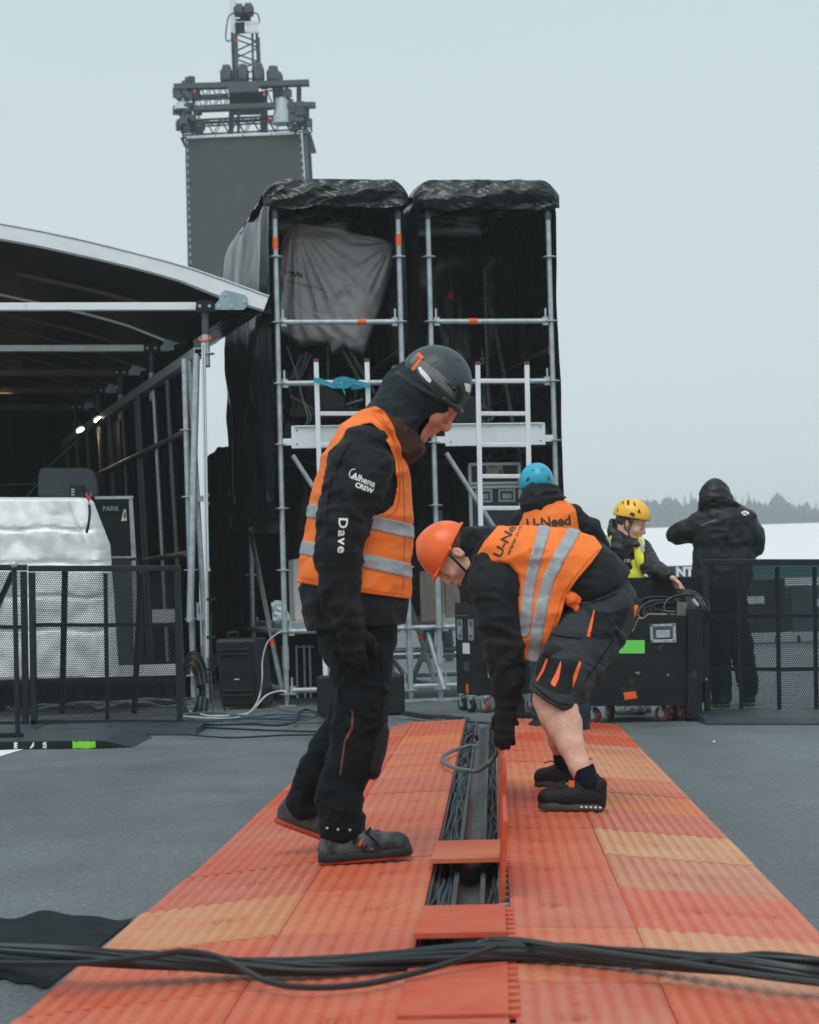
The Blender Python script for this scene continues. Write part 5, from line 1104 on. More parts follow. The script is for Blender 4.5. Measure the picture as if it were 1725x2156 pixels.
for i in range(13):     # cables heaped in the trunk
    rr=random.Random(i+40); r0=rr.uniform(.10,.17); c=W(1410+rr.uniform(-25,45),1283+rr.uniform(-6,14),YT+rr.uniform(.2,.5)); tl=rr.uniform(.3,1.3)
    P3=[c+np.array([r0*math.cos(a)*1.2,r0*math.sin(a)*math.cos(tl),r0*math.sin(a)*math.sin(tl)*.7]) for a in np.linspace(0,6.28,16)]
    cable('trunk_cable',P3,.008,'cable_black',f"black cable coil in the open case under the bare hand, {['first','second','third','fourth','fifth','sixth','seventh','eighth','ninth','tenth','eleventh','twelfth','thirteenth'][i]} of the heap",'black cables coiled in the trunk',sub=3)
for i in range(10):
    rr=random.Random(i+80); a=W(1424+i*1.2,1238,YT+.50); c=W(1450+i*4.2,1282+rr.uniform(-3,5),YT+.25); mid=(a+c)/2+np.array([.02,-.02,.035])
    cable('lifted_cable',[a+(0,0,-.01),mid,c,c+np.array([.05,.02,-.08])],.008,'cable_black',f"black cable lifted by the yellow helmet man, {['first','second','third','fourth','fifth','sixth','seventh','eighth','ninth','tenth'][i]} of the fan",'cables lifted from the trunk',sub=5)
cable('pale_plug',[W(1459,1262,YT+.2),W(1470,1275,YT+.2)],.012,'tan_card','pale plug among the cables in the trunk',cat='plug')
cable('green_plug',[W(1466,1256,YT+.25),W(1478,1264,YT+.2)],.010,'banner_green','green plug among the cables in the trunk',cat='plug')
# black case middle
t=thing('black_flight_case','black flight case on castors with butterfly latches, behind the bending worker','flight case',G(1040,1500))
YB=17.0; al=math.radians(13)
bw=np.array([math.cos(al),math.sin(al)*0,0]); 
def BQ(u,v,d=0.): return W(u,v,YB+d)
fr_=[(1004,1268),(1140,1268),(1140,1466),(1005,1466)]
b=MB(); A=BQ(957,1266,.55); Bp=BQ(1004,1268); Cp=BQ(1145,1268,.1); Dp=Cp+(A-Bp); zt_=Bp[2]; z0_=BQ(1004,1465)[2]
def ring(z): return [np.array([p[0],p[1],z]) for p in (A,Bp,Cp,Dp)]
zl=BQ(1004,1296)[2]
b.add(ring(z0_)+ring(zl-.004),[(0,1,5,4),(1,2,6,5),(2,3,7,6),(3,0,4,7),(4,5,6,7),(3,2,1,0)]); b.build('case_body','black_wood',t,smooth=False,bev=.006)
b=MB(); b.add(ring(zl)+ring(zt_),[(0,1,5,4),(1,2,6,5),(2,3,7,6),(3,0,4,7),(4,5,6,7),(3,2,1,0)]); b.build('case_lid','black_wood',t,smooth=False,bev=.006)
sx=nrm((Bp-A)*(1,1,0)); sn=np.array([sx[1],-sx[0],0]); Lf=np.linalg.norm((Bp-A)*(1,1,0))
for f in (.25,.75):
    q=A+(Bp-A)*f; handle_plate(np.array([q[0],q[1],BQ(980,1327)[2]])+sn*.003,sx,np.array([0,0,1.]),sn,.10*1.1,.16,t,'butterfly_latch')
q=A+(Bp-A)*.5; b=MB(); c=np.array([q[0],q[1],BQ(980,1367)[2]])+sn*.004; R=np.stack([sx,sn,np.array([0,0,1.])],1); b.box(c,(.17,.004,.085),R); b.build('paper_label','white_print',t,smooth=False)
b=MB(); b.box(np.array([q[0],q[1],BQ(980,1406)[2]])+sn*.004,(.14,.004,.07),R); b.build('recess_plate','dark_steel',t,smooth=False)
b=MB(); b.box(np.array([q[0],q[1],BQ(980,1453)[2]])+sn*.004,(.06,.004,.075),R); b.build('orange_tape','tape_orange',t,smooth=False)
cx=nrm((Cp-Bp)*(1,1,0)); cn=np.array([cx[1],-cx[0],0]); q=Bp+cx*.13; handle_plate(np.array([q[0],q[1],BQ(1030,1408)[2]])+cn*.003,cx,np.array([0,0,1.]),cn,.11,.135,t)
for u,d in ((992,.1),(1022,.0),(1120,.1),(975,.45),(1095,.5)): castor(BQ(u,1466,d),.05,t,m='rubber' if u<1000 else 'caster_red',ang=.7)
t=thing('weight_plate','black weight plate foot on the ground between the case and the worker legs','weight plate',G(1098,1512))
b=MB(); b.box(G(1098,1512)+(0,0,.02),(.30,.2,.04)); b.tube([G(1098,1512)+(0,0,.03),G(1098,1512)+(0,0,.14)],.03,8); b.build('plate','black_paint',t,smooth=False)
mk('rain_cover',(.42,.50,.53),.4,0,.1,4)
# ---------------------------------------------------------------- LED tower
YL=70.; s_=F/YL
def LQ(u,v,d=0.): return W(u,v,YL+d)
def P_(v): return v/1.
T=thing('video_tower','tall grey LED video wall hung in a truss tower, rising behind the stage','video tower',G(520,1300)*0+np.array([LQ(520,600)[0],YL,0]))
lb_=lambda x:480+x*500/1725/1.3913-480+0  # noqa
def cq(x,y,d=0.): return LQ((480+x*.28986)/1.3913,(y*.28986)/1.3913,d)   # crop coordinates -> scene
b=MB(); b.prism([cq(230,1385),cq(1385,1345),LQ(658,655),LQ(402,655)],(0,.5,0)); led=b.build('screen_face','led_face',T,smooth=False)
b=MB()
for x0,x1,y0,y1 in ((230,512,1385,1372),(520,795,1372,1362),(808,1082,1360,1350),(1092,1370,1350,1340)): b.prism([cq(x0,y0-13,-.1),cq(x1,y1-13,-.1),cq(x1,y1+13,-.1),cq(x0,y0+13,-.1)],(0,.1,0))
b.build('top_profile','white_alu',T,smooth=False)
b=MB(); b.prism([cq(1400,1345,.1),cq(1440,1330,.5),LQ(668,655,.5),LQ(660,655,.1)],(0,.3,0)); b.prism([cq(1425,1330,1.),cq(1480,1400,1.),LQ(674,655,1.),LQ(668,655,1.)],(0,.3,0)); b.build('side_frame','truss_grey',T,smooth=False)
b=MB(); b.prism([cq(215,1400,.1),cq(235,1400,.1),LQ(402,655,.1),LQ(397.5,655,.1)],(0,.2,0)); b.build('side_frame','truss_grey',T,smooth=False)
for k in range(24):
    pass
for k in range(22):
    f=k/22.
    for c_ in (LQ(394.5+f*9*1.0,300+f*345,-.02),LQ(633+f*23*.9,290+f*345,-.02)): b=MB(); b.box(c_,(.04,.05,.10)); b.build('panel_lock','steel',T,smooth=False)
def beam(x0,y0,x1,y1,w,name='beam',d=0.,m='truss_grey'): b=MB(); b.bar(cq(x0,y0,d),cq(x1,y1,d),.35,w*.28986/1.3913/s_); b.build(name,m,T,smooth=False)
beam(105,880,1470,838,52,'top_beam',-.3); beam(305,1098,1120,1070,50,'mid_beam',-.3); beam(1255,1066,1535,1062,48,'side_beam',-.3)
b=MB(); b.prism([cq(650,870,-.5),cq(955,865,-.5),cq(955,920,-.5),cq(650,935,-.5)],(0,.3,0)); b.build('beam_box','truss_grey',T,smooth=False)
b=MB(); b.prism([cq(655,930,.2),cq(1000,925,.2),cq(990,1090,.2),cq(680,1095,.2)],(0,1.,0)); b.build('winch_housing','black_paint',T,smooth=False)
def truss(p,q,n,h,name='truss',d=0.,r=.030,dep=.4,m='truss_grey'):
    b=MB(); A=cq(*p,d); B=cq(*q,d); ax=nrm(B-A); up_=nrm(np.array([0,0,1.])-ax*ax[2]) if abs(ax[2])<.9 else nrm(np.array([1.,0,0])-ax*ax[0])
    for du in (-h/2,h/2):
        for dd in (0,dep): b.tube([A+up_*du+(0,dd,0),B+up_*du+(0,dd,0)],r,6)
    for i in range(n):
        a=A+(B-A)*(i/n); c=A+(B-A)*((i+1)/n); s1=1 if i%2 else -1
        for dd in (0,dep): b.tube([a+up_*(h/2*s1)+(0,dd,0),c-up_*(h/2*s1)+(0,dd,0)],r*.55,5)
    b.build(name,m,T)
truss((190,925),(650,905),8,.40,'cross_truss',.2); truss((290,1035),(650,1020),7,.45,'cross_truss',.2); truss((1000,990),(1190,960),4,.6,'cross_truss',.2)
truss((190,1290),(1430,1230),16,.48,'lower_truss',.2); truss((150,1240),(1400,1180),14,.12,'lower_truss',.8)
truss((210,860),(250,1340),7,.45,'side_truss',.0); truss((1150,880),(1180,1230),5,.3,'side_truss',.2); truss((1370,1180),(1420,1330),3,.5,'side_truss',.0); truss((300,1180),(330,1330),3,.35,'side_truss',.0)
truss((815,320),(835,830),5,.80,'mast',.3,r=.05,dep=.8)
for x0,x1 in ((728,742),(895,905)): beam(x0,330,x1,830,30 if x0<800 else 18,'mast_leg',.2)
for x0,x1 in ((690,680),(1000,1000),(760,755),(1035,1040)): beam(x0,930,x1,1340,45 if x0 in(690,1000) else 22,'tower_leg',.5)
b=MB(); b.tube([cq(697,0,.6),cq(722,830,.6)],.10,8); b.build('white_tube','white_alu',T)
b=MB(); b.prism([cq(705,235),cq(965,228),cq(965,320),cq(705,330)],(0,.05,0)) if False else None
for y in (232,322): b.bar(cq(700,y,-.1),cq(965,y-4,-.1),.08,.09)
for i in range(4): b.bar(cq(712+i*62,235,-.1),cq(740+i*62,322,-.1),.04,.05)
b.box(cq(905,282,-.1),(.30,.1,.22)); b.build('mast_head','white_alu',T,smooth=False)
b=MB(); b.box(cq(770,280,-.2),(.30,.1,.35)); b.bar(cq(730,205,0),cq(880,200,0),.06,.1); b.tube([cq(790,150),cq(800,205)],.1,6); b.tube([cq(850,150),cq(845,205)],.1,6); b.build('head_motor','black_paint',T,smooth=False)
def floodhead(x,y,w,h,lab):
    t=thing('moving_light',lab,'moving light',cq(x,y+h/2,-.3),'lights on the video tower'); b=MB(); k=.28986/1.3913/s_; c=cq(x,y,-.2)
    b.prism([cq(x-w*.40,y-h/2,-.3),cq(x+w*.36,y-h/2,-.3),cq(x+w/2,y-h*.1,-.3),cq(x+w*.46,y+h*.36,-.3),cq(x+w*.3,y+h/2,-.3),cq(x-w*.3,y+h/2,-.3),cq(x-w/2,y+h*.34,-.3),cq(x-w/2,y-h*.15,-.3)],(0,.45,0)); b.build('lamp_head','truss_grey',t,smooth=False,bev=.05)
    b=MB(); b.box(cq(x,y+h*.56,-.1),(w*k*1.05,.4,h*k*.16)); b.build('lamp_base','black_paint',t,smooth=False)
    b=MB(); b.box(cq(x-w*.5,y+h*.2,-.1),(.06,.2,h*k*.6)); b.box(cq(x+w*.5,y+h*.2,-.1),(.06,.2,h*k*.6)); b.build('yoke','black_paint',t,smooth=False)
for i,(x,y,w,h) in enumerate(((632,730,100,170),(800,725,98,175),(958,720,98,180),(1105,735,110,160))): floodhead(x,y,w,h,['leftmost of four','second of four','third of four','rightmost of four'][i]+' upright moving lights on the video tower top beam')
floodhead(760,85,84,110,'left one of the two floodlights on the very top of the tower mast'); floodhead(855,80,90,115,'right one of the two floodlights on the very top of the tower mast')
floodhead(1165,775,60,110,'smaller light behind the rightmost moving light on the tower beam')
for pts,lab in ((((705,130),(660,160),(640,230),(628,330),(630,400),(655,415),(700,380)),'black cable looping down left of the mast head'),(((905,125),(945,140),(965,190),(962,240)),'black cable looping down right of the mast head')): cable('mast_cable',[cq(*p,-.1) for p in pts],.025,'truss_grey',lab)
b=MB()
for k in range(9): b.lathe(cq(1366,870+k*20,-.3),(0,0,1) if k%2 else (0,1,0),[(.05,-.02),(.09,0),(.05,.02)],8)
b.build('hoist_chain','truss_grey',T); b=MB()
for k in range(8): b.lathe(cq(1446,1110+k*22,-.3),(0,0,1) if k%2 else (0,1,0),[(.05,-.02),(.09,0),(.05,.02)],8)
b.build('hoist_chain','truss_grey',T)
for (x,y,rx,rz) in ((235,1010,.55,.5),(240,1110,.42,.38),(1340,1140,.35,.35),(1320,1215,.4,.4),(280,1190,.3,.4),(1180,940,.35,.5),(200,880,.25,.3),(250,1240,.5,.2),(1380,1250,.4,.45)): 
    rr=random.Random(int(x+y)); b=MB()
    for _ in range(7): b.box(cq(x,y,-.2)+np.array([rr.uniform(-rx,rx)*.8,rr.uniform(-.2,.2),rr.uniform(-rz,rz)*.8]),(rr.uniform(.1,.35),.2,rr.uniform(.1,.35)),rotz(rr.uniform(0,3)))
    b.build('rigging_motor','truss_grey',T,smooth=False)
for x,y in ((310,920),(1015,950),(350,1195),(1080,1200),(745,400)): b=MB(); b.box(cq(x,y,-.4),(.07,.05,.09)); b.build('orange_tag','tape_orange',T,smooth=False)
b=MB(); b.lathe(cq(1200,1080,-.2),(0,0,1),[(.36,-.55),(.30,-.2),(.2,.2),(.14,.3)],12); b.build('rain_cover','rain_cover',T)
b=MB(); b.lathe(cq(195,1070,-.2),(0,0,1),[(.34,-.14),(.25,.05),(.16,.14)],12); b.build('rain_cover','rain_cover',T)
b=MB(); b.bar(cq(1455,1340,.3),cq(1510,1545,.3),.12,.1); b.bar(cq(1470,1340,.3),cq(1530,1545,.3),.1,.1); b.build('side_ladder','truss_grey',T,smooth=False)
b=MB(); b.prism([cq(165,1395,.5),cq(200,1370,.5),cq(215,1480,.5),cq(205,1480,.5)],(0,.2,0)); b.build('side_plate','truss_grey',T,smooth=False)
b=MB(); [b.tube([LQ(u,v,.4),LQ(u+14,1290,.4)*(1,1,0)],.12,8) for u,v in ((510,645),(620,645))]; b.build('ground_leg','truss_grey',T)
# ---------------------------------------------------------------- far marquee, crates, trees
YM=60.
t=thing('white_marquee','long white marquee roof with dark green banner, far behind the worksite','marquee',(6,YM,0))
A=W(800,1124,YM); B=W(2000,1106,YM); zt1=A[2]; zb1=W(1500,1191,YM)[2]
b=MB(); x0=-4.;x1=24.; b.prism([(x0,YM-2,zb1),(x1,YM-2,zb1),(x1,YM+3,zt1+.12),(x0,YM+3,zt1+.0)],(0,.6,0)); b.build('roof_sheet','white_marquee',t,smooth=False)
for x in np.arange(x0+1,x1,3.): b=MB(); b.bar((x,YM-2.01,zb1+.02),(x,YM+2.99,zt1+.02),.05,.03); b.build('roof_seam','cover_cloth',t,smooth=False)
b=MB(); b.box(((x0+x1)/2,YM-1.95,zb1-.20),(x1-x0,.06,.40)); bn=b.build('banner','banner_green',t,smooth=False)
for txt,u in (('EVENT',1355),('RENT',1414),('UNIT',1520)):
    if txt=='RENT': flat_text('lettering','NT',W(1424,1213,YM-2.1),(1,0,0),(0,0,1),.33,'white_print',t,bold=.05)
    if txt=='EVENT': flat_text('lettering','R',W(1347,1213,YM-2.1),(1,0,0),(0,0,1),.33,'white_print',t,bold=.05)
b=MB(); 
for x in np.arange(x0+1,x1,3.): b.tube([(x,YM-1.9,0),(x,YM-1.9,zb1)],.04,6)
b.build('post','alu',t)
# dark crates row at 35 m
rr=random.Random(5); x=1.2; i=0
ordw=['first','second','third','fourth','fifth','sixth','seventh','eighth','ninth','tenth','eleventh','twelfth']
while x<8.2:
    w=rr.uniform(.7,1.1); h=rr.uniform(.85,1.08); th_=thing('storage_case',f'dark storage case in the distant row behind the right barrier, {ordw[i]} from the left','storage case',(x+w/2,36,0),'distant row of dark cases'); 
    b=MB(); b.box((x+w/2,36,.12+h/2),(w-.05,.8,h-.12)); b.build('case_body',('black_wood','plate_grey')[i%2],th_,smooth=False,bev=.02)
    b=MB(); b.box((x+w/2,35.59,.12+h*.6),(w*.3,.02,.12)); b.build('handle','steel',th_,smooth=False)
    b=MB(); [b.cyl((x+w*q_,35.8,.06),(1,0,0),.055,.04) for q_ in (.15,.85)]; b.build('castor','rubber',th_); x+=w+.04; i+=1
# low pale kerb and road line far behind through the towers
b=MB(); b.box((1.,34,.05),(6,.3,.10)); tag(b.build('kerb','alu',smooth=False),'low pale metal strip on the asphalt far behind the towers','metal strip')
def fir(x,y,h,seed,label):
    rr=random.Random(seed); t=thing('fir_tree',label,'fir tree',(x,y,0),'misty conifers on the horizon'); b=MB(); b.tube([(x,y,0),(x,y,h*.95)],[h*.018,h*.004],6); b.build('trunk','bark',t)
    b=MB(); n=int(26+h*1.5)
    for i in range(n):
        f=(i+.5)/n; z=h*(.10+.90*f); R=h*.135*(1-f)**.95+.15; k=int(7+9*(1-f))
        for j in range(k):
            a=rr.uniform(0,6.28); r=R*rr.uniform(.55,1.2); c=np.array([x,y,z]); d=np.array([math.cos(a),math.sin(a),0]); s1=np.array([-d[1],d[0],0])*r*rr.uniform(.16,.3)
            dr=-r*rr.uniform(.15,.45); p=c+d*r+np.array([0,0,dr]); m_=c+d*r*.55+np.array([0,0,dr*.35])
            b.add([c,m_+s1,p,m_-s1,m_+np.array([0,0,-r*.16])],[(0,1,2,3),(0,4,2)])
    b.build('crown','fir',t,smooth=False)
rr=random.Random(21); tops=[(1369,1100),(1381,1088),(1392,1082),(1404,1098),(1415,1090),(1430,1072),(1442,1050),(1455,1042),(1466,1062),(1478,1055),(1492,1058),(1512,1050),(1530,1062),(1548,1048),(1563,1056),(1576,1044),(1590,1060),(1601,1072),(1612,1066),(1625,1052),(1638,1042),(1650,1062),(1662,1078),(1675,1086),(1692,1068),(1706,1078),(1718,1066),(1735,1060),(1350,1112),(1755,1070)]
_t=['first','second','third','fourth','fifth','sixth','seventh','eighth','ninth']
ORDT=_t+['tenth','eleventh','twelfth','thirteenth','fourteenth','fifteenth','sixteenth','seventeenth','eighteenth','nineteenth','twentieth']+['twenty-'+x for x in _t]+['thirtieth']
for i,(u,v) in enumerate(sorted((u_,v_-14) for u_,v_ in tops)):
    Yt=rr.uniform(640,800); p=W(u,v,Yt); fir(p[0],Yt,p[2]+.4,i,f"{'tall' if v<1041 else 'mid-height' if v<1066 else 'low'} fir on the misty horizon, {ORDT[i]} counted from the left")
b=MB()
rr=random.Random(9)
for i in range(2600):
    u=rr.uniform(1340,1900); Yt=rr.uniform(700,900); vt=1090+8*math.sin(u*.03)+5*math.sin(u*.11); p=W(u,rr.uniform(vt,1150),Yt); s1=rr.uniform(2,5.5); a=rr.uniform(0,3.1)
    q=np.array([math.cos(a),math.sin(a),0])*s1; b.add([p-q,p+q*.8+(0,0,-s1*.3),p+(0,0,s1*1.3)],[(0,1,2)])
tag(b.build('woodland','fir',org=(60,760,0),smooth=False),kind='stuff')
# ---------------------------------------------------------------- rain haze
b=MB(); b.box((0,482,18.),(1400,1030,38.)); hz=b.build('haze','white_marquee',org=(0,0,0),smooth=False); hz['kind']='stuff'; hz.data.materials.clear()
hm=bpy.data.materials.new('haze'); hm.use_nodes=True; n=hm.node_tree.nodes; n.clear(); o_=n.new('ShaderNodeOutputMaterial'); pv=n.new('ShaderNodeVolumePrincipled'); pv.inputs['Density'].default_value=.0011; pv.inputs['Color'].default_value=(.90,.985,1,1); pv.inputs['Anisotropy'].default_value=0.
hm.node_tree.links.new(pv.outputs[0],o_.inputs['Volume']); hz.data.materials.append(hm)
# ---------------------------------------------------------------- people
LATY=np.array([0,1.,0])
def polyclip(poly,Y,inv=False,dcorr=None):
    q=np.array([[W(u,v,Y)[0],W(u,v,Y)[2]] for u,v in poly])
    def fn(X,Y_,Z):
        x=X[:,0,0]; z=Z[0,0,:]; XX,ZZ=np.meshgrid(x,z,indexing='ij'); d=np.full(XX.shape,1e9); ins=np.zeros(XX.shape,bool); n=len(q)
        for i in range(n):
            a=q[i]; b_=q[(i+1)%n]; ex,ez=b_-a; t=np.clip(((XX-a[0])*ex+(ZZ-a[1])*ez)/(ex*ex+ez*ez+1e-12),0,1)
            d=np.minimum(d,(XX-a[0]-t*ex)**2+(ZZ-a[1]-t*ez)**2); c=((a[1]>ZZ)!=(b_[1]>ZZ)); ins^=c&(XX<a[0]+(ZZ-a[1])*ex/(ez if abs(ez)>1e-9 else 1e-9))
        d=np.sqrt(d); d=np.where(ins,-d,d); d=-d if inv else d; return d[:,None,:]+0*Y_
    return fn
def curveband(pts,Y,w):
    q=np.array([[W(u,v,Y)[0],W(u,v,Y)[2]] for u,v in pts])
    def fn(X,Y_,Z):
        XX,ZZ=np.meshgrid(X[:,0,0],Z[0,0,:],indexing='ij'); d=np.full(XX.shape,1e9)
        for i in range(len(q)-1):
            a=q[i]; ex,ez=q[i+1]-a; t=np.clip(((XX-a[0])*ex+(ZZ-a[1])*ez)/(ex*ex+ez*ez),0,1); d=np.minimum(d,(XX-a[0]-t*ex)**2+(ZZ-a[1]-t*ez)**2)
        return (np.sqrt(d)-w/2)[:,None,:]+0*Y_
    return fn
def side_of(y0,keep_less=True): return (lambda X,Y,Z:(Y-y0)+0*X+0*Z) if keep_less else (lambda X,Y,Z:(y0-Y)+0*X+0*Z)
def helmet_prims(fr,k=1.,rf=.142,rl=.118,ru=.128,cz=.045): return [ell(fr(-.008,0,cz),(rf*k,rl*k,ru*k),fr.R,.01)]
def eyes(fr,parent):
    for sg in (1,-1):
        b=MB(); b.ell(fr(.0895,sg*.031,-.0045),(.0025,.0095,.0028),10,6,fr.R); b.build('eye','hair',parent)
        b=MB(); b.tube([fr(.090,sg*.018,.017),fr(.093,sg*.032,.021),fr(.084,sg*.045,.017)],.0032,6); b.build('eyebrow','hair',parent)
class Man:
    def __init__(s,Y,lab,foot,scale=1.): s.Y=Y; s.s=F/Y; s.T=thing('person',lab,'person',foot)
    def P(s,u,v,dy=0.): return W(u,v,s.Y+dy)
    def r(s,px): return px/s.s
    def ch(s,st,side=LATY,k=.03,**kw):      # stations: (u,v,dy,half width px, lateral m)
        return chain([s.P(a[0],a[1],a[2]) for a in st],[(a[4],s.r(a[3])) for a in st],side,k,**kw)
def walker():
    m=Man(7.25,'man in black hooded jacket, orange hi-vis vest and grey helmet, striding right on the walkway',G(745,1810,.07)); P=m.P; T=m.T
    fr=Frame(P(902,838),(.70,-.10,-.71),(.71,0,.70)); hfr=Frame(P(893,838),(.81,-.10,-.585),(.585,0,.81)); KH=1.06
    torso=m.ch([(800,912,0,40,.10),(783,938,0,62,.165),(771,985,0,81,.190),(763,1060,0,92,.185),(756,1130,0,98,.180),(747,1200,0,102,.185),(745,1250,0,106,.190)],k=.04)
    low=m.ch([(746,1235,0,107,.188),(749,1275,0,102,.186),(750,1312,0,96,.18)],k=.03,cutB=False)
    arm=m.ch([(768,938,-.165,50,.062),(757,985,-.20,64,.075),(744,1040,-.225,60,.070),(720,1105,-.235,50,.066),(713,1165,-.235,44,.060),(718,1230,-.23,38,.052),(731,1312,-.23,31,.046)],k=.02,wr=.005,wf=11)
    arm2=m.ch([(775,945,.165,50,.06),(780,1020,.22,50,.06),(778,1120,.24,42,.055),(776,1230,.22,36,.05)],k=.02)
    # body (one continuous surface)
    body=head_prims(fr,KH)+[seg(fr(-.03,0,-.05),P(815,905),.060,.066,LATY,.03)]+m.ch([(805,915,0,50,.13),(785,960,0,64,.155),(770,1060,0,80,.15),(760,1150,0,82,.145),(752,1260,0,86,.15),(752,1330,0,76,.16)],k=.04)
    body+=m.ch([(768,950,-.15,36,.045),(745,1040,-.215,36,.045),(718,1110,-.23,32,.04),(722,1230,-.23,26,.032),(733,1312,-.23,20,.028)],k=.02)+m.ch([(775,950,.15,36,.045),(780,1020,.21,34,.045),(778,1120,.23,30,.04),(776,1240,.21,22,.03)],k=.02)
    body+=m.ch([(755,1330,-.09,60,.085),(762,1440,-.11,50,.08),(757,1560,-.13,38,.055),(715,1680,-.16,26,.045),(716,1760,-.18,22,.035)],k=.03)+m.ch([(757,1330,.09,46,.08),(753,1440,.11,34,.07),(716,1550,.15,28,.055),(660,1635,.18,24,.045),(638,1690,.19,20,.035)],k=.03)
    body+=hand_prims(P(740,1318,-.23),(.04,0,-1),(.3,.95,0),.95,curl=(.3,.35,.4,.45),thumb=1,spread=.03)
    bd=organic('body',body,.0052,'skin_warm',T); eyes(fr,bd)
    # jacket with hood
    hood=[ell(fr(-.02,0,-.005),(.118,.098,.118),fr.R,.03),seg(fr(-.05,0,-.04),P(822,878),(.098,.095),(.105,.075),LATY,.05),seg(P(828,882),P(806,908),(.11,.075),(.14,.085),LATY,.05),
          seg(P(850,900),P(868,935),(.085,.045),(.06,.025),LATY,.05),seg(P(868,932),P(892,944),(.055,.016),(.035,.010),LATY,.04)]
    fo=ell(fr(.130,0,-.075),(.115,.092,.105),fr.R,.015)[0]
    opening=lambda X,Y,Z:-fo(X,Y,Z)
    AP=[(768,938,-.165),(757,985,-.20),(744,1040,-.225),(720,1105,-.235),(713,1165,-.235),(718,1230,-.23),(731,1312,-.23)]; AR=[(.062,m.r(50)),(.075,m.r(64)),(.070,m.r(60)),(.066,m.r(50)),(.060,m.r(44)),(.052,m.r(38)),(.046,m.r(31))]
    cr=creases([P(*q) for q in AP],AR,LATY,34,5,r=.0075,slope=.09)
    jk=organic('jacket',torso+low+arm+arm2+cr,.0058,'jacket_black',T,wr=.018,ws=(8,8,13),cuts=[lambda X,Y,Z:np.maximum(-1.,(plane(P(731,1310,-.23),(0.1,0,-1))(X,Y,Z))-0*(Y)) if False else plane(P(745,1322),(.05,0,-1))(X,Y,Z)])
    hd=organic('hood',hood,.0052,'hoodie',T,wr=.010,ws=(11,9,20),cuts=[opening])
    lin=[ell(fr(-.012,0,-.01),(.112,.090,.108),fr.R,.02),seg(fr(-.0,0,-.06),P(874,925),(.07,.06),(.06,.03),LATY,.04)]
    f2=ell(fr(.140,0,-.042),(.100,.080,.115),fr.R,.015)[0]
    organic('balaclava',lin,.005,'drape',T,cuts=[lambda X,Y,Z:-f2(X,Y,Z)])
    M['lining']=mat('lining',(.045,.015,.009),.85,0,.3,20,bump=.3,bs=50)
    organic('collar',[seg(P(800,885),P(838,905),(.125,.06),(.095,.055),LATY,.05),seg(P(838,905),P(868,938),(.095,.055),(.07,.035),LATY,.05),seg(P(822,915),P(850,960),(.12,.05),(.10,.03),LATY,.06),seg(P(845,925),P(880,948),(.08,.03),(.055,.014),LATY,.03)],.0055,'lining',T,wr=.006,ws=(20,10,12))
    # vest
    clip=polyclip([(600,1222),(700,1238),(763,1248),(900,1266),(900,1050),(862,992),(846,948),(828,900),(812,876),(792,862),(760,866),(700,900),(640,960)],m.Y)
    hole=polyclip([(781,889),(800,905),(820,938),(831,968),(836,1021),(828,1062),(808,1080),(784,1086),(740,1080),(700,1075),(684,1050),(680,1015),(683,990),(697,955),(726,913),(760,893)],7.05,inv=True)
    cl=[clip,hole]
    vest=organic('hi_vis_vest',torso+low[:1]+m.ch([(806,872,0,18,.10),(800,905,0,38,.12)],k=.04),.0045,'vest_orange',T,off=.014,wr=.010,ws=(5,8,14),seed=4,cuts=cl)
    def seamline(tgt,pts,m_='seam_orange',w=1.6,nm='seam'):
        L_=[];R_=[]
        for i in range(len(pts)):
            a_=pts[max(i-1,0)]; b_=pts[min(i+1,len(pts)-1)]; dx,dy=b_[0]-a_[0],b_[1]-a_[1]; q=math.hypot(dx,dy); L_.append((pts[i][0]-dy/q*w/2,pts[i][1]+dx/q*w/2)); R_.append((pts[i][0]+dy/q*w/2,pts[i][1]-dx/q*w/2))
        decal_poly(nm,[[L_[i],L_[i+1],R_[i+1],R_[i]] for i in range(len(pts)-1)],tgt,m_,step=5,one=True)
    globals()['seamline']=seamline
    seamline(vest,[(786,872),(806,890),(826,920),(838,960),(843,1000),(842,1045),(835,1075),(812,1094),(790,1097)])
    seamline(vest,[(766,1240),(800,1246),(852,1252)]); seamline(vest,[(634,1216),(680,1226)]); seamline(vest,[(800,874),(822,905),(838,940),(848,985),(852,1060),(852,1150),(850,1240)])
    for a,c in (((657,1078),(868,1121)),((640,1154),(865,1203))):
        organic('reflective_stripe',torso+low[:1],.0045,'reflective',vest,off=.0185,wr=.010,ws=(5,8,14),seed=4,cuts=cl+[curveband([a,c],m.Y,.047)])
    organic('vest_zip_edge',[seg(P(855,1000,-.05),P(860,1110,-.05),.012,.008,LATY,.01),seg(P(860,1110,-.05),P(858,1252,-.05),.008,.012,LATY,.01)],.0045,'vest_orange',vest,wr=.006,ws=(20,20,20))
    # trousers
    tr=m.ch([(752,1300,0,84,.17),(752,1345,0,84,.165)],k=.04)+m.ch([(757,1345,-.08,72,.10),(761,1402,-.10,60,.098),(760,1485,-.12,51,.090),(757,1540,-.125,53,.088),(748,1581,-.13,53,.082),(731,1622,-.145,47,.076),(713,1652,-.16,39,.07),(715,1691,-.17,42,.075),(722,1745,-.18,44,.078)],k=.02,wr=.007,wf=14)
    tr+=m.ch([(757,1345,.08,60,.10),(754,1430,.11,50,.09),(738,1510,.14,46,.085),(702,1575,.16,43,.078),(662,1630,.18,38,.07),(641,1690,.19,38,.072)],k=.02,wr=.012,wf=14)
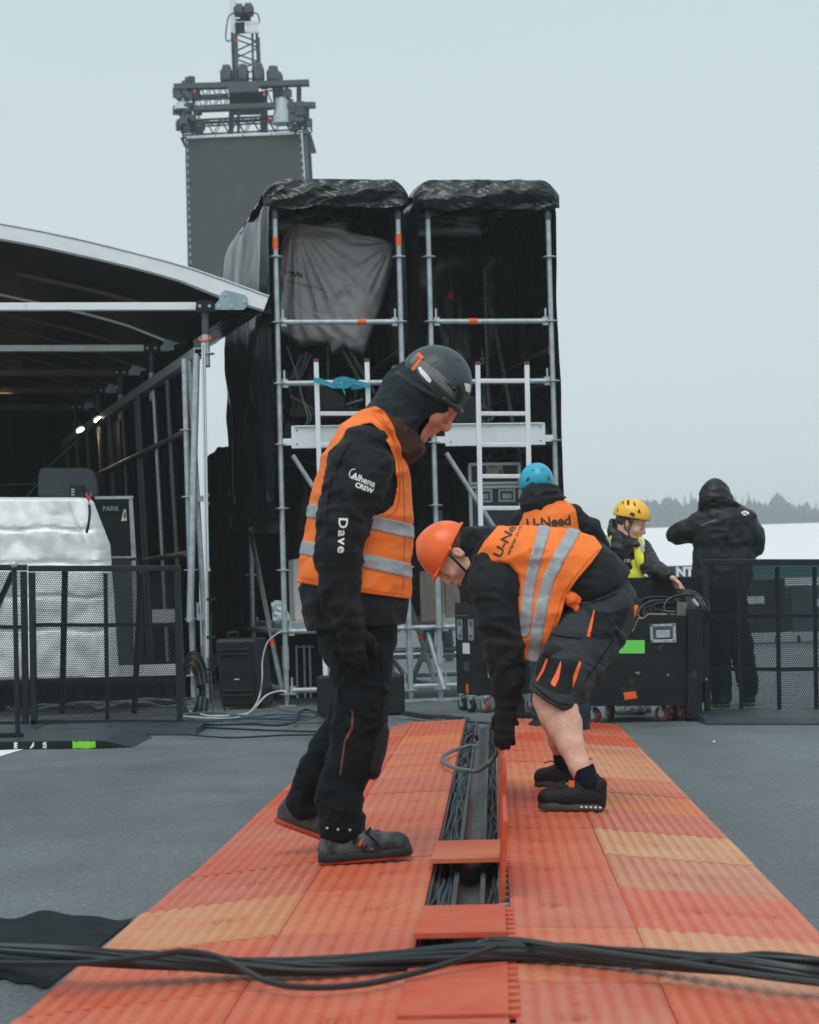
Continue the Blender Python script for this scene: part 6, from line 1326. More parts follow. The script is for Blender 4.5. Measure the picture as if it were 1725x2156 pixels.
    LP=[(757,1345,-.08),(761,1402,-.10),(760,1485,-.12),(757,1540,-.125),(748,1581,-.13),(731,1622,-.145),(713,1652,-.16),(715,1691,-.17),(722,1745,-.18)]; LR=[(.10,m.r(72)),(.098,m.r(60)),(.09,m.r(51)),(.088,m.r(53)),(.082,m.r(53)),(.076,m.r(47)),(.07,m.r(39)),(.075,m.r(42)),(.078,m.r(44))]
    tr+=creases([P(*q) for q in LP],LR,LATY,40,8,r=.008,slope=.10)
    tro=organic('trousers',tr,.0055,'trousers_black',T,wr=.010,ws=(9,9,18),seed=7)
    organic('knee_patch',[seg(P(796,1540,-.14),P(786,1625,-.15),(.055,m.r(24)),(.05,m.r(16)),LATY,.01)],.005,'jacket_black',tro,wr=.006,ws=(12,12,12))
    decal_poly('thigh_zip',[[(737,1490),(741,1502),(739,1530),(724,1560),(715,1632),(718,1632),(728,1562),(744,1534),(745,1500)]],tro,'rust_zip')
    for pts_ in ([(716,1398),(712,1470),(762,1478),(768,1405),(716,1398)],[(714,1415),(766,1422)],[(800,1360),(806,1440),(802,1520)],[(745,1640),(720,1655),(700,1652)]): seamline(tro,pts_,'seam_black',1.8)
    for pts_ in ([(700,1000),(690,1060),(688,1100)],[(740,930),(720,960),(706,1000)],[(700,1225),(722,1230),(752,1222)]): seamline(jk,pts_,'seam_black',1.6)
    organic('trouser_cuff',m.ch([(716,1738,-.18,45,.080),(722,1762,-.18,45,.078)],k=.01),.005,'trousers_black',tro,cuts=[plane(P(720,1764,-.18),(0,0,-1))])
    b=MB(); [b.ell(P(u,v,-.262),(.0045,.004,.0045)) for u,v in ((689,1744),(712,1747),(737,1748))]; b.build('snap','steel',tro)
    gl=[seg(P(733,1300,-.23),P(735,1330,-.228),(.044,.046),(.040,.036),LATY,.01)]+hand_prims(P(740,1318,-.23),(.04,0,-1),(.3,.95,0),.97,curl=(.3,.35,.4,.45),thumb=1,grow=.004,spread=.03)
    organic('glove',gl,.0035,'glove',T); decal_text('glove_print','23',bpy.data.objects[T.children[-1].name],741,1357,9,5,'strap_grey') 
    organic('glove',[seg(P(776,1225,.22),P(776,1255,.22),.036,.034,LATY,.01)]+hand_prims(P(776,1255,.21),(.15,0,-1),(.8,.2,0),.95,grow=.003),.004,'glove',T)
    # boots
    o,(d,l,up)=shoe(T,P(671,1821,-.2),P(868,1803,-.2),0,(0,1,0),'leather','sole_orange',w=.054,ankle=P(714,1748,-.18),name='boot',sole_h=.012,cut=.030)
    organic('midsole',[seg(P(702,1812,-.2)+np.array([0,0,.006]),P(837,1798,-.2)+np.array([0,0,.004]),(.052,.050),(.056,.050),LATY,.004)],.004,'rubber',o,cuts=[plane(P(671,1821,-.2)+up*.008,-up),plane(P(671,1821,-.2)+up*.034,up)])
    organic('lace_panel',[seg(P(742,1750,-.2),P(792,1768,-.2),(.026,.016),(.022,.012),LATY,.01)],.0042,'trousers_black',o)
    organic('boot_collar',[seg(P(708,1752,-.18),P(728,1762,-.18),(.052,.030),(.050,.026),LATY,.01)],.0042,'rubber',o)
    for i_ in range(4): b=MB(); b.tube(spline([P(752+i_*13,1758+i_*5,-.235+i_*.002),P(748+i_*13,1768+i_*5,-.252),P(744+i_*13,1777+i_*4,-.256)],4),.0038,6); b.build('lace','seam_orange' if i_%2 else 'seam_black',o)
    organic('toe_cap',[seg(P(822,1790,-.2),P(846,1788,-.2),(.0495,.036),(.046,.034),LATY,.01)],.0042,'leather',o,cuts=[plane(P(671,1821,-.2)+up*.03,-up)])
    b=MB(); 
    for i in range(4):
        f=i/3.; c=P(747+f*46,1750+f*16,-.2)+np.array([0,0,.018]); b.tube([c+(-.005,-.035,-.006),c+(.004,0,.008),c+(-.005,.035,-.006)],.004,6)
    b.tube([P(770,1752,-.235),P(790,1770,-.262),P(800,1782,-.262)],.003,5); b.build('laces','trousers_black',o)
    o,_=shoe(T,P(574,1730,.2),P(735,1805,.2)+np.array([0,0,.028]),0,(0,1,0),'leather','sole_orange',w=.050,ankle=P(628,1688,.19),name='boot',sole_h=.018)
    # helmet
    dome=[ell(hfr(.000,0,.066),(.124,.108,.122),hfr.R,.01)]
    rim=plane(hfr(0,0,.028),-hfr.u+ .0*hfr.f)
    def rimcut(X,Y,Z):
        q=[(X-hfr.O[0])*v[0]+(Y-hfr.O[1])*v[1]+(Z-hfr.O[2])*v[2] for v in (hfr.f,hfr.l,hfr.u)]; return (.016+.016*np.exp(-((q[0]+.02)/.05)**2)+.02*np.clip(q[0],0,.2)*4)-q[2]
    he=organic('helmet',dome,.0042,'helmet_grey',T,cuts=[rimcut])
    decal_poly('side_vent',[[(892,792),(905,806),(925,825),(938,835),(925,818),(915,812),(905,800)],[(940,800),(950,806),(962,820),(958,828),(948,816),(935,806)],[(902,766),(908,758),(920,757),(923,762),(912,764),(905,775)],[(960,757),(968,754),(974,758),(966,760)]],he,'helmet_black',step=6)
    decal_poly('goggle_strap',[[(862,782),(874,764),(884,757),(900,764),(925,783),(950,806),(972,829),(970,847),(958,843),(930,815),(900,788),(880,776)]],he,'strap_grey',step=6)
    decal_text('strap_lettering','ONNECT',he,908,791,17,38,'helmet_black',bold=.0,spacing=1.05)
    decal_poly('orange_clip',[[(866,777),(882,754),(887,758),(872,781)],[(876,746),(883,741),(893,752),(888,757)]],he,'orange_print',step=5,lift=.005)
    decal_poly('strap_buckle',[[(862,760),(874,744),(882,752),(869,768)]],he,'strap_grey',step=5,lift=.004)
    decal_poly('reflector',[[(880,775),(884,771),(900,788),(909,800),(906,806),(900,803),(885,786)]],he,'white_print',step=5,lift=.004)
    decal_poly('badge',[[(978,806),(990,809),(991,828),(981,823)]],he,'white_print',step=5,lift=.004)
    b=MB(); b.tube(spline([hfr(-.125,-.02,.022),hfr(-.095,-.085,.012),hfr(-.02,-.112,.010),hfr(.05,-.106,.016),hfr(.11,-.06,.026)],5),.007,6); b.tube(spline([hfr(-.125,.02,.022),hfr(-.095,.085,.012),hfr(-.02,.112,.010),hfr(.05,.106,.016),hfr(.11,.06,.026)],5),.007,6); b.ell(hfr(-.130,0,.024),(.018,.045,.014),10,8,hfr.R); b.build('head_band','helmet_black',he)
    b=MB(); b.prism([hfr(.085,-.090,.095),hfr(.10,-.083,.045),hfr(.122,-.06,.045),hfr(.116,-.062,.075)],-hfr.l*.012); b.build('front_clip','helmet_black',he,smooth=False)
    organic('helmet_brim',[seg(hfr(.118,-.045,.030),hfr(.118,.045,.030),.009,.009,hfr.f,.02),seg(hfr(.118,-.045,.030),hfr(.07,-.095,.026),.009,.007,hfr.f,.02),seg(hfr(.118,.045,.030),hfr(.07,.095,.026),.009,.007,hfr.f,.02)],.0045,'helmet_grey',he)
    # sleeve lettering
    decal_text('sleeve_print','Alhena',jk,739,1006,19,22,'white_print',bold=.02); 
    decal_poly('sleeve_logo_ring',[[(746+11*math.cos(a_),998+11*math.sin(a_)) for a_ in np.linspace(1.4,4.9,12)]+[(746+9.4*math.cos(a_),998+9.4*math.sin(a_)) for a_ in np.linspace(4.9,1.4,12)]],jk,'white_print',step=4)
    decal_text('sleeve_print','CREW',jk,747,1024,14,22,'white_print',bold=.04)
    decal_text('sleeve_print','Dave',jk,714,1089,32,92,'white_print',bold=.02,sy=.85,spacing=1.18)
    return m
def bender():
    m=Man(9.0,'man in orange hard hat, orange vest and grey shorts, bending down to the channel lids',G(1200,1700,.07)); P=m.P; T=m.T
    fr=Frame(P(955,1172,-.03),(-.46,-.18,-.87),(-.89,0,.45))
    sp_=[(1012,1174,0,40,.14),(1050,1170,0,48,.185),(1110,1188,0,68,.195),(1180,1206,0,79,.19),(1240,1236,0,82,.185)]
    torso=m.ch(sp_,k=.05); rear=m.ch([(1230,1225,0,84,.185),(1275,1250,0,70,.18)],k=.05)
    body=head_prims(fr)+[seg(fr(-.03,0,-.05),P(1015,1175),.058,.07,LATY,.03)]+m.ch([(1020,1180,0,40,.12),(1060,1175,0,42,.155),(1180,1210,0,58,.15),(1268,1275,0,48,.14)],k=.04)
    body+=m.ch([(1045,1195,-.16,34,.045),(1060,1330,-.2,26,.042),(1068,1480,-.2,15,.028)],k=.02)+m.ch([(1045,1195,.16,34,.045),(1064,1330,.16,26,.042),(1078,1440,.1,15,.028)],k=.02)
    leg1=m.ch([(1265,1295,-.10,46,.085),(1210,1390,-.22,42,.08),(1166,1472,-.34,43,.07),(1176,1500,-.36,40,.066),(1189,1527,-.38,35.5,.062),(1203,1570,-.42,26,.048),(1221,1614,-.46,21,.038),(1236,1650,-.48,20,.035)],k=.012)
    leg2=m.ch([(1262,1300,.10,44,.085),(1205,1385,.26,44,.085),(1165,1470,.40,38,.07),(1170,1515,.47,30,.055),(1178,1555,.55,24,.045),(1186,1600,.62,19,.036),(1192,1630,.62,18,.034)],k=.03)
    body+=leg1+leg2+hand_prims(P(1067,1495,-.2),(-.13,.1,-1),(.5,.85,0),.97,curl=(.12,.15,.2,.25),thumb=-1,spread=.03)
    M['sk2']=M['skin_warm']; bd=organic('body',body,.0055,'skin_leg',T)
    organic('face',[],.01,'skin',T) if False else None
    arm=m.ch([(1040,1196,-.15,48,.075),(1042,1230,-.185,50,.08),(1050,1300,-.21,42,.072),(1062,1370,-.215,37,.066),(1070,1430,-.21,31,.055),(1071,1486,-.20,25,.045)],k=.03,wr=.006,wf=11)
    arm2=m.ch([(1040,1200,.15,48,.07),(1055,1310,.18,38,.062),(1070,1380,.15,33,.055),(1078,1440,.1,24,.045)],k=.03)
    chest=[ell(P(1003,1225,.02),(m.r(38),.16,m.r(46)),None,.05),ell(P(1040,1225,0),(m.r(50),.15,m.r(50)),None,.05)]
    hd=m.ch([(968,1165,0,36,.085),(1000,1150,0,38,.095),(1040,1140,0,32,.10)],k=.03,wr=.012,wf=18)+[ell(P(1045,1128,0),(m.r(30),.10,m.r(17)),None,.03),seg(P(960,1130,0),P(1000,1125,0),(.07,.03),(.09,.03),LATY,.02)]
    fo=ell(fr(.09,0,-.02),(.085,.085,.11),fr.R)[0]; hh=ell(fr(-.01,0,.09),(.16,.15,.10),fr.R)[0]
    cr=creases([P(*q) for q in ((1040,1196,-.15),(1042,1230,-.185),(1050,1300,-.21),(1062,1370,-.215),(1070,1430,-.21),(1071,1486,-.20))],[(.075,m.r(48)),(.08,m.r(50)),(.072,m.r(42)),(.066,m.r(37)),(.055,m.r(31)),(.045,m.r(25))],LATY,30,15,r=.0075,slope=.08)+creases([P(1200,1215,0),P(1280,1250,0)],[(.19,m.r(80)),(.18,m.r(72))],LATY,12,4,r=.009,da=1.0)
    jk=organic('jacket',torso+rear+arm+arm2+chest+cr,.006,'jacket_black',T,wr=.014,ws=(9,8,12),seed=3,cuts=[polyclip([(900,1000),(1290,1100),(1325,1206),(1300,1230),(1247,1262),(1200,1300),(1110,1330),(1110,1486),(1030,1486),(900,1400)],m.Y)])
    organic('hood',hd,.006,'jacket_black',jk,wr=.016,ws=(14,9,20),seed=5,cuts=[lambda X,Y,Z:-fo(X,Y,Z),lambda X,Y,Z:-hh(X,Y,Z)])
    # vest, near and far front panels hang open
    panel=[]
    for dy in (-.185,.185): panel+=chain([P(1120,1215,dy),P(1128,1290,dy*1.05),P(1124,1345,dy*1.02),P(1122,1385,dy)],[(.03,m.r(56)),(.024,m.r(46)),(.02,m.r(30)),(.016,m.r(24))],LATY,.03,wr=.008,wf=14)
    vp=[(985,1214),(992,1190),(1020,1140),(1045,1112),(1060,1085),(1160,1085),(1240,1100),(1271,1152),(1240,1190),(1212,1222),(1190,1254),(1178,1300),(1160,1345),(1148,1375),(1136,1391),(1120,1395),(1099,1386),(1096,1350),(1091,1300),(1089,1262),(1093,1233),(1088,1209),(1070,1189),(1050,1184),(1028,1188),(1005,1198)]
    cl=[polyclip(vp,m.Y-.15)]
    vt=torso+rear+panel
    v=organic('hi_vis_vest',vt,.005,'vest_orange',T,off=.014,wr=.014,ws=(6,7,9),seed=9,cuts=cl)
    for pts,w in (([(1153,1095),(1143,1125),(1130,1158),(1115,1218),(1107,1270),(1100,1330)],.047),([(1222,1100),(1208,1122),(1178,1167),(1152,1218),(1138,1272),(1128,1323),(1121,1395)],.050)):
        organic('reflective_stripe',vt,.005,'reflective',v,off=.0185,wr=.014,ws=(6,7,9),seed=9,cuts=cl+[curveband(pts,m.Y-.12,w)])
    seamline(v,[(1000,1196),(1030,1182),(1054,1179),(1074,1184),(1092,1206),(1097,1232),(1094,1270),(1096,1310)]); seamline(v,[(1262,1155),(1232,1188),(1204,1222),(1184,1256),(1172,1300),(1156,1345),(1142,1380)]); seamline(v,[(1160,1180),(1150,1230),(1142,1300),(1132,1384)],w=1.3)
    decal_text('vest_lettering','U-Need',v,1053,1176,33,-63,'black_print',bold=.03,sy=.75)
    decal_text('vest_lettering','www.u-need',v,1073,1170,18,-66,'black_print',bold=.01,sy=.75)
    # shorts
    pel=[ell(P(1283,1272,0),(m.r(60),.185,m.r(62)),None,.04),ell(P(1250,1282,0),(m.r(62),.18,m.r(46)),None,.04)]
    l1=m.ch([(1268,1300,-.09,66,.115),(1225,1360,-.18,66,.115),(1185,1430,-.28,56,.11),(1160,1478,-.34,52,.105)],k=.03,wr=.010,wf=12); l2=m.ch([(1268,1300,.09,64,.11),(1220,1370,.2,58,.11),(1175,1450,.34,50,.10)],k=.03,wr=.008)
    l1+=creases([P(*q) for q in ((1268,1300,-.09),(1225,1360,-.18),(1185,1430,-.28),(1160,1478,-.34))],[(.115,m.r(66)),(.115,m.r(66)),(.11,m.r(56)),(.105,m.r(52))],LATY,26,6,r=.008,slope=.08)
    sh=organic('shorts',pel+l1+l2,.0058,'shorts_grey',T,wr=.013,ws=(10,9,10),seed=12,cuts=[polyclip([(1040,1200),(1290,1180),(1318,1206),(1420,1250),(1340,1420),(1208,1492),(1178,1491),(1148,1475),(1112,1450),(1040,1420)],m.Y-.2)])
    for pts_ in ([(1300,1250),(1270,1262),(1230,1275)],[(1225,1345),(1180,1340),(1150,1332)],[(1120,1440),(1150,1466),(1178,1482),(1204,1484)],[(1290,1350),(1262,1392),(1228,1440)]): seamline(sh,pts_,'seam_black',2.)
    decal_poly('thigh_pocket',[[(1140,1372),(1165,1385),(1206,1390),(1226,1394),(1210,1440),(1200,1462),(1170,1458),(1130,1440),(1128,1410)]],sh,'shorts_black',step=8)
    decal_poly('hip_pocket',[[(1246,1286),(1290,1290),(1324,1278),(1316,1310),(1300,1342),(1270,1346),(1240,1338)]],sh,'shorts_black',step=8)
    [decal_poly('orange_trim',[q_],sh,'orange_print',lift=.004,step=8) for q_ in [[(1150,1386),(1154,1388),(1146,1412),(1131,1436),(1130,1430),(1142,1408)],[(1181,1391),(1182,1402),(1177,1430),(1169,1446),(1162,1443),(1160,1436),(1170,1418)],[(1220,1392),(1225,1394),(1214,1430),(1206,1450),(1207,1425)],[(1250,1284),(1253,1286),(1243,1342),(1235,1340)]]]
    # back pocket flap and orange edge
    b=MB(); b.prism([P(1330,1252,-.10),P(1350,1264,-.10),P(1350,1280,-.10),P(1336,1282,-.10),P(1322,1270,-.10)],(0,.03,0)); b.build('pocket_flap','shorts_grey',sh,smooth=False,bev=.008)
    organic('orange_edge',[seg(P(1340,1278,-.11),P(1324,1310,-.12),.010,.016,LATY,.01),seg(P(1324,1310,-.12),P(1306,1338,-.12),.016,.013,LATY,.01)],.005,'orange_print',sh)
    organic('cargo_flap',[seg(P(1150,1365,-.345),P(1222,1392,-.30),(.012,.032),(.012,.028),LATY,.01)],.005,'shorts_grey',sh)
    organic('tucked_glove',[seg(P(1190,1252,-.195),P(1204,1262,-.20),(.024,.020),(.026,.026),LATY,.008)]+[seg(P(1206,1258+i*5,-.20),P(1220-i*2,1262+i*7,-.205),.010,.008,LATY,.004) for i in range(4)],.0045,'orange_print',sh,wr=.012,ws=(30,30,30))
    M['sock_']=M['sock']
    organic('sock',m.ch([(1228,1618,-.465,23,.041),(1238,1650,-.48,24,.043)],k=.02),.0045,'sock',T,cuts=[plane(P(1224,1616,-.465),(-.3,0,1))]); organic('sock',m.ch([(1183,1585,.59,20,.040),(1192,1625,.62,22,.042)],k=.02),.005,'sock',T)
    def trainer(heel,toe,ank,w=.046):
        o,(d,l,up)=shoe(T,heel,toe,0,(0,1,0),'shoe_black','sole_dark',w=w,ankle=ank,name='trainer',h=.095,sole_h=.028,hh=.004)
        organic('heel_counter',[seg(heel+d*.035+up*.03,heel+d*.030+up*.102,(w*.78,.034),(w*.66,.030),l,.02),seg(heel+d*.05+up*.09,heel+d*.115+up*.088,(w*.66,.02),(w*.6,.015),l,.02)],.004,'shoe_black',o)
        b=MB(); c=heel+d*.005+up*.11; b.prism([c,c-d*.018+up*.012,c-d*.014+up*.018,c+d*.01+up*.008],l*.012); b.build('heel_tab','orange_print',o,smooth=False)
        b=MB()
        for i in range(3):
            c=heel+d*(.145+.022*i)+up*(.088-.011*i); b.tube([c-l*.03-up*.012,c+up*.004,c+l*.03-up*.012],.0035,6)
        b.tube([heel+d*.13+up*.10-l*.01,heel+d*.17+up*.115-l*.03,heel+d*.2+up*.105-l*.04],.0025,5); b.build('laces','rubber',o)
        b=MB(); c=heel+d*.14+up*.10; b.box(c-l*.02*np.sign(l[1]),(.022,.012,.03)); b.build('tongue_tab','orange_print',o,smooth=False)
        b=MB()
        for i in range(5): b.ell(heel+d*(.028+.018*i)+up*.016-LATY*(w*.93),(.006,.004,.005),8,6)
        b.build('air_window','alu',o); return o
    trainer(P(1277,1708,-.48),P(1130,1703,-.48),P(1240,1640,-.48))
    trainer(P(1255,1657,.62)+np.array([-.03,0,0]),P(1123,1656,.62),P(1190,1606,.62))
    gl=[seg(P(1070,1468,-.2),P(1066,1500,-.2),(.040,.036),(.036,.034),LATY,.01)]+hand_prims(P(1067,1495,-.2),(-.13,.1,-1),(.5,.85,0),1.,curl=(.12,.15,.2,.25),thumb=-1,grow=.004,spread=.03)
    organic('glove',gl,.0035,'glove',T)
    organic('glove',[seg(P(1078,1432,.1),P(1074,1460,.08),.034,.032,LATY,.01)]+hand_prims(P(1074,1460,.08),(-.2,0,-1),(.4,-.8,0),1.,grow=.003),.004,'glove',T)
    he=organic('hard_hat',[ell(fr(-.012,0,.038),(.122,.104,.120),fr.R,.01),seg(fr(.0,0,.10),fr(-.02,0,.152),(.02,.06),(.008,.03),fr.l,.02)],.0045,'helmet_orange',T,cuts=[plane(fr(0,0,.026),-fr.u)])
    organic('brim',[seg(fr(.116,-.045,.03),fr(.116,.045,.03),.007,.007,fr.f,.01),seg(fr(.116,-.045,.03),fr(.0,-.104,.028),.007,.005,fr.f,.01),seg(fr(.0,-.104,.028),fr(-.133,-.03,.030),.005,.005,fr.f,.01),seg(fr(-.133,-.03,.03),fr(-.133,.03,.03),.006,.006,fr.f,.01),seg(fr(.116,.045,.03),fr(.0,.104,.028),.007,.005,fr.f,.01),seg(fr(.0,.104,.028),fr(-.133,.03,.030),.005,.005,fr.f,.01)],.0045,'helmet_orange',he)
    b=MB(); b.tube([fr(.02,-.10,.02),fr(.05,-.07,-.08),fr(.06,-.0,-.115),fr(.05,.07,-.08),fr(.02,.10,.02)],.006,6); b.build('chin_strap','helmet_black',he)
    organic('hair',[ell(fr(-.03,0,.02),(.085,.083,.06),fr.R,.02)],.006,'hair',T); eyes(fr,bd)
def back_man():
    m=Man(14.0,'man in blue helmet and orange vest seen from behind, beyond the bending worker',G(1180,1548)); P=m.P; T=m.T; LX=np.array([1.,0,0])
    def ch(st,k=.03,side=LX,**kw): return chain([P(a[0],a[1],a[2]) for a in st],[(m.r(a[3]),a[4]) for a in st],side,k,**kw)
    fr=Frame(P(1130,1030,.05),(-.25,.93,-.35),(-.05,.33,.94))
    body=head_prims(fr)+[seg(fr(-.03,0,-.05),P(1140,1078),.06,.07,LX,.03)]+ch([(1143,1085,0,45,.09),(1155,1130,0,52,.10),(1168,1230,0,44,.10),(1172,1290,.0,50,.12)],k=.04)+ch([(1190,1300,0,26,.09),(1215,1400,-.02,22,.065),(1222,1530,0,13,.045)])+ch([(1155,1300,.0,26,.09),(1142,1410,.05,22,.065),(1138,1520,.1,13,.045)])
    body+=ch([(1205,1098,0,18,.05),(1262,1160,.15,14,.04),(1262,1200,.42,11,.032)])+hand_prims(P(1262,1200,.42),(-.3,.9,-.1),(0,0,-1),1.)+ch([(1098,1105,0,18,.05),(1078,1170,.12,14,.04),(1090,1200,.40,11,.032)])+hand_prims(P(1090,1200,.40),(.2,.9,-.1),(0,0,-1),1.)
    organic('body',body,.0075,'skin',T)
    torso=ch([(1146,1078,0,44,.09),(1156,1100,0,60,.125),(1160,1160,0,60,.14),(1166,1230,0,56,.135),(1170,1300,0,56,.14)],k=.04)
    arm=ch([(1208,1088,0,24,.075),(1240,1115,.03,24,.07),(1262,1160,.12,22,.065),(1264,1195,.36,17,.05)],wr=.012,wf=14)+ch([(1100,1096,0,22,.07),(1082,1135,.03,21,.068),(1076,1180,.14,19,.06),(1088,1198,.34,16,.05)],wr=.012,wf=14)
    jk=organic('jacket',torso+arm,.0075,'jacket_black',T,wr=.014,ws=(9,9,12),seed=2)
    organic('hood',ch([(1128,1038,.02,27,.10),(1138,1050,-.03,42,.09),(1143,1062,-.05,46,.06)],k=.03,wr=.012,wf=30),.0065,'jacket_black',jk,wr=.02,ws=(9,9,24),seed=8,cuts=[lambda X,Y,Z:-ell(fr(.13,0,0),(.11,.1,.12),fr.R)[0](X,Y,Z),plane(P(1128,1018,0),(-.45,.3,1))])
    v=organic('hi_vis_vest',torso+ch([(1150,1068,0,36,.08),(1155,1085,0,50,.10)],k=.03),.0065,'vest_orange',T,off=.014,wr=.010,ws=(7,7,10),seed=3,cuts=[polyclip([(1089,1060),(1198,1052),(1213,1072),(1220,1110),(1224,1140),(1228,1300),(1100,1300),(1096,1140),(1094,1108),(1090,1085)],m.Y-.1)])
    for vv in (1180,1225): organic('reflective_stripe',torso,.0065,'reflective',v,off=.0185,wr=.010,ws=(7,7,10),seed=3,cuts=[curveband([(1080,vv),(1240,vv)],m.Y,.05)])
    decal_text('vest_lettering','U-Need',v,1109,1113,29,-5,'black_print',bold=.035)
    he=organic('helmet',[ell(fr(-.01,0,.05),(.135,.108,.118),fr.R,.01)],.006,'helmet_blue',T,cuts=[plane(fr(0,0,.0),-fr.u+fr.f*.25)])
    decal_poly('vent',[[(1106,1012),(1113,1003),(1116,1008),(1112,1014)],[(1119,989),(1128,989),(1126,991),(1120,991)],[(1139,989),(1146,988),(1143,991)],[(1154,1004),(1157,1000),(1158,1012),(1154,1009)]],he,'cable_blue',step=4)
    organic('trousers',ch([(1172,1290,0,52,.135),(1172,1310,0,50,.13)])+ch([(1192,1310,0,28,.10),(1216,1400,-.02,25,.085),(1222,1500,0,21,.075),(1223,1528,0,22,.075)],wr=.01,wf=12)+ch([(1152,1310,0,28,.10),(1142,1410,.05,24,.085),(1138,1505,.1,20,.07)],wr=.01,wf=12),.0075,'jeans',T,wr=.010,ws=(9,9,14))
    for a,b_,k in ((P(1224,1550,-.10),P(1212,1540,.20),P(1223,1520,0)),(P(1140,1540,.0),P(1120,1530,.28),P(1138,1512,.1))):
        shoe(T,a*(1,1,0)+np.array([0,0,.0]),b_*(1,1,0),0,(1,0,0),'shoe_black','sole_dark',w=.052,ankle=k,name='boot',hh=.006)
def trunk_man():
    m=Man(16.25,'man in yellow helmet and yellow vest over black jacket, reaching into the open case',G(1325,1497)); P=m.P; T=m.T
    fr=Frame(P(1329,1104,-.02),(.86,-.40,-.30),(.28,-.05,.95)); K=1.08
    fwd=nrm((.8,-.5,0)); lat=np.array([.5,.8,0.]); lat/=np.linalg.norm(lat)
    def ch(st,k=.03,side=lat,**kw): return chain([P(a[0],a[1],a[2]) for a in st],[(a[3],a[4]) for a in st],side,k,**kw)
    ts=[(1318,1146,0,.12,.08),(1316,1158,0,.175,.115),(1314,1190,.03,.185,.125),(1310,1240,.06,.17,.12),(1305,1290,.1,.17,.125)]
    armR=[(1352,1158,-.1,.075,.075),(1366,1184,-.22,.072,.072),(1384,1200,-.36,.06,.06),(1405,1210,-.48,.048,.048),(1411,1213,-.51,.043,.043)]
    armL=[(1278,1150,.1,.075,.075),(1262,1200,.05,.065,.065),(1285,1240,-.15,.05,.05)]
    NECK=[seg(P(1296,1122,.03),P(1328,1144,-.1),(.06,.04),(.08,.04),lat,.03),seg(P(1291,1100,.07),P(1298,1122,.05),(.04,.025),(.07,.035),lat,.03),seg(P(1314,1136,0),P(1318,1152,0),(.09,.065),(.14,.085),lat,.04)]
    body=head_prims(fr,K)+[seg(fr(-.03,0,-.05),P(1318,1143),.062,.072,lat,.03)]+ch([(a[0],a[1],a[2],a[3]*.8,a[4]*.8) for a in ts],k=.04)+ch([(a[0],a[1],a[2],a[3]*.62,a[4]*.62) for a in armR])+ch([(a[0],a[1],a[2],a[3]*.62,a[4]*.62) for a in armL])
    body+=hand_prims(P(1411,1213,-.51),(.62,-.2,-.55),(-.35,0,-.8),1.12,curl=(.35,.3,.35,.45),thumb=1,spread=.12)+hand_prims(P(1285,1240,-.15),(.6,-.5,-.6),(-.4,0,-.8),1.)
    body+=ch([(1300,1300,.0,.10,.10),(1310,1400,.05,.06,.06),(1306,1480,.12,.045,.045)])+ch([(1310,1300,.2,.10,.10),(1335,1400,.2,.06,.06),(1340,1480,.25,.045,.045)])
    bd=organic('body',body,.0062,'skin',T); eyes(fr,bd)
    jk=organic('jacket',ch(ts,k=.05)+ch(armR,wr=.012,wf=16)+ch(armL,wr=.012)+NECK,.0068,'shell_black',T,wr=.016,ws=(10,10,14),seed=6,
        cuts=[lambda X,Y,Z:-ell(fr(.03,0,-.0),(.125,.10,.135),fr.R)[0](X,Y,Z)])
    VT=ch(ts,k=.05)+ch(armR[:2])+ch(armL[:2])+NECK[2:]
    v=organic('hi_vis_vest',VT,.0062,'vest_yellow',T,off=.016,wr=.010,ws=(8,8,10),seed=4,cuts=[lambda X,Y,Z:np.minimum(polyclip([(1255,1085),(1288,1100),(1289,1130),(1280,1160),(1272,1156),(1262,1128),(1250,1115)],m.Y-.1)(X,Y,Z),np.minimum(polyclip([(1334,1150),(1344,1140),(1350,1120),(1358,1140),(1352,1165),(1352,1205),(1344,1228),(1336,1248),(1322,1250),(1318,1222),(1338,1196)],m.Y-.15)(X,Y,Z),side_of(m.Y+.12,False)(X,Y,Z)))])
    for pts,w in (([(1268,1108),(1276,1120),(1282,1138),(1281,1150)],.03),([(1344,1226),(1341,1240)],.045),([(1348,1140),(1350,1160)],.03)): organic('reflective_stripe',VT,.0062,'reflective',v,off=.021,wr=.010,ws=(8,8,10),seed=4,cuts=[curveband(pts,m.Y-.12,w),side_of(m.Y+.05,True)])
    organic('open_vest_flap',[seg(P(1345,1160,-.15),P(1341,1215,-.16),(.012,.045),(.012,.05),lat,.02),seg(P(1341,1210,-.16),P(1332,1246,-.14),(.012,.05),(.010,.02),lat,.02)],.006,'vest_yellow',v,wr=.008,ws=(12,12,12))
    he=organic('helmet',[ell(fr(-.012,0,.062),(.142,.118,.128),fr.R,.01)],.0048,'helmet_yellow',T,cuts=[plane(fr(0,0,.045),-fr.u+fr.f*.10)])
    c=lambda pts:[(x*.1667+1222,y*.1667+1006.3) for x,y in pts]
    decal_poly('vent',[c([(528,280),(545,278),(548,335),(532,335)]),c([(590,280),(622,280),(622,345),(592,340)]),c([(670,300),(690,305),(705,362),(678,345)]),c([(745,380),(768,448),(722,435)]),c([(620,460),(650,428),(690,455),(692,488),(650,478)]),c([(470,380),(482,375),(478,432),(466,430)])],he,'helmet_black',step=3)
    b=MB(); e1=fr(.0,-.088*K,.03); ch_=fr(.055,-.045,-.12*K); b.tube([fr(.045,-.10,.055),fr(.028,-.088*K,-.055),ch_,fr(.07,0,-.135*K)],.006,6); b.tube([fr(-.04,-.10,.05),fr(.0,-.092*K,-.045),fr(.028,-.088*K,-.055)],.006,6); b.tube([fr(.07,0,-.135*K),fr(.055,.06,-.12*K),fr(.02,.11,.05)],.006,6); b.build('chin_strap','helmet_black',he)
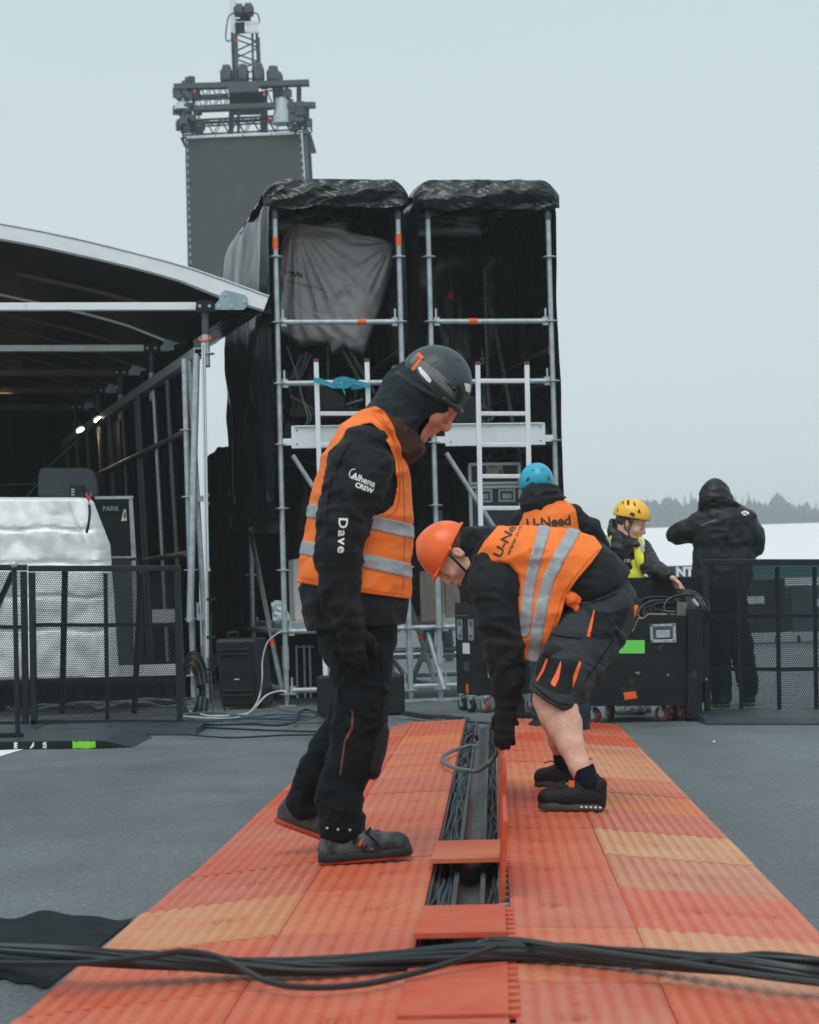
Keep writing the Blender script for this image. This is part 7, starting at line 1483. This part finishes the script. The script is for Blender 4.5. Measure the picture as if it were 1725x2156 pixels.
    organic('hair',[ell(fr(-.03,0,.02),(.088*K,.085*K,.062),fr.R,.02),ell(fr(.03,0,.055),(.075,.085,.022),fr.R,.02)],.0055,'hair',T,cuts=[plane(fr(.055,0,.03),fr.f-fr.u*.9)])
    organic('collar_buckle',[seg(P(1332,1148,-.2),P(1342,1146,-.2),.016,.02,lat,.01)],.005,'black_plastic',jk)
    decal_text('chest_print','MB',jk,1314,1184,11,0,'white_print',bold=.0)
    organic('trousers',ch([(1306,1280,.08,.17,.13),(1308,1310,.1,.165,.13)])+ch([(1302,1310,.0,.11,.11),(1310,1400,.05,.09,.085),(1307,1470,.12,.075,.075)],wr=.01)+ch([(1312,1310,.2,.11,.11),(1335,1400,.2,.09,.085),(1340,1472,.25,.075,.075)],wr=.01),.0075,'trousers_black',T)
    M['sneaker']=mat('sneaker',(.30,.31,.30),.7,0,.9,55)
    for a,b_,k in ((P(1296,1497,.0),P(1360,1505,-.12),P(1307,1478,.1)),(P(1322,1490,.22),P(1372,1492,.15),P(1340,1474,.25))): shoe(T,a*(1,1,0),b_*(1,1,0),0,np.array([.3,1,0]),'sneaker','sole_dark',w=.05,ankle=k,name='sneaker',hh=.006)
def hooded_man():
    m=Man(16.9,'man in black hooded rain jacket seen from behind, left elbow raised, behind the right barrier',G(1548,1487)); P=m.P; T=m.T; LX=np.array([1.,0,0])
    def ch(st,k=.03,side=LX,**kw): return chain([P(a[0],a[1],a[2]) for a in st],[(m.r(a[3]),a[4]) for a in st],side,k,**kw)
    fr=Frame(P(1505,1048,.02),(-.2,.95,-.2),(-.03,.2,.97))
    ts=[(1518,1080,0,36,.10),(1522,1094,0,56,.13),(1524,1125,0,60,.145),(1524,1180,0,58,.14),(1522,1215,0,57,.145),(1520,1250,0,54,.14)]
    aL=[(1474,1100,0,21,.075),(1442,1118,.06,20,.07),(1426,1126,.12,19,.065),(1452,1110,.34,15,.05),(1476,1090,.42,12,.04)]
    aR=[(1574,1098,0,20,.075),(1587,1125,.02,19,.07),(1588,1150,.05,18,.065),(1565,1170,.25,15,.05),(1545,1165,.36,12,.04)]
    body=head_prims(fr)+[seg(fr(-.02,0,-.05),P(1515,1082),.06,.07,LX,.03)]+ch([(a[0],a[1],a[2],a[3]*.8,a[4]*.8) for a in ts],k=.04)+ch([(a[0],a[1],a[2],a[3]*.6,a[4]*.6) for a in aL])+ch([(a[0],a[1],a[2],a[3]*.6,a[4]*.6) for a in aR])
    body+=hand_prims(P(1476,1090,.42),(.6,.1,.6),(0,-1,0),1.)+hand_prims(P(1545,1165,.36),(-.8,.3,0),(0,-1,0),1.)+ch([(1500,1260,0,26,.09),(1510,1370,-.02,20,.07),(1520,1465,0,13,.045)])+ch([(1545,1260,0,26,.09),(1562,1370,0,20,.07),(1576,1450,.05,13,.045)])
    organic('body',body,.008,'skin',T)
    jk=organic('jacket',ch(ts,k=.05)+ch(aL,wr=.012,wf=15,k=.05)+ch(aR,wr=.012,wf=15,k=.05),.0068,'jacket_wet',T,wr=.018,ws=(8,8,9),seed=5,cuts=[plane(P(1520,1243),(0,0,-1))])
    organic('hood',[ell(P(1506,1044,.0),(m.r(31),.125,m.r(36)),None,.02),seg(P(1506,1055,0),P(1520,1088,0),(m.r(33),.11),(m.r(46),.12),LX,.05),seg(P(1480,1068,0),P(1548,1074,-.02),(.03,.09),(.03,.09),LX,.04)],.0062,'jacket_wet',jk,wr=.012,ws=(12,12,26),seed=9)
    decal_poly('jacket_emblem',[[(1561,1081),(1563,1077),(1570,1075),(1577,1078),(1578,1083),(1574,1083),(1572,1079),(1566,1079),(1563,1082)],[(1564,1083),(1570,1081),(1573,1085),(1566,1085)]],jk,'white_print',step=3)
    decal_poly('reflective_seam',[[(1474,1106),(1500,1096),(1509,1093),(1509,1095),(1492,1101),(1475,1109)]],jk,'strap_grey',step=6)
    organic('trousers',ch([(1520,1235,0,52,.14),(1520,1275,0,52,.135)])+ch([(1502,1275,0,29,.11),(1511,1360,-.02,26,.095),(1519,1440,0,22,.08),(1520,1466,0,21,.08)],wr=.01,wf=12)+ch([(1543,1275,0,29,.11),(1560,1360,0,25,.095),(1574,1430,.04,21,.08),(1576,1450,.06,20,.08)],wr=.01,wf=12),.008,'trousers_black',T,wr=.01,ws=(9,9,14))
    for a,b_,k in ((P(1528,1489,-.12),P(1508,1484,.16),P(1520,1462,0)),(P(1578,1478,.0),P(1574,1474,.3),P(1576,1450,.06))): shoe(T,a*(1,1,0),b_*(1,1,0),0,(1,0,0),'shoe_black','sole_dark',w=.055,ankle=k,name='boot',hh=.007)
def far_person():
    m=Man(31.,'distant standing person in blue jeans, legs showing below the right tower deck',G(920,1389)); P=m.P; T=m.T; LX=np.array([1.,0,0])
    c=[P(900,1389),P(945,1389)]; x0=(c[0][0]+c[1][0])/2
    def Q(x,y,z): return np.array([x0+x,31.+y,z])
    B=[seg(Q(0,0,1.0),Q(0,0,1.42),(.15,.10),(.19,.11),LX,.05),seg(Q(0,0,1.45),Q(0,0,1.6),.06,.06,LX,.03)]+[seg(Q(s*.09,0,.9),Q(s*.14,0,.1),.09,.05,LX,.03) for s in(1,-1)]+[seg(Q(s*.2,0,1.4),Q(s*.26,.05,.85),.055,.035,LX,.03) for s in (1,-1)]
    B+=head_prims(Frame(Q(0,0,1.66),(0,-1,0),(0,0,1)))+hand_prims(Q(.26,.05,.85),(0,0,-1),(0,-1,0))+hand_prims(Q(-.26,.05,.85),(0,0,-1),(0,-1,0))
    organic('body',B,.011,'skin',T)
    organic('jacket',[seg(Q(0,0,.92),Q(0,0,1.4),(.19,.13),(.21,.13),LX,.05)]+[seg(Q(s*.2,0,1.40),Q(s*.27,.04,.9),.075,.05,LX,.03) for s in (1,-1)],.014,'jacket_black',T)
    organic('jeans',[seg(Q(0,0,.98),Q(0,0,.85),(.17,.12),(.17,.12),LX,.05)]+[seg(Q(s*.09,0,.85),Q(s*.145,0,.12),(.10,.10),(.085,.08),LX,.03,wr=.02,wf=9) for s in(1,-1)],.011,'jeans',T)
    for s in (1,-1): shoe(T,Q(s*.14,.1,0),Q(s*.17,-.19,0),0,(1,0,0),'leather','sole_dark',w=.055,ankle=Q(s*.14,.04,.13),name='boot',hh=.009)
walker(); bender(); back_man(); trunk_man(); hooded_man(); far_person()
